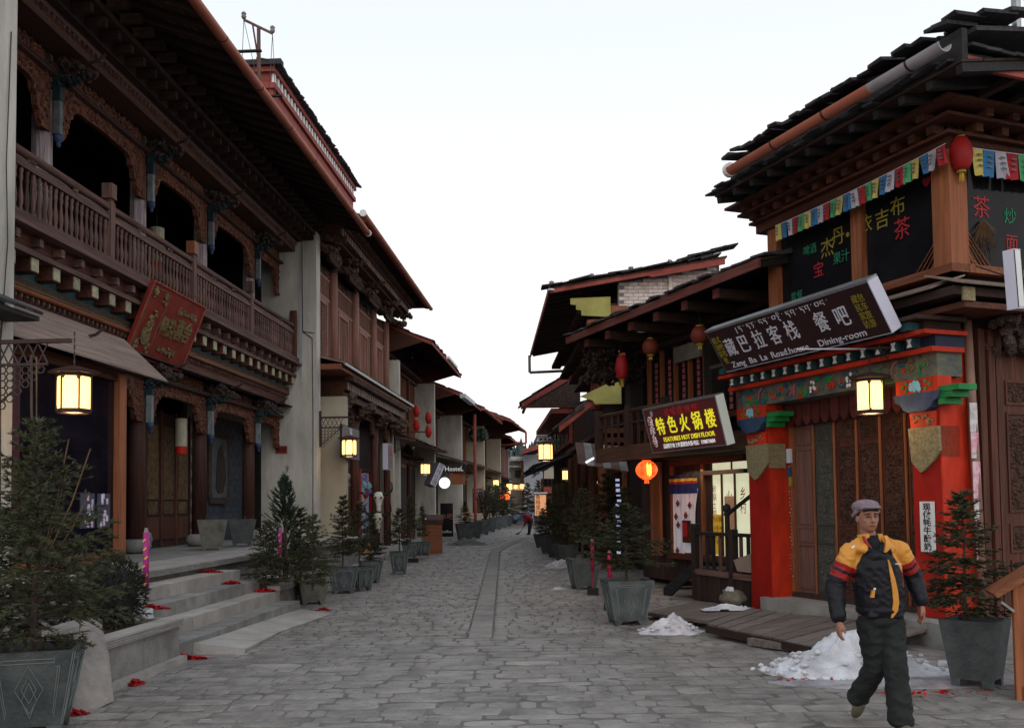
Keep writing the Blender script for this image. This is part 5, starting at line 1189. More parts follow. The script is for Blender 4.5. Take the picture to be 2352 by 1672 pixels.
# ---- hot pot lightbox
t, L, Hh = panel_sign('hotpot_lightbox', 'maroon lightbox sign with glowing yellow characters beside the gate', ((1480, 941), (1650, 906), (1665, 1020), (1497, 1044)), -.62, -.42, .13, m_sign2, m_metal, 0)
M().box(L/2+.001, L/2+.012, -.01, .14, .0, Hh).obj('end_panel', mat('pale_lit_side', (.65, .72, .68), .4, .05, 2, 0, rnd=0, emit=.12), t)
for a, b, c, d in ((-L/2, L/2, 0, .02), (-L/2, L/2, Hh-.02, Hh), (-L/2, -L/2+.02, .02, Hh-.02), (L/2-.02, L/2, .02, Hh-.02)): M().box(a, b, -.02, -.0085, c, d).obj('frame', m_metal, t)
k = Hh/.9
for s, fx in zip('特色火锅楼', (.21, .375, .54, .71, .88)): text(s, m_lettery, t, (fx-.5)*L, -.012, Hh*.545, .40*Hh, .92, bold=.004)
text('FEATURES HOT DISH FLOOR', m_lettery, t, (.55-.5)*L, -.012, Hh*.265, .145*Hh, 1.06)
text('高原牦牛肉 土鸡 腊排骨火锅 电话：13988710684', m_letterl, t, (.53-.5)*L, -.012, Hh*.12, .115*Hh, .82)
text('老\n字\n号', m_letterl, t, (.075-.5)*L, -.011, Hh*.46, .23*Hh, .85, bold=.009); text('老\n字\n号', m_rlet, t, (.075-.5)*L, -.018, Hh*.46, .23*Hh, .85, bold=.001)
M().box((.28-.5)*L, (.78-.5)*L, -.012, -.0085, Hh*.76, Hh*.93).obj('red_plate', m_redlan, t); tibetan(t, m_plet, -.19*L, -.014, Hh*.90, .11*Hh, 14, .44*L, 5); text('香', m_letter, t, (.12-.5)*L, -.012, Hh*.87, .12*k)

# ---- the lit lantern in front of the gate, on its own long bracket
LB = RF.w(3.62, -.06); 
iron_lantern(1999, 910, 11.9, .46, 'large lit lantern hanging in front of the painted gate lintel', power=9, arm=.26, rz=.1)
br_ = root('lantern_bracket', 'iron lantern bracket with scrollwork fixed on the right red pillar', 'bracket', RF.w(3.66, -.03, 3.0), 0)
o_ = br_.location; pt = lambda px, py, d: atd(px, py, d)-o_
w0, w1 = pt(2150, 770, 11.5), pt(2158, 900, 11.5); e0 = pt(1990, 800, 12.0)
M().cyl(w0+V((0, 0, .05)), w1, .035, .03, 6).obj('back_bar', m_iron, br_); M().cyl(w0+V((0, 0, -.14)), e0, .022, .022, 6).obj('arm', m_iron, br_); M().cyl(w0+V((0, 0, -.30)), e0.lerp(w0, .45)+V((0, 0, -.24)), .020, .020, 6).obj('lower_bar', m_iron, br_)
q = M()
for k in range(8):
    a = (w0+V((0, 0, -.16))).lerp(e0, k/10); b = (w0+V((0, 0, -.29))).lerp(e0+V((0, 0, -.14)), (k+1)/10); q.cyl(a, b, .009, .009, 4); q.cyl(a+V((0, 0, -.13)), b+V((0, 0, .13)), .009, .009, 4)
for k in range(9):
    c_ = w1.lerp(w0, .25+.06*k)+V((-.07-.035*(k % 4), 0, 0)); pts = [c_+V((.05*cos(u*pi/3), 0, .05*sin(u*pi/3))) for u in range(7)]; q.tube(pts, .009, 4)
q.obj('scrollwork', m_iron, br_)
t = root('pale_rod', 'thin pale rod lying level in front of the long signboard', 'rod', atd(1940, 801, 12.0), 0); o_ = t.location
M().cyl(atd(1830, 802, 12.0)-o_, atd(2052, 801, 12.0)-o_, .010, .010, 6).obj('tube', m_lilac, t)
# ============================================================ HOT POT HOUSE (right, beyond the gate)
HY = 1.0
hp = root('hotpot_house', 'dark timber house with upstairs balcony, long shingled eave and lit shop windows', 'house', (-4, 1.6, 0), frame=RF)
HX0, HX1 = onr(-.3, 1305, 762)[0]+.25, .6
M().box(HX0, HX1, HY+.5, 8, -.02, 5.9).obj('core_wall', m_interior, hp)
ez, ey = 5.33, -.30
soffit(hp, HX0-.3, HX1+.2, ey, ez, .20, HY+.5, m_soff, m_black, .45, 4)
M().box(HX0-.3, HX1+.2, ey-.04, ey, ez-.02, ez+.13).obj('fascia_board', mat('dark_faded_fascia', (.14, .042, .034), .8, .4, 3, .4, 20, WX), hp)
M().slab((HX0-.3, ey+.2, ez+.22), (HX1+.3, ey+.2, ez+.22), (HX1+.3, 4, ez+1.0), (HX0-.3, 4, ez+1.0), .05).obj('roof', m_tile, hp)
roof_tiles(hp, HX0-.3, HX1+.3, ey, ez, .20, .8, 26, 3, 71, th=.035, jit=2.0, over=.08)
for i in range(6): M().box(HX0+.4+i*1.0, HX0+.56+i*1.0, ey+.12, HY+.4, ez-.20, ez-.04).obj('outrigger_beam', m_dark, hp); M().box(HX0+.4+i*1.0, HX0+.56+i*1.0, ey+.08, ey+.119, ez-.20, ez-.04).obj('beam_end', mat('dark_faded_fascia', (0, 0, 0)), hp)
for z, y_ in ((5.12, HY-.15), (5.0, HY+.0)): M().box(HX0, HX1, y_, HY+.5, z, z+.10).obj('cornice_beam', m_dark, hp)
q = M()
for j in range(380): q.blob((rr.uniform(HX0-.2, HX0+.5), rr.uniform(-.1, HY+.3), rr.uniform(4.4, 5.35)), .05, rr)
q.obj('carved_corner_bracket', m_carved, hp)
# upstairs windows
wn = M().box(HX0, HX1, HY+.30, HY+.36, 3.45, 5.0).obj('upper_window', m_glass, hp)
for x in (HX0+.1, -2.7, -.1): M().box(x-.13, x+.13, HY-.02, HY+.30, 2.9, 5.05).obj('post', m_black, hp)
i = 0; x = HX0+.6
while x < HX1-.2:
    M().box(x-.035, x+.035, HY+.22, HY+.30, 3.45, 5.0).obj('mullion', m_orange, wn)
    if i % 1 == 0 and x < -.6:
        q = M()
        for k in range(7+(i*3) % 4): q.bx((x+.27, HY+.285, 4.72-k*.13), (.10, .01, .10)); 
        q.obj('red_script_strip', m_plet, wn)
    x += .56; i += 1
M().box(-4.2, -3.2, HY+.14, HY+.2, 4.62, 4.95).obj('rolled_blind', m_stone, hp); M().box(-2.5, -.3, HY+.14, HY+.2, 4.62, 5.0).obj('rolled_blind', m_stone, hp)
M().box(HX0, HX1, HY+.15, HY+.4, 3.33, 3.45).obj('window_sill', m_brown, hp)
# balcony
bx0, bx1, by = onr(.15, 1374, 1040)[0], -2.9, .15
M().box(bx0, HX1-.5, by, HY+.5, 2.66, 2.88).obj('balcony_floor', m_dark, hp); M().box(bx0, HX1-.5, by-.06, by+.06, 2.62, 2.92).obj('balcony_beam', mat('reddish_beam', (.115, .052, .030), .75, .4, 2.2, .4, 18, WX), hp)
M().cyl((bx0, by, 3.62), (bx1, by, 3.62), .045, .045, 6).obj('handrail', m_brown, hp); M().box(bx0, bx1, by-.025, by+.025, 3.36, 3.40).obj('middle_rail', m_dark, hp)
for i in range(int((bx1-bx0)/.29)): x = bx0+.1+i*.29; M().box(x-.022, x+.022, by-.02, by+.02, 2.92, 3.6).obj('baluster', m_brownz, hp)
for x in (bx0+.05, (bx0+bx1)/2, bx1): M().box(x-.07, x+.07, by-.07, by+.07, 2.9, 3.75).obj('rail_post', m_darkz, hp)
for px, py, r_, h_, l in ((1428, 844, .135, .50, 'long red lantern with gold script under the hot pot house eave'), (1494, 797, .16, .30, 'round dark red lantern, middle of three under the eave'), (1607, 770, .16, .30, 'round dark red lantern with gold rim left of the long sign')):
    x, z = onr(.2, px, py); d = RF.w(x, .2).y; lantern_red(px, py, d, r_, h_, l, mt=mat('dull_red_lantern', (.15, .010, .010), .6, .5, 9, 0, rnd=0, col2=(.10, .04, .012)) if h_ < .4 else None)
x, z = onr(.25, 1485, 1080); t = lantern_red(1485, 1079, RF.w(x, .25).y, .215, .32, 'glowing orange red round lantern hanging below the balcony', glow=True)
q = M()
for k in range(-1, 2): q.blob((.03*k+.02, -.212, 0), .055, rr, (.5, .3, 2.4))
q.obj('glowing_core', m_redglowc, t); text('老\n火\n锅', m_gold, t, -.12, -.19, 0, .08); text('老\n火\n锅', m_gold, t, .10, -.20, 0, .08)
ld = bpy.data.lights.new('red_lantern_bulb', 'POINT'); ld.energy = 7; ld.color = (1, .18, .05); ld.shadow_soft_size = .2; lo = bpy.data.objects.new('bulb', ld); COL.objects.link(lo); lo.parent = t; lo.location = (0, -.1, -.35)
# ground floor: dark plank wall to the left, lit shop to the right
for k in range(9):
    x = HX0+.1+k*.31; M().box(x, x+.295, HY+.30, HY+.36, .1, 2.62).obj('wall_plank', m_darkz, hp)
# the lit shop front: porch posts, door with tibetan curtain, glazed bays
sx0 = -3.9
FH = HY+.35
def hx(px, y=FH, py=1100): return onr(y, px, py)[0]
def hz(px, py, y=FH): return onr(y, px, py)[1]
M().box(hx(1520), hx(1722), FH, FH+.03, .7, 2.62).obj('lit_room', m_shop, hp)
for k, px in enumerate((1524, 1529, 1534, 1539)): x = hx(px); M().box(x-.05, x+.05, HY+.05, HY+.12, .62, 2.6).obj('door_slat', m_orange, hp)
for px in (1551, 1622): x = hx(px); M().box(x-.05, x+.05, HY+.25, HY+.33, .6, 2.62).obj('door_post', m_orange, hp)
M().box(hx(1549), hx(1724), HY+.2, HY+.33, 2.50, 2.62).obj('lintel', m_brown, hp)
zc = hz(1670, 1084)
M().box(hx(1624), hx(1724), HY+.2, HY+.33, zc-.04, zc+.04).obj('transom', m_brown, hp)
for px in (1660, 1690): M().box(hx(px)-.018, hx(px)+.018, HY+.31, HY+.34, .7, zc-.04).obj('mullion', m_brown, hp)
M().box(hx(1684)-.018, hx(1684)+.018, HY+.31, HY+.33, zc+.04, 2.5).obj('mullion', m_brown, hp)
M().box(hx(1549), hx(1724), HY+.15, HY+.33, .58, .70).obj('sill', m_brown, hp)
for px, c in ((1645, '欢'), (1671, '迎'), (1700, '光')): x = hx(px); text(c, m_rlet, hp, x, FH-.004, hz(1670, 1046), .30, .9, ex=.001, name='window_lettering')
for px, s, z_, sz, mt in ((1641, '砂\n锅\n土\n鸡', 1.75, .16, m_plet), (1674, '火\n锅', 1.65, .30, m_rlet), (1706, '乡\n村', 1.75, .26, m_rlet)): text(s, mt, hp, hx(px), FH-.004, z_, sz, .8, ex=.001, name='window_lettering')
def pane_pic(px0, px1, z0, z1, mt, nm, label):
    x0, x1 = hx(px0), hx(px1); t = root(nm, label, 'poster', ((x0+x1)/2, FH, (z0+z1)/2), frame=RF); M().box(x0, x1, FH-.012, FH-.002, z0, z1).obj('sheet', mt, t); return t, x0, x1
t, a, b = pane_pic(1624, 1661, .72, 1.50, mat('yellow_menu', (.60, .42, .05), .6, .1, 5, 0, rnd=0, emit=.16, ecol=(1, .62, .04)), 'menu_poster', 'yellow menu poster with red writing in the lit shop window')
text('特色火锅', m_rlet, t, (a+b)/2, FH-.014, 1.40, .12, .9, ex=.001); text('牦牛火锅 38\n土鸡火锅 48\n腊排骨  38\n菌子火锅 58', m_rlet, t, (a+b)/2, FH-.014, 1.10, .09, .9, ex=.001)
t, a, b = pane_pic(1664, 1686, .95, 1.85, mat('food_poster', (.40, .20, .12), .6, .6, 6, 0, rnd=0, emit=.10, ecol=(.8, .5, .35), col2=(.12, .16, .12)), 'food_poster', 'dim food picture poster behind the middle shop window pane')
# tibetan door curtain
cu = root('door_curtain', 'white door curtain with brown knots under a blue, red and yellow valance', 'curtain', (hx(1588), HY+.22, 1.5), frame=RF)
def cloth(x0, x1, z0, z1, y_, amp, nfold, mt, nm, parent, gather=0):
    vs = []; nx, nz = 18, 8
    for j in range(nz+1):
        for k in range(nx+1):
            f = k/nx; gx = gather*sin(pi*(j/nz)); x = x0+(x1-x0)*f; x = x*(1-gx)+(x0+(x1-x0)*.35)*gx
            vs.append((x, y_+amp*sin(f*nfold*2*pi)*(0.3+.7*j/nz), z1+(z0-z1)*j/nz))
    fs = [(j*(nx+1)+k, (j+1)*(nx+1)+k, (j+1)*(nx+1)+k+1, j*(nx+1)+k+1) for j in range(nz) for k in range(nx)]
    return M().raw(vs, fs).obj(nm, mt, parent, smooth=True)
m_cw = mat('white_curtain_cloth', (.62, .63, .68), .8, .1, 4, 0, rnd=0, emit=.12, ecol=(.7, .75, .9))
ca, cb_ = hx(1557), hx(1618)
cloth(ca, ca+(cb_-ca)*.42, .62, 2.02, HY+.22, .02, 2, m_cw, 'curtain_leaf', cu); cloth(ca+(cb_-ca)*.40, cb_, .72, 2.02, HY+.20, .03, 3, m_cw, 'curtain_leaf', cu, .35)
zv = 2.02
for k, (h_, mt) in enumerate(((.20, mat('valance_blue', (.015, .03, .16), .8, .2, 4, 0)), (.05, m_rlet), (.06, m_yellow), (.07, mat('valance_navy', (.012, .015, .04), .8, .2, 4, 0)))):
    cloth(ca-.03, cb_+.03, zv-.10, zv-.10+h_, HY+.16-.002*k, .025, 4, mt, 'valance_band', cu); zv += h_
for (fx, z) in ((.30, 1.72), (.22, 1.45), (.30, 1.28), (.75, 1.68), (.60, 1.48), (.68, 1.30), (.25, .75)):
    x = ca+(cb_-ca)*fx; q = M(); q.bx((x, HY+.15, z), (.11, .006, .11), Matrix.Rotation(.78, 3, 'Y')).bx((x, HY+.145, z), (.05, .006, .05), Matrix.Rotation(.78, 3, 'Y')); q.obj('knot_motif', mat('brown_knot', (.20, .05, .03), .8, .2, 4, 0), cu)
t = root('framed_picture', 'small dark framed picture with red tassel hanging in the shop doorway', 'picture', (hx(1598), HY+.1, 1.1), frame=RF)
M().box(hx(1590), hx(1607), HY+.09, HY+.12, .93, 1.38).obj('frame', m_brown, t); M().box(hx(1593), hx(1602), HY+.07, HY+.09, 1.05, 1.34).obj('tassel', m_rlet, t)
ld = bpy.data.lights.new('shop_light', 'AREA'); ld.energy = 9; ld.color = (.95, 1, .75); ld.size = 2; ld.size_y = .3; ld.shape = 'RECTANGLE'
lo = bpy.data.objects.new('shop_tube_light', ld); COL.objects.link(lo); lo.parent = hp; lo.location = V((hx(1640), HY+.1, 2.45))-OFF[hp.name]; lo.rotation_euler = (radians(-20), 0, 0)
# raised wooden porch with stair and railing in front of the shop
po = root('timber_porch', 'old black timber porch with railing, plank skirt and a short open stair', 'porch', (-1.4, .2, 0), frame=RF)
PX0, PX1, PY = hx(1597, .15, 1380), -.05, .15
M().box(PX0, PX1, PY, HY+.5, .50, .58).obj('deck', m_dark, po)
n = 9
for k in range(n): x = PX0+(PX1-PX0)*k/n; M().box(x+.005, x+(PX1-PX0)/n-.008, PY-.03, PY, .02, .50).obj('skirt_plank', m_darkz, po)
M().box(PX0, PX1, PY-.06, PY-.03, .46, .56).obj('edge_board', m_oldwood, po)
for x in (PX0+.05, (PX0+PX1)/2+.25, PX1-.05): M().box(x-.06, x+.06, PY-.06, PY+.06, .02, 1.28).obj('rail_post', m_darkz, po)
M().box(PX0, PX1, PY-.035, PY+.035, 1.16, 1.22).obj('top_rail', m_black, po)
for k in range(8): x = PX0+.22+k*(PX1-PX0-.3)/8; M().box(x-.035, x+.035, PY-.015, PY+.015, .56, 1.16).obj('baluster', m_oldwoodz if k % 3 == 0 else m_black, po)
M().cyl((PX0+.05, PY, 1.28), (PX0+.05, PY, 1.36), .08, .08, 10).obj('post_cap', m_black, po)
p0 = RF.loc(gnd(1487, 1408)); # foot of the stair
sxs = PX0-.95
for y_ in (PY-.10, PY+.62):
    M().raw([(sxs, y_, .0), (sxs+.22, y_, .0), (PX0, y_, .40), (PX0, y_, .62), (sxs, y_, .14), (sxs, y_+.05, .0), (sxs+.22, y_+.05, .0), (PX0, y_+.05, .40), (PX0, y_+.05, .62), (sxs, y_+.05, .14)],
            [(0, 1, 2, 3, 4), (9, 8, 7, 6, 5), (0, 5, 6, 1), (1, 6, 7, 2), (2, 7, 8, 3), (3, 8, 9, 4), (4, 9, 5, 0)]).obj('stringer', m_black, po)
for k in range(3): x = sxs+.12+k*.27; M().box(x, x+.24, PY-.05, PY+.62, .13+k*.15, .165+k*.15).obj('tread', m_oldwood, po)
# sloping handrail to a turned newel in front of the windows
M().lathe([(.045, 0), (.045, .30), (.06, .33), (.05, .36), (.07, .42), (.06, .48), (.02, .51)], 10, (hx(1668, PY), PY, 1.2)).obj('newel', m_black, po)
M().cyl((hx(1672, PY), PY, 1.55), (PX1-.02, PY+.1, 1.98), .035, .035, 7).obj('sloping_rail', m_black, po)
cb = root('cardboard_sheet', 'pale cardboard sheet stuck behind the porch railing by the red pillar', 'cardboard', (-.3, PY+.1, .6), frame=RF)
M().prism([(-.62, .78), (-.08, .92), (-.08, .60), (-.52, .60)], PY-.10, PY-.085).obj('sheet', mat('cardboard', (.34, .25, .21), .9, .1, 4, .1, 20), cb)
t = root('rubbish_bag_bin', 'short round bin with a black rubbish bag by the porch stair', 'bin', gnd(1531, 1330), 0)
M().lathe([(.17, 0), (.18, .30), (.16, .32)], 12).obj('bin', m_brown, t); q = M()
for k in range(14): q.blob((rr.uniform(-.1, .1), rr.uniform(-.1, .1), .36+rr.uniform(0, .1)), .11, rr)
q.obj('bag', mat('black_plastic', (.012, .012, .014), .25, .3, 6, .4, 20), t)
# ============================================================ grey board ramp in front of the gate
dk = root('board_ramp', 'low ramp of worn grey boards laid in front of the painted gate', 'ramp', (2, -1, 0), frame=RF)
A, B, C, D = RF.loc(gnd(1625, 1432, .16)), RF.loc(gnd(1925, 1494, .12)), RF.loc(gnd(2150, 1440, .22)), RF.loc(gnd(1722, 1398, .16))
nb = 11
for k in range(nb):
    f0, f1 = k/nb, (k+1)/nb-.008; a0, a1, b0, b1 = A.lerp(B, f0), A.lerp(B, f1), D.lerp(C, f0), D.lerp(C, f1); z_ = rr.uniform(-.012, .012)
    for p in (a0, a1, b0, b1): p.z += z_
    M().slab(a0, a1, b1, b0, .035).obj('deck_board', m_board, dk)
M().slab(A+V((0, -.03, -.02)), B+V((0, -.03, -.02)), B+V((0, .05, -.02)), A+V((0, .05, -.02)), .09).obj('edge_joist', m_dark, dk)
A2, B2 = RF.loc(gnd(1480, 1405, .10)), RF.loc(gnd(1630, 1425, .14)); C2, D2 = RF.loc(gnd(1735, 1395, .14)), RF.loc(gnd(1600, 1380, .10))
for k in range(4):
    f0, f1 = k/4, (k+1)/4-.01; M().slab(A2.lerp(B2, f0), A2.lerp(B2, f1), D2.lerp(C2, f1), D2.lerp(C2, f0), .05).obj('deck_board', m_board, dk)
ct = RF.loc(gnd(1565, 1425)); M().box(ct.x-.6, ct.x+.5, ct.y+.05, ct.y+.4, -.01, .09).obj('joist', m_dark, dk)
p = gnd(1785, 1490); t = root('loose_plank', 'short thick grey plank lying on the cobbles before the ramp', 'plank', p, RF.a+.28)
M().box(-.36, .36, -.10, .10, .015, .10).obj('plank', m_board, t)
# ============================================================ houses beyond the hot pot house
FR = Frame((2.55, 24.6), .026, -1)
bh = root('brick_gable_house', 'tall house with whitewashed brick gable, faded red bargeboard and deep overhanging roof', 'house', (-5, 1, 0), frame=FR)
GE = -1.5; L = 10.8
M().box(-L, -.4, .6, 5, -.02, 7.1).obj('core_wall', m_dark, bh)
zr = lambda y: 7.42+(y-GE)*.175
M().prismx([(.35, 6.3), (3.1, 6.3), (3.1, zr(3.1)-.1), (.35, zr(.35)-.12)], -.4, -.25).obj('gable_wall', m_mortar, bh)
bm = M().box(0, .02, -.125, .125, -.042, .042).mesh('brick', m_brick); n = 0
for r in range(18):
    for c in range(13):
        y_ = .50+c*.265+(.13 if r % 2 else 0); z = 6.62+r*.098
        if z < zr(y_)-.16 and y_ < 3.0 and n < 230: put('brick', bm, bh, (-.25+rr.uniform(-.004, .008), y_, z)); n += 1
M().box(-.25, -.14, 1.70, 1.80, 6.5, 7.75).obj('brick_pier', m_brick, bh)
for s_ in (0,):
    M().raw([(.12, GE, zr(GE)-.02), (.12, 3.15, zr(3.15)-.02), (.12, 3.15, zr(3.15)-.21), (.12, 1.2, zr(1.2)-.21), (.12, 1.1, zr(1.1)-.15), (.12, GE, zr(GE)-.15), (.18, GE, zr(GE)-.02), (.18, 3.15, zr(3.15)-.02), (.18, 3.15, zr(3.15)-.21), (.18, 1.2, zr(1.2)-.21), (.18, 1.1, zr(1.1)-.15), (.18, GE, zr(GE)-.15)],
            [(5, 4, 3, 2, 1, 0), (6, 7, 8, 9, 10, 11), (0, 1, 7, 6), (1, 2, 8, 7), (2, 3, 9, 8), (3, 4, 10, 9), (4, 5, 11, 10), (5, 0, 6, 11)]).obj('bargeboard', m_redtrim, bh)
M().slab((-L, GE, zr(GE)), (.2, GE, zr(GE)), (.2, 3.2, zr(3.2)), (-L, 3.2, zr(3.2)), .04).obj('roof', m_soff, bh)
for i in range(20): x = -L+.3+i*.55; M().raw([(x, GE+.05, zr(GE)-.14), (x+.07, GE+.05, zr(GE)-.14), (x+.07, .6, zr(.6)-.14), (x, .6, zr(.6)-.14), (x, GE+.05, zr(GE)-.05), (x+.07, GE+.05, zr(GE)-.05), (x+.07, .6, zr(.6)-.05), (x, .6, zr(.6)-.05)], [(0, 3, 2, 1), (4, 5, 6, 7), (0, 1, 5, 4), (1, 2, 6, 5), (2, 3, 7, 6), (3, 0, 4, 7)]).obj('rafter', m_dark, bh)
M().box(-L, .2, GE-.04, GE, zr(GE)-.12, zr(GE)+.03).obj('fascia_board', m_redtrim, bh)
r2 = random.Random(9)
for j in range(13):          # loose slates and stones weighting the near edge
    y_ = GE+.05+j*.35; M().bx((.05+r2.uniform(-.1, .12), y_, zr(y_)+.05+r2.uniform(0, .03)), (.5, .55, .035), Matrix.Rotation(.17+r2.uniform(-.05, .12), 3, 'X')).obj('roof_shingle', m_tile, bh)
    if j % 3 == 0: M().blob((.1, y_, zr(y_)+.13), .08, r2).obj('roof_stone', m_stone, bh)
for j in range(4): y_ = 2.2+j*.3; M().bx((.1, y_, zr(y_)+.13+.03*j), (.5, .75, .04), Matrix.Rotation(.17+r2.uniform(-.05, .18), 3, 'X')).obj('roof_shingle', m_tile, bh)
M().lathe([(.09, 0), (.11, .02), (.09, .05)], 12).obj('pipe_end', m_white, bh, loc=(.20, GE+.02, zr(GE)-.10))
for zz_, y_ in ((6.95, -.6), (6.6, -.35), (6.25, -.1), (5.95, .1)): M().box(-L, -.3, y_, .6, zz_, zz_+.14).obj('cornice_beam', m_brown, bh)
q = bpy.data.meshes['cornice_block']
for row in range(2):
    for i in range(24): put('cornice_block', q, bh, (-L+.3+i*.45, -.4+row*.3, 6.88-row*.4))
pz = M().prismx([(-.95, 7.18), (.12, 7.22), (.12, 6.68), (-.66, 6.72), (-.66, 6.86), (-.80, 6.88), (-.80, 7.0), (-.95, 7.02)], -.10, -.05).obj('yellow_plywood', m_ply, bh)
M().box(-.4, -.15, .13, .6, 6.3, 7.0).obj('orange_post_end', m_orange, bh)
for z in (6.32, 6.5): M().box(-.42, -.1, -.5, .4, z, z+.12).obj('carved_beam_end', m_orangex, bh)
for k in range(8): M().box(-.9-k*.9, -.45-k*.9, .35, .58, 4.9, 5.9).obj('slatted_window', m_redtrim, bh)
# mid pent roof
M().slab((-4.2, -1.25, 3.85), (-.1, -1.25, 3.85), (-.1, .6, 5.35), (-4.2, .6, 5.35), .06).obj('pent_roof', m_tile, bh)
M().raw([(-.1, -1.3, 3.80), (-.1, .6, 5.34), (-.1, .6, 5.10), (-.1, -1.3, 3.62), (-.04, -1.3, 3.80), (-.04, .6, 5.34), (-.04, .6, 5.10), (-.04, -1.3, 3.62)], [(3, 2, 1, 0), (4, 5, 6, 7), (0, 1, 5, 4), (2, 3, 7, 6), (3, 0, 4, 7), (1, 2, 6, 5)]).obj('bargeboard', m_redtrim, bh)
roof_tiles(bh, -4.2, -.05, -1.25, 3.7, .8, .9, 10, 2, 77, th=.04, jit=1.6)
M().prismx([(-.75, 4.55), (.35, 5.05), (.35, 4.35), (-.35, 4.35), (-.42, 4.45)], .02, .06).obj('yellow_plywood', m_ply, bh)
for z in (3.35, 3.6, 3.1): M().box(-L, -.2, -.2+(3.6-z)*.6, .6, z, z+.13).obj('cornice_beam', m_brown, bh)
for i in range(5): x = -.6-i*2.4; M().cyl((x, -.1, 0), (x, -.1, 3.4), .13, .12, 8).obj('porch_post', m_orange if i == 0 else m_brownz, bh)
for k in range(6):
    d = M().box(-2.2-k*1.75, -.7-k*1.75, .45, .58, .1, 2.9).obj('shop_door', m_brownz if k % 2 else m_orange, bh)
    M().box(-2.0-k*1.75, -.9-k*1.75, .42, .445, .9, 2.6).obj('door_glass', m_glass, d)
dpipe = M().tube([(-L+.05, GE-.06, zr(GE)-.05), (-L+.05, GE-.06, zr(GE)-.7), (-L+.05, .6, zr(GE)-.62)], .055, 8).obj('drain_pipe', m_metal, bh)
# leaning plank awnings under it
aw2 = root('plank_awning', 'old grey plank awning propped beside the dark plank wall', 'awning', atd(1385, 1060, 22.6), 0)
for k in range(6): M().slab((-.62+k*.20, -.35, -.05-k*.035), (-.43+k*.20, -.35, -.07-k*.035), (-.43+k*.20, .6, .50-k*.02), (-.62+k*.20, .6, .52-k*.02), .03).obj('awning_plank', m_stone if k % 2 else m_oldwood, aw2)
t = root('tube_lamp', 'small white tube lamp under the plank awning', 'lamp', atd(1355, 1057, 22.3), 0); M().bx((0, 0, 0), (.22, .05, .045), Matrix.Rotation(-.5, 3, 'Y')).obj('tube', m_whiteglow, t); M().bx((0, .04, .03), (.26, .05, .03), Matrix.Rotation(-.5, 3, 'Y')).obj('holder', m_metal, t)
iron_lantern(1253, 1038, 23.5, .46, 'lit iron lantern hanging over the right side of the street', power=8, arm=.3)
iron_lantern(1301, 1091, 36, .42, 'smaller lit lantern beneath the dark shingle roof on the right', power=5)
p = atd(1309, 1131, 40); t = root('globe_lamp', 'small warm globe lamp above the dark potted spruces', 'lamp', p, 0); M().lathe([(.05, -.16), (.15, -.08), (.16, .03), (.1, .13), (.03, .17)], 12).obj('globe', m_lamp, t, smooth=True); M().cyl((0, 0, .17), (0, 0, .5), .01, .01, 5).obj('cord', m_iron, t)
# glittering shop strip and door posts by the pots
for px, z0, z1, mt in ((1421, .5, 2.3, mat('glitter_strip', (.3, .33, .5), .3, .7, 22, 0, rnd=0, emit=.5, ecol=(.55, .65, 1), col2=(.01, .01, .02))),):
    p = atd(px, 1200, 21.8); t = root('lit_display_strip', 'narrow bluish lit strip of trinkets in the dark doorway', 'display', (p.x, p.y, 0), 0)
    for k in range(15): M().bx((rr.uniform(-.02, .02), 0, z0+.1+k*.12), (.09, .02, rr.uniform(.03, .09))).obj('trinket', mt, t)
# house 2 on the right, lower
gh = root('low_shingle_house', 'lower house with steep bargeboard and dark shingles past the brick gable house', 'house', (-18, 1, 0), frame=FR)
x0, x1 = -25, -13.2
M().box(x0, x1, .3, 7, -.02, 5.7).obj('core_wall', m_dark, gh); M().slab((x0, -.3, 5.6), (x1, -.3, 5.6), (x1, 3, 6.6), (x0, 3, 6.6), .06).obj('rear_roof', m_tile, gh)
M().slab((-15.6, -1.75, 5.85), (x1, -1.75, 5.85), (x1, .6, 7.25), (-15.6, .6, 7.25), .06).obj('roof', m_soff, gh)
roof_tiles(gh, -15.6, x1, -1.75, 5.75, .6, 2.0, 6, 4, 81, th=.04, jit=1.5)
M().raw([(x1, -1.8, 5.82), (x1, .6, 7.26), (x1, .6, 7.0), (x1, -1.8, 5.62), (x1+.06, -1.8, 5.82), (x1+.06, .6, 7.26), (x1+.06, .6, 7.0), (x1+.06, -1.8, 5.62)], [(3, 2, 1, 0), (4, 5, 6, 7), (0, 1, 5, 4), (2, 3, 7, 6), (3, 0, 4, 7), (1, 2, 6, 5)]).obj('bargeboard', m_redtrim, gh)
M().prismx([(-1.7, 5.72), (.6, 7.05), (.6, 5.72)], x1-.10, x1-.02).obj('gable_board', m_soff, gh); M().box(x1-.05, x1+.05, -1.75, .6, 5.62, 5.72).obj('tie_beam', m_brown, gh)
M().box(x0, x1, -.6, .3, 5.4, 5.6).obj('cornice_beam', m_redtrim, gh); M().box(-15.6, x1, -1.7, -1.6, 5.62, 5.72).obj('eave_beam', m_brown, gh)
M().slab((x0, -1.3, 3.2), (x1+.3, -1.3, 3.2), (x1+.3, .4, 3.9), (x0, .4, 3.9), .07).obj('pent_roof', m_tile, gh); roof_tiles(gh, x0, x1+.3, -1.3, 3.1, .4, .8, 20, 2, 83, th=.05, jit=2.2)
for k in range(5): w = M().box(x0+.4+k*2.3, x0+2.3+k*2.3, .15, .29, 4.2, 5.3).obj('window', m_redtrim, gh); M().box(x0+.6+k*2.3, x0+2.1+k*2.3, .12, .149, 4.35, 5.15).obj('pane', m_glass, w)
for k in range(5): M().box(x0+.4+k*2.3, x0+2.3+k*2.3, .15, .29, .1, 2.7).obj('door', m_orange if k % 2 else m_brownz, gh)
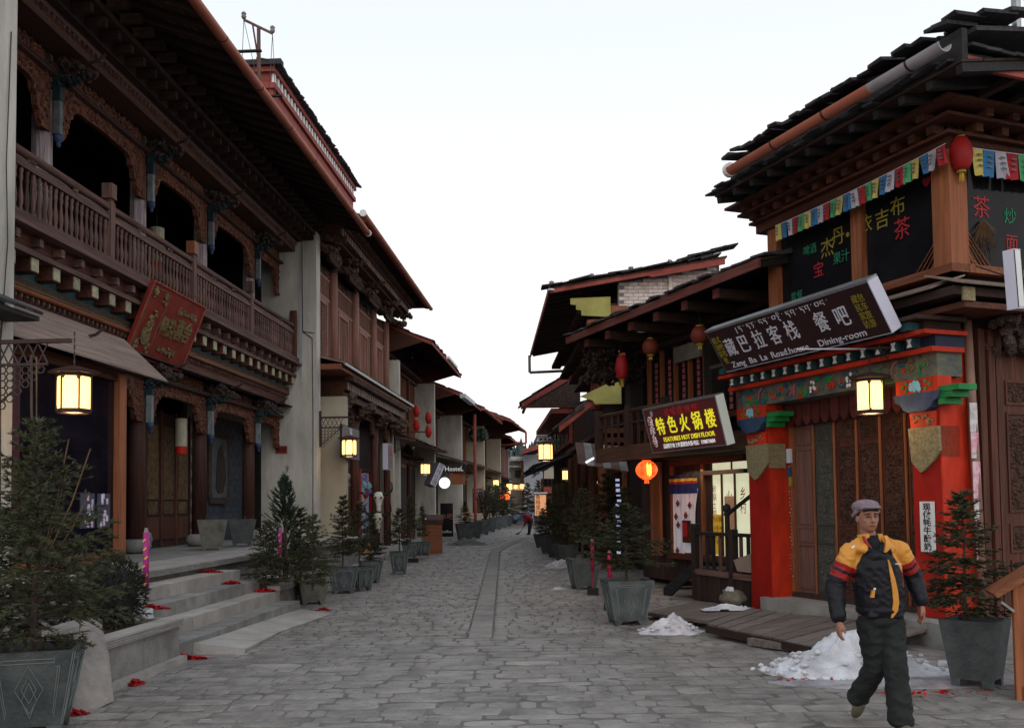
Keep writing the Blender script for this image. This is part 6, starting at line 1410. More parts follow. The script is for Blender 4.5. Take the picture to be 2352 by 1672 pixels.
# ---- the end of the street
FEn = Frame((0, 90), 1, 0)
eh = root('pale_end_house', 'pale grey and cream plastered house with red bargeboard closing the end of the street', 'house', (3, 93, 0), 0)
def px_box(px0, px1, py0, py1, d, th, mt, nm, parent, zb=None):
    a, b = atd(px0, py1, d), atd(px1, py0, d); z0 = a.z if zb is None else zb; o = parent.location
    return M().box(a.x-o.x, b.x-o.x, d-o.y, d+th-o.y, z0, b.z).obj(nm, mt, parent)
px_box(1205, 1248, 1044, 1190, 92, 8, mat('far_grey_plaster', (.40, .41, .45), .9, .1, .5, 0), 'side_wall', eh, 0); px_box(1248, 1300, 1040, 1190, 93, 8, m_cream, 'front_wall', eh, 0)
for a, b in ((1250, 1262), (1266, 1278)): px_box(a, b, 1046, 1070, 92.8, .1, m_orange, 'window', eh)
a, b = atd(1199, 1036, 90), atd(1268, 1014, 90); o = eh.location
M().slab((a.x-o.x, -3.2, a.z), (a.x-o.x, 7, a.z), (b.x-o.x, 7, b.z), (b.x-o.x, -3.2, b.z), -.25).obj('roof', m_tile, eh); M().slab((a.x-o.x, -3.3, a.z-.3), (b.x-o.x, -3.3, b.z-.3), (b.x-o.x, -3.3, b.z+.1), (a.x-o.x, -3.3, a.z+.1), .08).obj('bargeboard', m_redtrim, eh)
M().cyl(atd(1249, 1046, 91)-o, atd(1247, 1160, 91)-o, .06, .06, 6).obj('drain_pipe', m_black, eh)
sh = root('shingle_lean_to', 'dark ragged shingle lean-to with small wooden balcony at the end of the street', 'house', (4, 82, 0), 0)
a, b = atd(1226, 1092, 80), atd(1300, 1052, 80); o = sh.location
for j in range(3):
    for k in range(16): f = k/16; M().bx((a.x+(b.x-a.x)*f-o.x, j*.5-2, a.z+(b.z-a.z)*f+j*.1+rr.uniform(-.1, .1)), (.35, .9, .07), Matrix.Rotation(-.45+rr.uniform(-.2, .2), 3, 'Y')).obj('roof_shingle', m_tile, sh)
px_box(1246, 1330, 1098, 1195, 81, 3, m_brown, 'wall', sh, 0); px_box(1249, 1276, 1118, 1133, 80.6, .3, m_redtrim, 'balcony', sh)
for k in range(3): px_box(1251+k*9, 1257+k*9, 1100, 1115, 80.8, .1, m_glass, 'window', sh)
ob = root('orange_lit_banner', 'tall glowing orange banner with dark characters under a snowy cap', 'banner', (atd(1242, 1190, 76).x, 76, 0), 0); o = ob.location
px_box(1229, 1254, 1136, 1184, 76, .2, m_orangeglow, 'sheet', ob); text('香\n格\n里\n拉', m_brown, ob, -.2, -.02, atd(1240, 1160, 76).z, .42); px_box(1226, 1257, 1130, 1134, 75.8, .6, m_snow, 'snow_cap', ob); 
px_box(1230, 1232, 1184, 1192, 76, .1, m_iron, 'post', ob, 0); px_box(1251, 1253, 1184, 1192, 76, .1, m_iron, 'post', ob, 0)
fl = root('far_shop_fronts', 'small cream and timber shop fronts with snowy roofs where the street bends', 'house', (0, 96, 0), 0)
px_box(1174, 1206, 1048, 1195, 96, 6, m_cream, 'wall', fl, 0); px_box(1170, 1204, 1053, 1058, 94.5, 2, m_snow, 'snowy_roof', fl); px_box(1197, 1207, 1060, 1104, 94, 2, m_orange, 'timber_bay', fl); px_box(1200, 1222, 1104, 1150, 93.5, 1, m_redtrim, 'shop_front', fl); px_box(1207, 1220, 1112, 1140, 93.3, .1, m_shopdim, 'lit_window', fl)
px_box(1170, 1200, 1069, 1073, 94.2, 2, m_snow, 'snowy_ledge', fl); px_box(1183, 1196, 1080, 1096, 95.8, .1, m_teal, 'window', fl)
for k in range(3): px_box(1177+k*8, 1182+k*8, 1110, 1118, 95.8, .1, m_glass, 'window', fl)
wb = root('hillside_block', 'distant pale flat roofed block with windows below the wooded hill', 'building', (4.5, 190, 0), 0)
px_box(1236, 1270, 1000, 1060, 190, 10, mat('far_pale_wall', (.42, .44, .46), .9, .1, .3, 0), 'wall', wb, 0); px_box(1233, 1273, 996, 1001, 188, 13, m_stone, 'parapet', wb)
for k in range(3): px_box(1239+k*10, 1246+k*10, 1006, 1014, 189.8, .1, m_glass, 'window', wb)
t = root('fish_sign', 'mint green fish shaped sign high on a pole over the far shops', 'sign', atd(1272, 1017, 44), 0)
M().prism([(-.27, 0), (-.2, .14), (-.05, .17), (.08, .05), (.24, .14), (.2, .0), (.24, -.12), (.08, -.05), (-.05, -.17), (-.2, -.12)], 0, .05).obj('board', mat('mint_green', (.10, .42, .30), .6, .1, 5, 0), t); M().box(-.02, .02, .05, .08, -3, .1).obj('pole', m_iron, t)
# hill with trees
hv = []; hf = []; nx, ny = 60, 10
for j in range(ny+1):
    for i in range(nx+1):
        x = -150+i*6; y_ = 260+j*26; ridge = 27+9*mnoise.noise(V((x*.012, 3, 0)))+3*mnoise.noise(V((x*.06, 9, 0)))+max(0, x-12)*.22; z = ridge*min(1, (j/ny)*1.6)**.7 + 1.5*mnoise.noise(V((x*.08, y_*.05, 0)))
        hv.append((x, y_, z if j else -1))
for j in range(ny):
    for i in range(nx): hf.append((j*(nx+1)+i, j*(nx+1)+i+1, (j+1)*(nx+1)+i+1, (j+1)*(nx+1)+i))
hill = struct('hill', M().raw(hv, hf), m_hill)
q = M(); r2 = random.Random(4)
for _ in range(2600):
    i = r2.randrange(len(hv)); x, y_, z = hv[i]; x += r2.uniform(-3, 3); s_ = r2.uniform(.6, 1.5)
    q.cyl((x, y_+r2.uniform(-9, 2), z-.5), (x, y_-4, z+3*s_), 1.1*s_, .1, 5, False)
o = q.obj('hill_trees', mat('hill_trees_green', (.05, .07, .075), 1, .4, .3, 0, rnd=0)); o['kind'] = 'stuff'; tag(o, 'wooded crest of the hill above the end of the street', 'trees')
# ============================================================ SPRUCES, CYPRESS, SHRUBS
def spruce_meshes(seed, h=1.0, rad=.42, nb=70, droop=.12, bare=.16, tufts=9, needle=.030, lean=0, top=1.0):
    r = random.Random(seed); tr = M(); cr = M(); path = []
    for k in range(7):
        f = k/6; path.append(V((lean*f*f+r.uniform(-.01, .01), r.uniform(-.01, .01), h*f)))
    for k, (a, b) in enumerate(zip(path, path[1:])): tr.cyl(a, b, .0115*h*(1-k/6.5)+.003, .0115*h*(1-(k+1)/6.5)+.003, 6)
    def at(f): i = min(5, int(f*6)); return path[i].lerp(path[i+1], f*6-i)
    for b in range(nb):
        f = min(.985, max(bare, bare+(.985-bare)*(b/nb)**1.05+r.uniform(-.03, .03))); p = at(f); a = b*2.4+r.uniform(-.9, .9)
        L = rad*(1-f)**.85*r.uniform(.45, 1.25)*min(1, .55+(f-bare)*3.5)+.03*h; up = .10+.55*f-.15*(1-f)+r.uniform(-.22, .22)
        d = V((cos(a), sin(a), up)).normalized(); side = V((-sin(a), cos(a), 0)); q0 = p
        n = max(3, int(L/(.055*h)))
        for k in range(n):
            t0, t1 = k/n, (k+1)/n
            q1 = p+d*(L*t1)+V((0, 0, -droop*L*t1*t1*1.4+.10*L*t1**3)); cr_w = .0035*h*(1-t0*.7)
            tr.cyl(q0, q1, cr_w, cr_w*.75, 3, False)
            if t1 > .22:
                tl = L*.42*(1-t1*.65)*r.uniform(.6, 1.2)
                for s_ in (-1, 1):
                    td = (d*.75+side*s_*r.uniform(.55, 1.0)+V((0, 0, r.uniform(-.25, .12)))).normalized()
                    m_ = max(3, int(tufts*2.4*tl/(.16*h)))
                    for j in range(m_):
                        c = q1+td*(tl*(j+.3)/m_)+V((0, 0, -.35*tl*((j+.3)/m_)**2)); w = needle*h*r.uniform(.55, 1.0)
                        nd = (td+V((r.uniform(-.8, .8), r.uniform(-.8, .8), r.uniform(-.5, .8)))).normalized(); sd = nd.cross(V((r.uniform(-1, 1), r.uniform(-1, 1), r.uniform(-1, 1)))).normalized()
                        cr.raw([c-sd*w*.22, c+sd*w*.22, c+nd*w*1.5], [(0, 1, 2)])
                        nd2 = (td-V((nd.x*.6, nd.y*.6, nd.z*.4))).normalized()
                        cr.raw([c-sd*w*.2, c+sd*w*.2, c+nd2*w*1.4], [(0, 1, 2)])
            nd = (d+V((r.uniform(-.5, .5), r.uniform(-.5, .5), r.uniform(-.2, .5)))).normalized(); sd = side*needle*h*.25
            for u in (-1, 1): cr.raw([q1-sd, q1+sd, q1+(nd+side*u*.6)*needle*h*1.4], [(0, 1, 2)])
            q0 = q1
    for k in range(26):
        f = 1-.2*k/26; p = at(min(.999, f)); a = k*2.4; nd = V((cos(a)*.6, sin(a)*.6, .8)); cr.raw([p, p+V((.006, .006, 0))*h, p+nd*needle*h*1.3], [(0, 1, 2)])
    return tr.mesh('trunk', m_bark), cr.mesh('crown', m_needle)
SP = [spruce_meshes(1, rad=.36, nb=120, tufts=11, bare=.10), spruce_meshes(2, rad=.40, nb=110, droop=.2, tufts=11, bare=.10), spruce_meshes(3, rad=.30, nb=110, bare=.2, tufts=10), spruce_meshes(4, rad=.44, nb=90, droop=.05, bare=.22, tufts=10), spruce_meshes(5, rad=.34, nb=80, bare=.28, tufts=9)]
SP.append(spruce_meshes(9, rad=.44, nb=150, droop=.12, tufts=13, bare=.13, needle=.021))
def spruce(v, loc, h, rot, label, group=None, wide=1.0):
    t = root('spruce_tree', label, 'tree', loc, rot, group=group); t.scale = (h*wide, h*wide, h)
    put('trunk', SP[v][0], t); put('crown', SP[v][1], t); return t
# ---- tapered square stone pots with engraved sides
def pot_mesh(w, h, taper):
    b, t_ = w*taper/2, w/2; q = M(); th = .035
    q.raw([(-b, -b, .07), (b, -b, .07), (b, b, .07), (-b, b, .07), (-t_, -t_, h), (t_, -t_, h), (t_, t_, h), (-t_, t_, h), (-t_+th, -t_+th, h), (t_-th, -t_+th, h), (t_-th, t_-th, h), (-t_+th, t_-th, h), (-t_+th*1.6, -t_+th*1.6, h-.07), (t_-th*1.6, -t_+th*1.6, h-.07), (t_-th*1.6, t_-th*1.6, h-.07), (-t_+th*1.6, t_-th*1.6, h-.07)],
          [(3, 2, 1, 0), (0, 1, 5, 4), (1, 2, 6, 5), (2, 3, 7, 6), (3, 0, 4, 7), (4, 5, 9, 8), (5, 6, 10, 9), (6, 7, 11, 10), (7, 4, 8, 11), (8, 9, 13, 12), (9, 10, 14, 13), (10, 11, 15, 14), (11, 8, 12, 15)])
    return q
def pot(loc, w, h, rot, label, taper=.68, mt=None, group='square slate flower pots', lines=True, soil=m_soil, round_=False):
    t = root('flower_pot', label, 'flower pot', loc, rot, group=group); mt = mt or m_pot
    pot_mesh(w, h, taper).obj('body', mt, t)
    i = w/2-.06; M().box(-i, i, -i, i, h-.09, h-.06).obj('soil', soil, t)
    b = w*taper/2
    for sx_ in (-1, 1):
        for sy_ in (-1, 1): M().raw([(sx_*b, sy_*b, .075), (sx_*(b-.11*w*1.6), sy_*b, .075), (sx_*(b-.11*w*1.6), sy_*(b-.09), .075), (sx_*b, sy_*(b-.09), .075), (sx_*b*.98, sy_*b*.98, 0), (sx_*(b-.07*w*1.6), sy_*b*.98, 0), (sx_*(b-.07*w*1.6), sy_*(b-.08), 0), (sx_*b*.98, sy_*(b-.08), 0)], [(0, 1, 2, 3), (7, 6, 5, 4), (0, 4, 5, 1), (1, 5, 6, 2), (2, 6, 7, 3), (3, 7, 4, 0)]).obj('foot', mt, t)
    if lines:
        for side in range(4):
            R_ = Matrix.Rotation(side*pi/2, 3, 'Z'); q = M()
            def P(u, v):   # u -1..1, v 0..1 on the tapered side
                hw = (b+(w/2-b)*((v*(h-.07))/(h-.07))); z = .07+v*(h-.07); y_ = -(b+(w/2-b)*v)-.004; return R_ @ V((u*hw, y_, z))
            def pl(pts):
                for a, c in zip(pts, pts[1:]): q.cyl(P(*a), P(*c), .0045, .0045, 4, False)
            for e in (0, .05):
                pl([(-.72+e, .12+e), (-.72+e, .80), (-.58, .80), (-.58, .90-e), (.58, .90-e), (.58, .80), (.72-e, .80), (.72-e, .12+e)])
            for e in (0, .14): pl([(0, .82-e), (.36-e*1.2, .50), (0, .18+e), (-.36+e*1.2, .50), (0, .82-e)])
            pl([(0, .6), (.2, .36), (0, .12)]); pl([(0, .6), (-.2, .36), (0, .12)]); pl([(-.97, .02), (-.97, .98)]); pl([(.97, .02), (.97, .98)])
            q.obj('engraving', m_potline, t)
    return t
def potted(px, py, w, h, rot, label, tree=None, z=0, **k):
    p = gnd(px, py, z); t = pot(p, w, h, rot, label, **k)
    if tree: spruce(tree[0], p+V((0, 0, h-.08)), tree[1], tree[2], tree[3], wide=tree[4] if len(tree) > 4 else 1, group=None)
    return t
# left foreground
p = atd(82, 1560, 7.55); p.z = 0
pot(p, .66, .66, .30, 'large engraved slate pot in the left foreground beside the leaning stone')
spruce(5, p+V((0, 0, .45)), 2.02, 1.2, 'tall spruce growing in the large foreground pot', wide=1.0)
qq = M(); e_ = atd(72, 815, p.y); z0_ = 2.2; qq.tube([(p.x-.03, p.y, z0_), (p.x-.06, p.y, z0_+.35), (e_.x, p.y, e_.z)], .010, 6)
o = qq.obj('leader_shoot', m_bark); o['label'] = 'bare leader shoot rising from the foreground spruce past the lantern'; o['category'] = 'branch'
q = M(); r2 = random.Random(6)
b0 = p+V((0, 0, .60)); 
for s_, (pxe, pye) in enumerate(((208, 1030), (150, 1090), (205, 1130), (158, 1008), (84, 820))):
    e = atd(pxe, pye, p.y+(.2 if s_ else -.1)); m0 = p.lerp(e, .5); m0.z = (e.z+1.0)/2; q.tube([V((p.x, p.y, 1.2 if s_ < 4 else 2.3)), m0.lerp(e, .3), e], .006, 4)
o = q.obj('bare_twigs', m_straw); o['label'] = 'long bare orange twigs reaching out of the foreground spruce'; o['category'] = 'twigs'
# behind it: bushy spruce and round dark shrub in the planter
lp = LF.loc(gnd(200, 1400, .45))
spruce(0, LF.w(9.35, -1.9, .42), 1.75, .4, 'bushy spruce behind the foreground pot, growing in the planter soil', wide=1.25)
spruce(3, LF.w(8.5, -1.7, .42), 1.5, 2.2, 'low spreading spruce at the left picture edge in the planter', wide=1.1)
def shrub(loc, r, h, seed, label, mt, n=2600, nm='round_shrub'):
    t = root(nm, label, 'shrub', loc); q = M(); r2 = random.Random(seed)
    for _ in range(n):
        a, u = r2.random()*2*pi, r2.uniform(-.9, 1); rr_ = sqrt(1-u*u)*r2.uniform(.72, 1.05); c = V((cos(a)*rr_*r, sin(a)*rr_*r, h/2+u*h/2*r2.uniform(.85, 1.05)))
        d = (c-V((0, 0, h/2))).normalized()+V((r2.uniform(-.5, .5), r2.uniform(-.5, .5), r2.uniform(-.2, .6))); s_ = d.cross(V((r2.uniform(-1, 1), r2.uniform(-1, 1), .3))).normalized()*.008
        q.raw([c-s_, c+s_, c+d.normalized()*.055], [(0, 1, 2)])
    q.obj('foliage', mt, t); M().cyl((0, 0, 0), (0, 0, h*.4), .03, .02, 6).obj('stem', m_bark, t)
    M().lathe([(.02, h*.12), (r*.62, h*.2), (r*.74, h*.5), (r*.6, h*.78), (.02, h*.88)], 12).obj('inner_twigs', m_black, t); return t
shrub(LF.w(10.45, -2.22, .45), .34, .78, 3, 'round dark clipped shrub at the corner of the planter beside the steps', mat('dark_shrub', (.022, .026, .012), .8, .4, 4, 0))
# cypress by the white wall
def cypress(loc, h, r, seed, label, wide=1):
    t = root('cypress_tree', label, 'tree', loc); q = M(); r2 = random.Random(seed)
    M().cyl((0, 0, 0), (0, 0, h*.8), .05, .012, 7).obj('trunk', m_bark, t)
    for _ in range(300):
        f = r2.random()**.8; z = h*(.08+.84*f); a = r2.random()*2*pi; prof = (1-f)**.65*(1+.25*sin(a*3+seed)*(.6+f)); R_ = r*prof*r2.uniform(.5, 1.08)
        p0 = V((cos(a)*R_*.2, sin(a)*R_*.2, z-R_*.35)); e = V((cos(a)*R_, sin(a)*R_, z+.10*h*(1-f)*r2.random()+.04)); dv = e-p0
        for k in range(26):
            u = .2+.8*r2.random(); c = p0+dv*u+V((0, 0, -.03*sin(u*3))); w = .045*r2.uniform(.6, 1.3)
            nd = (dv.normalized()+V((r2.uniform(-.7, .7), r2.uniform(-.7, .7), r2.uniform(-.2, .9)))).normalized(); sd = nd.cross(V((r2.uniform(-1, 1), r2.uniform(-1, 1), r2.uniform(-1, 1)))).normalized()*w*.2
            q.raw([c-sd, c+sd, c+nd*w*1.6], [(0, 1, 2)])
    for k in range(60):
        f = k/60; c = V((.03*sin(f*9), .02, h*(.82+.2*f))); nd = V((r2.uniform(-1, .6), r2.uniform(-.6, .6), r2.uniform(.2, 1))).normalized(); q.raw([c, c+V((.01, 0, 0)), c+nd*.09], [(0, 1, 2)])
    q.obj('crown', m_needle2, t); return t
c = LF.w(17.0, -1.75, .38); ca_ = atd(655, 1240, c.y)
cypress((ca_.x, ca_.y, .38), 2.05, .52, 4, 'dense dark cypress standing before the white end wall')
for px, d, h, v, rt, l in ((612, 15.9, 1.15, 1, .5, 'low dark spruce left of the cypress beside the steps'), (690, 16.2, 1.35, 2, 1.1, 'slim spruce right of the cypress'), (718, 15.6, 1.25, 0, 2.5, 'bushy spruce growing from the weathered pot')):
    b = atd(px, 1300, d); spruce(v, (b.x, b.y, .36), h, rt, l, wide=1.05)
# the row of pots along the left kerb
potted(717, 1386, .58, .55, .35, 'weathered brownish stone pot at the end of the steps', None, mt=m_potw, lines=False)
potted(788, 1362, .58, .52, .25, 'dark slate pot with white diamond engraving behind the weathered pot', (2, 1.5, 0, 'spruce with long bare stem in the diamond engraved pot', .95))
potted(826, 1356, .50, .50, .95, 'angled dark slate pot touching the diamond engraved pot', (4, 1.4, 1, 'thin spruce in the angled slate pot', 1.0))
potted(852, 1338, .50, .50, .3, 'slate pot at the back of the cluster of three left pots', (0, 1.2, 2, 'spruce in the rear pot of the left cluster before the skulls', .9))
potted(917, 1318, .50, .58, .1, 'single grey slate pot standing apart on the cobbles', (3, 1.15, 2.4, 'small spreading spruce in the single grey pot', 1.1))
potted(943, 1283, .50, .50, .2, 'slate pot near the brown litter bin', (4, 1.5, .6, 'short spruce left of the brown litter bin', .9), z=.12)
potted(970, 1276, .45, .45, .6, 'small slate pot half hidden behind the litter bin', (2, 1.2, 1.6, 'tiny spruce behind the litter bin', .9), z=.12)
for i, (px, py) in enumerate(((1068, 1243), (1088, 1236), (1108, 1228), (1124, 1222), (1140, 1216), (1153, 1211), (1165, 1208))):
    l = ('first', 'second', 'third', 'fourth', 'fifth', 'sixth', 'seventh')[i]
    p = gnd(px, py); pot(p, .85, .85, .2, '%s of the far dark pots in a row on the left side' % l, lines=False, group='far pots on the left')
    if i in (0, 3, 4, 5, 6): spruce((0, 2, 1, 3, 4, 0, 1)[i], p+V((0, 0, .7)), (1.2, 1, 1, 2.2, 2.4, 2.6, 2.4)[i], i, 'distant dark spruce in the %s far pot on the left' % l, wide=1.1)
def bare_shrub(loc, h, seed, label):
    t = root('leafless_shrub', label, 'shrub', loc); r2 = random.Random(seed); q = M()
    for _ in range(46):
        a = r2.random()*6.28; e = V((cos(a)*h*.35*r2.random(), sin(a)*h*.35*r2.random(), h*r2.uniform(.6, 1))); m_ = e*.5+V((0, 0, .1)); q.tube([(0, 0, 0), m_, e], .009*h, 3)
        for _k in range(3): q.cyl(m_.lerp(e, r2.random()), e+V((r2.uniform(-.2, .2), r2.uniform(-.2, .2), r2.uniform(-.1, .2)))*h, .005*h, .003, 3)
    q.obj('branches', m_bark, t); return t
p = gnd(1115, 1226); bare_shrub(p+V((.0, .3, .7)), 1.9, 5, 'leafless rounded shrub in the far pots by the cream wall')
p = gnd(1140, 1216); bare_shrub(p+V((-.2, .6, .7)), 1.8, 6, 'second leafless shrub close to the cream wall edge')
# right side pots and trees
potted(1440, 1432, .66, .64, .12, 'big engraved slate pot beside the porch stair', (3, 1.15, .7, 'wide dark spruce in the big pot beside the porch stair', 1.75))
potted(1341, 1352, .62, .62, .18, 'slate pot with rounded panel in the right hand row', (4, 1.5, 1.9, 'sparse spruce in the second pot from the porch stair', 1.1))
for i, (px, py, w, h, v, th) in enumerate(((1300, 1296, .62, .58, 0, 1.9), (1279, 1280, .6, .58, 2, 1.7), (1262, 1270, .6, .58, 1, 1.4), (1248, 1258, .6, .55, 0, 1.1))):
    l = ('third', 'fourth', 'fifth', 'sixth')[i]
    potted(px, py, w, h, .2+.1*i, '%s pot from the porch stair in the right hand row' % l, (v, th, i*1.3, 'dense dark spruce in the %s pot of the right row' % l, 1.0), lines=False)
for i, (px, py) in enumerate(((1352, 1310), (1322, 1290), (1390, 1325))):
    p = gnd(px, py); spruce(i, p+V((.5, 0, .2)), (2.3, 2.5, 1.9)[i], i, ('tall dark spruce behind the second right hand pot', 'dark spruce behind the right hand row near the lit lantern', 'dark spruce against the plank wall of the hot pot house')[i], wide=1.05)
for i, (px, py) in enumerate(((1237, 1205), (1212, 1200))):
    p = gnd(px, py); pot(p, .9, .8, 0, ('far pot at the foot of the orange banner', 'far pot in the middle of the street end')[i], lines=False, group='far pots on the right'); spruce(i, p+V((0, 0, .7)), 3.0, i, ('little spruce silhouetted against the orange banner', 'dark spruce closing the middle of the street')[i], wide=1.0)
# far right pot in front of facade corner
p = atd(2243, 1525, 8.9); p.z = 0
potR = pot(p, .50, .62, .82, 'large smooth slate pot with its corner towards the viewer by the red pillar', lines=False, taper=.72)
spruce(0, p+V((-.08, 0, .54)), 1.28, 2.8, 'bushy spruce in the large corner pot in front of the red pillar', wide=1.2)
# pots on the terrace
p = gnd(488, 1262, PZ); pot(p, .60, .62, .30, 'weathered square pot with dry stalks on the terrace, nearer of two', mt=m_potw, lines=False, soil=m_straw)
p = gnd(556, 1254, PZ); pot(p, .60, .60, .3, 'weathered square pot on the terrace beside the white wall', mt=m_pot, lines=False, soil=m_straw)
for i, (px, py) in enumerate(((488, 1262), (556, 1254))):
    p = gnd(px, py, PZ); q = M(); r2 = random.Random(i)
    for _ in range(40): a = V((p.x+r2.uniform(-.25, .25), p.y+r2.uniform(-.25, .25), PZ+.55)); q.cyl(a, a+V((r2.uniform(-.08, .08), 0, r2.uniform(.05, .16))), .004, .003, 3)
    o = q.obj('dry_stalks', m_straw); tag(o, ('dry cut stalks in the nearer terrace pot', 'dry cut stalks in the terrace pot beside the wall')[i], 'dead plant')
p = gnd(436, 1248, PZ); t = root('stone_drum', 'squat rounded stone basin behind the terrace pots', 'basin', p); M().lathe([(.16, 0), (.24, .06), (.30, .2), (.30, .3), (.26, .36), (.22, .36), (.2, .3)], 18).obj('basin', m_stone, t, smooth=True)
p = gnd(322, 1262, PZ); t = root('stone_ball', 'grey round stone drum at the foot of the orange bay post', 'stone', p); M().lathe([(.10, 0), (.20, .06), (.25, .2), (.22, .34), (.12, .42)], 16).obj('drum', m_stone, t, smooth=True)

# ============================================================ SNOW, STONES, FIRECRACKER TUBES, BIN
def heap(name, loc, rx, ry, h, seed, label, mt=None, n=44, rough=.25, cat='snow', power=1.4, clumps=60, peak=(0, 0), rot=0):
    vs = []; fs = []; r2 = random.Random(seed)
    for j in range(n+1):
        for i in range(n+1):
            u, v = i/n*2-1, j/n*2-1; d = sqrt(u*u+v*v); a = atan2(v, u)
            edge = 1+.22*mnoise.noise(V((cos(a)*1.6+seed, sin(a)*1.6, 0))); dd = d/edge
            du = sqrt((u-peak[0])**2+(v-peak[1])**2)
            z = max(0, 1-dd)**(1/power)*max(.05, 1-du*du*.8); z *= 1+rough*1.5*mnoise.fractal(V((u*3.2+seed, v*3.2, 0)), .85, 2.1, 4); z += .035*rough*mnoise.noise(V((u*13+seed, v*13, 2)))*min(1, z*6)
            z += .10*rough*abs(mnoise.noise(V((u*11, v*11, seed))))
            z = z*h if dd < 1 else -.02; vs.append((u*rx, v*ry, z if z > 0 else -.02))
    for j in range(n):
        for i in range(n): fs.append((j*(n+1)+i, j*(n+1)+i+1, (j+1)*(n+1)+i+1, (j+1)*(n+1)+i))
    t = root(name, label, cat, loc, rot); M().raw(vs, fs).obj('heap', mt or m_snow, t, smooth=True)
    if clumps:
        q = M()
        for _ in range(clumps):
            a, d = r2.random()*6.28, r2.random()**.6*1.02; x, y_ = cos(a)*d*rx, sin(a)*d*ry; zz_ = h*max(0, 1-d)**.7*.75; s_ = r2.uniform(.008, .030)*(h/.35+.35)
            q.blob((x, y_, zz_+s_*.4), s_, r2, (1.3, 1, .7), .45)
        q.obj('lumps', mt or m_snow, t, smooth=True, kind='stuff')
    return t
a = gnd(1990, 1552); sn = heap('snow_pile', (a.x, a.y+.25, 0), 1.05, .52, .40, 3, 'big lumpy snow pile behind the walking man', n=90, clumps=90, peak=(-.25, .1), rough=.34)
heap('ice_patch', (a.x+.45, a.y-.30, -.002), 1.5, .34, .022, 9, 'dirty melting ice sheet spread in front of the snow pile', mt=mat('wet_ice', (.34, .33, .36), .35, .35, 5, .5, 26, rnd=0, col2=(.17, .16, .165)), rough=.9, clumps=0)
b = gnd(1560, 1545-95+10); b = gnd(1545, 1455); heap('snow_pile', (b.x, b.y+.15, 0), .44, .28, .22, 5, 'small greyish snow heap in front of the board ramp', mt=mat('pinkish_snow', (.56, .54, .58), .6, .2, 6, .7, 26, rnd=0, col2=(.36, .33, .35)), clumps=60)
b = gnd(1668, 1398, .16); heap('snow_patch', (b.x, b.y, .17), .36, .14, .06, 6, 'thin snow patch round the boulder by the porch', clumps=12)
b = gnd(1683, 1388, .16); t = root('boulder', 'rough round boulder topped with snow by the porch skirt', 'stone', b); q = M(); r2 = random.Random(3)
bl_ = bpy.data.meshes.new('x'); import bmesh
def rock_mesh(nm, rx, ry, rz, seed, mt, amp=.25, sub=3):
    bm_ = bmesh.new(); bmesh.ops.create_icosphere(bm_, subdivisions=sub, radius=1)
    for v in bm_.verts:
        k = 1+amp*mnoise.fractal(v.co*1.6+V((seed, 0, 0)), .7, 2, 4); v.co = V((v.co.x*rx*k, v.co.y*ry*k, v.co.z*rz*k))
    me = bpy.data.meshes.new(nm); bm_.to_mesh(me); bm_.free(); me.materials.append(mt); me.polygons.foreach_set('use_smooth', [True]*len(me.polygons)); return me
put('rock', rock_mesh('rock', .19, .16, .15, 2, mat('mossy_stone', (.16, .14, .11), .9, .4, 7, .8, 30)), t, (0, 0, .10)); put('snow_cap', rock_mesh('snow_cap', .07, .06, .05, 5, m_snow), t, (-.05, -.04, .23))
b = gnd(1292, 1303); heap('snow_pile', (b.x, b.y, 0), .62, .40, .22, 8, 'dirty snow ridge beside the right hand row of pots', mt=m_dirtysnow, clumps=50)
b = gnd(1072, 1252); heap('dirty_snow_heap', (b.x, b.y, 0), 1.0, .7, .30, 12, 'dark frozen slush heap by the brown litter bin', mt=mat('slush', (.16, .15, .15), .8, .4, 6, .8, 26), clumps=40)
b = gnd(1322, 1352); heap('snow_bits', (b.x-.35, b.y, 0), .18, .15, .05, 14, 'few scraps of snow at the foot of a right hand pot', clumps=8)
for i, (px, py, dy, s_, l) in enumerate(((240, 1392, 0, 1.0, 'big snow lump under the foreground spruce'), (313, 1385, 0, .5, 'small snow ball beside the round shrub'), (336, 1383, 0, .62, 'snow lump next to the purple tube on the planter'), (125, 1400, 0, .9, 'grey snow lump deep under the spruces'), (25, 1435, 0, .9, 'grey snow lump at the left edge of the planter'))):
    b = atd(px, py, (10.5, 10.75, 10.8, 9.6, 8.9)[i]); b.z = .46; t = root('snow_lump', l, 'snow', b, i); put('lump', rock_mesh('lump', .15*s_, .12*s_, .13*s_, i*3, m_snow if i < 3 else m_dirtysnow, .5), t, (0, 0, .09*s_)); put('lump', rock_mesh('lump', .08*s_, .07*s_, .06*s_, i*3+1, m_snow if i < 3 else m_dirtysnow, .5), t, (.13*s_, -.03, .03*s_))
b = gnd(640, 1322, .40); heap('snow_patch', (b.x, b.y, .38), .34, .14, .09, 22, 'snow scraps on the small planter at the foot of the purple tube', clumps=26)
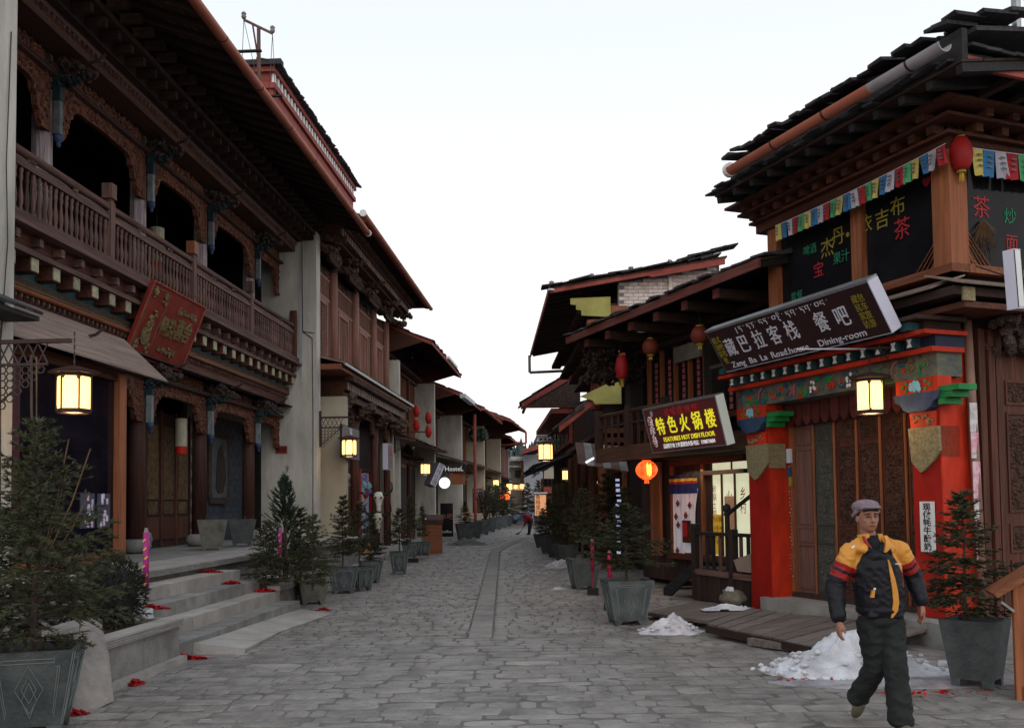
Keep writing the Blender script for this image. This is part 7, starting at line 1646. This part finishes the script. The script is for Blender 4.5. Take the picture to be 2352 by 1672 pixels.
def fire_tube(px, py0, py1, d, mt, label, marks=True, r=.035, base=False):
    a, c = atd(px, py1, d), atd(px, py0, d); t = root('firecracker_tube', label, 'tube', a); L_ = c.z-a.z
    M().cyl((0, 0, 0), (0, 0, L_*.93), r, r, 12).obj('tube', mt, t, smooth=True); M().cyl((0, 0, L_*.93), (0, 0, L_), r*.8, r*.55, 10).obj('cap', m_stone, t)
    if marks:
        for k in range(6): an = -1.57+.5*sin(k*2.4); M().bx((cos(an)*r*1.0, sin(an)*r*1.0, L_*(.1+.14*k)), (.02, .012, .045), Matrix.Rotation(.78, 3, 'Y')).obj('yellow_mark', m_yellow, t)
    if base: M().cyl((0, 0, -a.z), (0, 0, 0), .008, .008, 5).obj('rod', m_crim, t); M().box(-.10, .10, -.08, .08, -a.z+.0, -a.z+.13).obj('weight', m_black, t)
    else: M().cyl((0, 0, -.12), (0, 0, 0), .01, .01, 5).obj('rod', m_bark, t)
    return t
fire_tube(335, 1212, 1355, 11.6, m_magenta, 'tall purple firecracker tube with yellow marks at the planter corner'); fire_tube(643, 1211, 1300, 16.2, m_magenta, 'purple firecracker tube with yellow marks in front of the cypress')
p = gnd(1366, 1366); fire_tube(1361, 1236, 1312, p.y, m_crim, 'crimson firecracker tube, farther of the two on the right', False, base=True)
p = gnd(1394, 1402); fire_tube(1401, 1262, 1346, p.y, m_crim, 'crimson firecracker tube, nearer of the two beside the big pot', False, base=True)
for px, l in ((941, 'left'), (953, 'right')): p = gnd(px, 1292); fire_tube(px, 1243, 1276, p.y, m_magenta, 'small pink tube by the far left kerb, %s one of two' % l, False, r=.03, base=True)
pile(300, 1570, 0, .14, .12, 360, 'red firecracker paper heaped beside the leaning stone slab'); pile(418, 1512, 0, .30, .06, 500, 'red firecracker paper strewn along the planter foot'); pile(452, 1496, 0, .08, .06, 160, 'red firecracker paper at the corner of the bottom step')
pile(160, 1640, 0, .16, .10, 260, 'red firecracker paper scattered by the foreground pot'); pile(350, 1398, .50, .22, .06, 380, 'red firecracker paper on the planter coping')
pile_lf(15.3, -1.42, .705, .20, .12, 340, 'red firecracker paper on the top step'); pile_lf(15.2, -1.80, .535, .16, .13, 300, 'red firecracker paper on the third step'); pile_lf(15.75, -2.16, .355, .20, .14, 420, 'red firecracker paper heaped at the right end of the steps'); pile(742, 1402, 0, .14, .05, 160, 'red firecracker paper before the weathered pot')
pile(1900, 1560, .0, .5, .12, 60, 'red paper flecks scattered over the snow pile edge', .03); pile(2150, 1590, .02, .5, .10, 50, 'red paper flecks on the dirty ice', .01)
scatter_paper('street_litter', .6, 8.5, 3.6, 3.2, 260, 0, 'tiny scraps of dirt and dead leaves over the near cobbles', h=.004, mt=m_soil, size=.006)
scatter_paper('street_litter', -1, 18, 2.6, 8, 300, 0.0, 'tiny red paper flecks over the middle of the street', h=.01, size=.007)
# litter bin
p = gnd(1012, 1272); t = root('litter_bin', 'brown wooden litter bin with slanted lid standing at the kerb', 'litter bin', (p.x-.3, p.y+.2, 0), .12); t.scale = (1.25, 1.25, 1.25)
M().box(-.27, .27, -.20, .20, .0, .86).obj('body', m_orangex, t); M().prismx([(-.24, .86), (.24, .86), (.24, 1.08), (.10, 1.12), (-.24, .98)], -.30, .30).obj('lid', m_brown, t); M().box(-.15, .15, -.246, -.241, .88, .96).obj('slot', m_black, t); M().cyl((-.2, -.25, 1.0), (-.2, -.24, 1.0), .03, .03, 10).obj('badge', m_white, t)
# orange booth at the right edge
p = atd(2362, 1560, 8.2); t = root('orange_booth', 'orange painted wooden stand with a sloping roof cut by the right picture edge', 'stand', (p.x, p.y, 0), -.3)
M().box(-.06, .6, 0, .04, .02, .92).obj('panel', m_orange, t); M().box(-.10, -.0, -.03, .06, .0, 1.0).obj('post', m_orange, t); M().box(-.06, .6, -.03, .0, .0, .12).obj('foot_board', m_orange, t); M().box(-.02, .6, -.02, -.002, .55, .64).obj('sign_board', m_gsign, t)
M().slab((-.26, -.12, .92), (.5, -.12, 1.42), (.5, .4, 1.42), (-.26, .4, .92), .04).obj('roof_board', m_orangex, t); M().slab((-.2, -.1, .86), (-.1, -.1, .78), (-.1, .0, .78), (-.2, .0, .86), .02).obj('metal_tip', m_metal, t)
# thin white pole leaning at the planter
a, b = atd(0, 1352, 9.4), atd(112, 1440, 8.9); t = root('grey_pole', 'thin grey metal pole leaning out of the planter at the left edge', 'pole', b); d_ = (a-b); M().cyl((0, 0, 0), d_*1.6, .022, .022, 8).obj('tube', m_metal, t, smooth=True)
# parked scooter far away
p = gnd(1197, 1203); t = root('parked_scooter', 'bluish parked scooter far down the street', 'scooter', (p.x, p.y, 0), .4)
for x in (-.62, .62): M().cyl((x, -.06, .28), (x, .06, .28), .28, .28, 14).obj('wheel', m_black, t)
M().prism([(-.75, .35), (.2, .3), (.45, .95), (.62, 1.05), (.55, .5), (.9, .6), (.3, .28), (.1, .45), (-.15, .5), (-.2, .85), (-.8, .9)], -.16, .16).obj('body', mat('blue_grey_paint', (.12, .14, .24), .4, .1, 4, 0), t); M().box(-.8, -.1, -.14, .14, .86, .98).obj('seat', m_black, t); M().cyl((.5, -.35, 1.15), (.5, .35, 1.15), .03, .03, 6).obj('handlebar', m_metal, t)
M().bx((.0, -.1, 1.05), (.6, .3, .08)).obj('cover', m_metal, t)
# ============================================================ PEOPLE
_b = bmesh.new(); bmesh.ops.create_icosphere(_b, subdivisions=3, radius=1); ICO_V = [tuple(v.co) for v in _b.verts]; ICO_F = [tuple(v.index for v in f.verts) for f in _b.faces]; _b.free()
def fused(name, parts, voxel, smooth, mats, parent, pick=None, fold=0, ff=7):
    """one continuous skin over tapered limbs and masses"""
    vv, ff_ = [], []
    def ell(c, r, R=None):
        k0 = len(vv)
        for q in ICO_V:
            q = V((q[0]*r[0], q[1]*r[1], q[2]*r[2])); q = R @ q if R else q; vv.append((q.x+c[0], q.y+c[1], q.z+c[2]))
        ff_.extend([(a+k0, b+k0, c_+k0) for a, b, c_ in ICO_F])
    for p in parts:
        if p[0] == 'e': ell(p[1], p[2], p[3] if len(p) > 3 else None)
        else:
            a, b, r0, r1 = V(p[1]), V(p[2]), p[3], p[4]; n = max(2, int((b-a).length/(min(r0, r1)*.35*(p[5][2] if len(p) > 5 else 1)**2))+1)
            for k in range(n+1): f = k/n; r = r0+(r1-r0)*f; sq = p[5] if len(p) > 5 else (1, 1, 1); ell(a.lerp(b, f), (r*sq[0], r*sq[1], r*sq[2]))
    me = bpy.data.meshes.new('tmp'); me.from_pydata(vv, [], ff_); o = bpy.data.objects.new('tmp', me)
    m1 = o.modifiers.new('r', 'REMESH'); m1.mode = 'VOXEL'; m1.voxel_size = voxel; m2 = o.modifiers.new('s', 'SMOOTH'); m2.iterations = smooth; m2.factor = .5
    out = bake(o)
    out.name = name; out.materials.clear()
    for m in mats: out.materials.append(m)
    if fold:
        cs = []
        for v in out.vertices:
            c_ = v.co; n_ = mnoise.noise(V((c_.x*ff, c_.y*ff, c_.z*ff*1.7+c_.x*ff)))+.5*mnoise.noise(V((c_.x*ff*2.2, c_.y*ff*2.2+4, c_.z*ff*3.3-c_.x*8))); cs.extend(c_+v.normal*fold*(1-abs(n_)*2.4))
        out.vertices.foreach_set('co', cs)
    if pick: out.polygons.foreach_set('material_index', [pick(f.center) for f in out.polygons])
    out.polygons.foreach_set('use_smooth', [True]*len(out.polygons)); return put(name, out, parent)
m_skin = mat('skin', (.30, .145, .10), .55, .08, 8, .05, 60, rnd=0)
m_navy = mat('navy_nylon', (.006, .006, .011), .6, .3, 6, .5, 14, rnd=0, dist=.02)
m_amber = mat('amber_nylon', (.62, .27, .045), .55, .12, 6, .4, 14, rnd=0, dist=.02)
m_jred = mat('dark_red_nylon', (.30, .010, .012), .55, .12, 6, .4, 14, rnd=0, dist=.02)
m_trou = mat('charcoal_trousers', (.018, .021, .021), .85, .3, 5, .7, 9, rnd=0, dist=.04)
m_hair = mat('black_hair', (.010, .009, .010), .5, .3, 12, .5, 60, rnd=0)
m_hat = mat('pinkish_wool', (.26, .19, .22), .95, .2, 40, .9, 110, rnd=0)
m_shoe = mat('khaki_shoe', (.16, .145, .10), .7, .3, 9, .2, 30, rnd=0)
p = atd(2032, 1668, 7.2); man = root('person', 'man walking towards the viewer in navy jacket with amber shoulders, dark trousers and knitted cap', 'person', (p.x, p.y, 0), .06)
hc = V((-.084, 0, 1.61))
SR, ER, WR_ = V((-.232, .0, 1.350)), V((-.345, .03, 1.10)), V((-.366, -.07, .86))
SL_, EL, WL = V((.155, .0, 1.36)), V((.285, .06, 1.155)), V((.300, -.03, .965))
parts = [('e', hc+V((0, .015, .03)), (.078, .092, .098)), ('e', hc+V((0, -.012, -.035)), (.064, .074, .075)), ('e', hc+V((0, -.03, -.078)), (.036, .045, .030)),
         ('e', hc+V((-.035, -.050, -.018)), (.026, .024, .024)), ('e', hc+V((.035, -.050, -.018)), (.026, .024, .024)), ('c', hc+V((0, -.082, .022)), hc+V((0, -.097, -.022)), .009, .015), ('e', hc+V((0, -.088, -.024)), (.020, .012, .010)),
         ('e', hc+V((0, -.080, -.052)), (.026, .012, .008)), ('c', hc+V((-.045, -.070, .040)), hc+V((.045, -.070, .040)), .012, .012), ('e', hc+V((-.078, .012, -.005)), (.012, .020, .032)), ('e', hc+V((.078, .012, -.005)), (.012, .020, .032)),
         ('c', hc+V((.0, .02, -.06)), (-.07, .015, 1.40), .055, .060), ('c', (-.055, .01, 1.27), (-.02, 0, .95), .11, .12), ('c', (-.22, 0, 1.35), (.13, 0, 1.36), .05, .05),
         ('c', SR, ER, .045, .038), ('c', ER, WR_, .038, .028), ('c', SL_, EL, .045, .038), ('c', EL, WL, .038, .028),
         ('c', (-.09, .02, .88), (-.035, .06, .48), .08, .055), ('c', (-.035, .06, .48), (-.07, .30, .16), .05, .035), ('c', (.07, 0, .88), (.05, -.09, .48), .08, .055), ('c', (.05, -.09, .48), (.048, -.16, .10), .05, .035)]
for W_, s_ in ((WR_, -1), (WL, 1)):
    down = V((0, -.15, -1)).normalized(); pc = W_+down*.055; parts += [('c', W_, pc, .026, .030, (.75, 1.1, 1)), ('e', pc+down*.02, (.020, .040, .040))]
    for k in range(4):
        y_ = -.030+.021*k; L_ = (.030, .034, .032, .026)[k]; b0 = pc+V((0, y_, -.045)); b1 = b0+V((-s_*.004, -.004, -L_)); b2 = b1+V((-s_*.018, -.002, -L_*.75)); parts += [('c', b0, b1, .0105, .0095), ('c', b1, b2, .0095, .008)]
    t0 = W_+V((-s_*.012, -.030, -.035)); parts += [('c', t0, t0+V((-s_*.012, -.022, -.038)), .0125, .011), ('c', t0+V((-s_*.012, -.022, -.038)), t0+V((-s_*.016, -.022, -.066)), .010, .008)]
fused('body', parts, .0065, 3, [m_skin], man)
# face details
for s_ in (-1, 1):
    M().lathe([(.0, -.0035), (.013, -.002), (.016, 0), (.013, .002), (.0, .003)], 10).obj('eye', m_hair, man, smooth=True, loc=hc+V((s_*.031, -.0785, .012)))
    M().bx(hc+V((s_*.033, -.083, .034)), (.036, .008, .0065), Matrix.Rotation(s_*.12, 3, 'Y')).obj('eyebrow', m_hair, man)
    M().bx(hc+V((s_*.031, -.0815, .020)), (.030, .006, .004), Matrix.Rotation(-s_*.08, 3, 'Y')).obj('eyelid', m_skin, man)
M().bx(hc+V((0, -.0905, -.053)), (.040, .006, .0045)).obj('mouth', mat('lip', (.18, .06, .05), .6, .1, 5, 0), man)
for s_ in (-1, 1): M().bx(hc+V((s_*.008, -.100, -.031)), (.006, .004, .004)).obj('nostril', m_hair, man)
fused('hair', [('e', hc+V((0, .028, .042)), (.087, .090, .088)), ('c', hc+V((-.05, -.060, .062)), hc+V((.045, -.062, .066)), .016, .018), ('e', hc+V((-.076, .03, .005)), (.014, .035, .045)), ('e', hc+V((.076, .03, .005)), (.014, .035, .045))], .008, 2, [m_hair], man)
fused('cap', [('e', hc+V((-.004, .020, .098)), (.100, .104, .046)), ('e', hc+V((-.055, .02, .085)), (.052, .085, .045)), ('c', hc+V((-.065, -.055, .075)), hc+V((.062, -.055, .082)), .022, .020, (1, 1.4, .7)), ('e', hc+V((-.006, -.092, .080)), (.070, .040, .010)), ('c', hc+V((-.090, .0, .045)), hc+V((-.094, .05, .02)), .017, .016), ('c', hc+V((.085, .0, .05)), hc+V((.088, .05, .025)), .016, .014)], .007, 3, [m_hat], man)
cxj = -.055
def pick(c):
    if c.x < -.212 or c.x > .130:
        S, E = (SR, ER) if c.x < 0 else (SL_, EL); d = E-S; t_ = (c-S).dot(d)/d.length_squared
        if c.z > .98 or True:
            if t_ < .36: return 1
            if t_ < .52: return 2
            if t_ < .60: return 0
            if t_ < .76: return 2
        return 0
    if c.z > 1.20 and abs(c.x-cxj) > .060+(1.44-c.z)*.50: return 1
    return 0
fused('jacket', [('c', (-.002, 0, .96), (-.035, 0, 1.24), .178, .182, (1.06, .82, .5)), ('c', (-.035, 0, 1.24), (-.05, 0, 1.33), .182, .150, (1.06, .80, .5)), ('e', (-.004, 0, .915), (.190, .148, .058)), ('c', (-.22, 0, 1.355), (.13, 0, 1.368), .066, .066), ('c', (-.125, .01, 1.40), (.02, .01, 1.405), .056, .056),
                 ('c', SR, ER, .072, .068), ('c', ER, WR_+V((0, 0, .02)), .068, .056), ('c', SL_, EL, .074, .072), ('e', EL+V((.01, .02, -.01)), (.075, .08, .072)), ('c', EL, WL+V((0, 0, .02)), .068, .052),
                 ('c', (-.13, -.10, .885), (.10, -.10, .885), .028, .028), ('e', (-.15, -.035, 1.375), (.075, .085, .05)), ('e', (.02, -.035, 1.375), (.075, .085, .05)), ('e', (-.06, -.07, 1.32), (.10, .07, .05)), ('c', (-.105, .012, 1.435), SR+V((.02, 0, .005)), .050, .066), ('c', (-.015, .012, 1.435), SL_+V((-.02, 0, .005)), .050, .066)], .0065, 5, [m_navy, m_amber, m_jred], man, pick, fold=.007)
for W_ in (WR_, WL): M().cyl(W_+V((0, .004, .045)), W_+V((0, -.002, .005)), .046, .038, 14).obj('cuff', m_navy, man, smooth=True)
# stand-up collar, open front, lining strip, pocket zip, chest mark
def strip(pts, w, mt, nm, th=.022):
    q = M(); vs = []; 
    for (x, y_, z), ww in zip(pts, w): vs += [(x-ww/2, y_, z), (x+ww/2, y_, z), (x+ww/2, y_+th, z), (x-ww/2, y_+th, z)]
    fs = [(0, 1, 2, 3), tuple(range(len(vs)-1, len(vs)-5, -1))]
    for k in range(len(pts)-1):
        a = 4*k; fs += [(a, a+4, a+5, a+1), (a+1, a+5, a+6, a+2), (a+2, a+6, a+7, a+3), (a+3, a+7, a+4, a)]
    return q.raw(vs, fs).obj(nm, mt, man, smooth=False)
q = M(); n_ = 14; vs = []
for k in range(n_+1):
    a = -1.25+(2*pi-.65)*k/n_-.0; a = -pi/2+.42+(2*pi-.84)*k/n_
    vs += [(-.066+.083*cos(a), .012+.078*sin(a), 1.405), (-.066+.094*cos(a), .012+.088*sin(a), 1.492-.02*(1-abs(k/n_*2-1)))]
q.raw(vs, [(2*k, 2*k+2, 2*k+3, 2*k+1) for k in range(n_)]); o = q.obj('collar', m_amber, man, smooth=True); sm = o.modifiers.new('t', 'SOLIDIFY'); sm.thickness = .012
M().cyl((-.066, -.045, 1.33), (-.070, -.014, 1.468), .064, .060, 18).obj('undershirt', mat('black_shirt', (.008, .008, .010), .8, .2, 5, 0), man, smooth=True)
strip([(-.150, -.072, 1.475), (-.142, -.100, 1.43), (-.120, -.128, 1.39)], (.014, .022, .012), m_jred, 'collar_edge')
strip([(.016, -.078, 1.478), (.022, -.110, 1.44), (.012, -.138, 1.395), (-.020, -.148, 1.355)], (.026, .034, .050, .016), m_amber, 'collar_flap'); strip([(.034, -.078, 1.47), (.042, -.108, 1.43)], (.012, .014), m_jred, 'collar_edge')
strip([(.000, -.150, 1.30), (.012, -.150, 1.24), (.028, -.158, 1.15), (.042, -.156, 1.06), (.048, -.154, .98), (.038, -.148, .915), (.018, -.140, .865)], (.006, .022, .034, .042, .044, .046, .012), m_amber, 'lining_strip')
strip([(-.120, -.152, 1.075), (-.132, -.152, 1.02)], (.020, .026), m_amber, 'pocket_zip'); M().bx((-.116, -.154, 1.085), (.016, .006, .014)).obj('zip_pull', m_white, man)
M().bx((.070, -.153, 1.268), (.042, .004, .008)).obj('chest_mark', m_lilac, man); M().bx((-.235, -.068, 1.395), (.03, .004, .016), Matrix.Rotation(-.5, 3, 'Y')).obj('shoulder_mark', m_white, man)
fused('trousers', [('e', (-.008, 0, .85), (.160, .120, .09)), ('c', (-.080, .02, .80), (-.035, .05, .47), .104, .078), ('c', (-.035, .05, .47), (-.072, .29, .20), .080, .082), ('c', (.070, 0, .80), (.056, -.09, .47), .104, .082), ('c', (.058, -.09, .47), (.052, -.155, .13), .084, .092), ('e', (.052, -.155, .10), (.092, .095, .04))], .009, 3, [m_trou], man, fold=.008)
fused('shoe', [('e', (.052, -.24, .050), (.048, .125, .045)), ('e', (.052, -.16, .070), (.046, .06, .055)), ('e', (.052, -.23, .018), (.053, .14, .018))], .007, 2, [m_shoe], man)
R_ = Matrix.Rotation(-.75, 3, 'X'); fused('shoe', [('e', (-.070, .31, .095), (.045, .12, .042), R_), ('e', (-.070, .345, .15), (.043, .055, .05), R_)], .007, 2, [m_shoe], man)
# street sweeper
p = gnd(1214, 1228); sw = root('person', 'street sweeper in red jacket and dark trousers bending over a broom far down the street', 'person', (p.x, p.y, 0), 0)
fused('body', [('e', (-.30, 0, 1.16), (.10, .09, .11)), ('c', (-.24, 0, 1.08), (-.12, 0, 1.02), .05, .06), ('c', (-.10, 0, 1.02), (.12, 0, .85), .11, .12), ('c', (.10, -.05, .8), (.02, -.05, .10), .08, .05), ('c', (.14, .06, .8), (.04, .06, .10), .08, .05), ('c', (-.13, -.12, 1.0), (-.18, -.14, .75), .045, .04), ('c', (-.18, -.14, .75), (-.23, -.05, .52), .04, .035), ('e', (-.235, -.04, .49), (.035, .04, .045))], .02, 2, [m_skin], sw)
fused('jacket', [('c', (-.12, 0, 1.04), (.12, 0, .88), .17, .17, (1, .95, .85)), ('e', (.15, 0, .82), (.15, .16, .12)), ('c', (-.13, -.12, 1.02), (-.18, -.14, .75), .07, .065), ('c', (-.18, -.14, .75), (-.22, -.06, .55), .065, .05), ('c', (-.13, .13, 1.02), (-.19, .12, .78), .07, .06)], .02, 3, [mat('red_jacket', (.33, .012, .02), .7, .2, 5, 0)], sw)
fused('trousers', [('e', (.13, 0, .76), (.15, .15, .14)), ('c', (.10, -.06, .74), (.02, -.06, .12), .105, .075), ('c', (.15, .07, .74), (.05, .07, .12), .105, .075)], .02, 3, [m_trou], sw)
fused('shoe', [('e', (-.02, -.06, .04), (.12, .05, .045)), ('e', (.01, .07, .04), (.12, .05, .045))], .02, 1, [m_black], sw)
fused('hat', [('e', (-.29, 0, 1.23), (.12, .11, .055)), ('e', (-.37, 0, 1.18), (.07, .09, .02))], .02, 1, [mat('blue_cap', (.03, .04, .10), .8, .2, 5, 0)], sw)
br = root('broom', 'long handled broom with a reddish brush held by the street sweeper', 'broom', (p.x, p.y-.05, 0)); M().cyl((-.12, 0, .80), (-.46, -.05, .16), .016, .016, 6).obj('handle', m_oldwood, br)
q = M()
for k in range(30): q.cyl((-.46, -.05, .18), (-.55-rr.random()*.22, -.05+rr.uniform(-.12, .12), .01+rr.random()*.04), .012, .010, 3)
q.obj('brush', mat('reddish_bristle', (.22, .08, .07), .9, .3, 8, 0), br)

bpy.data.scenes.remove(TSC)
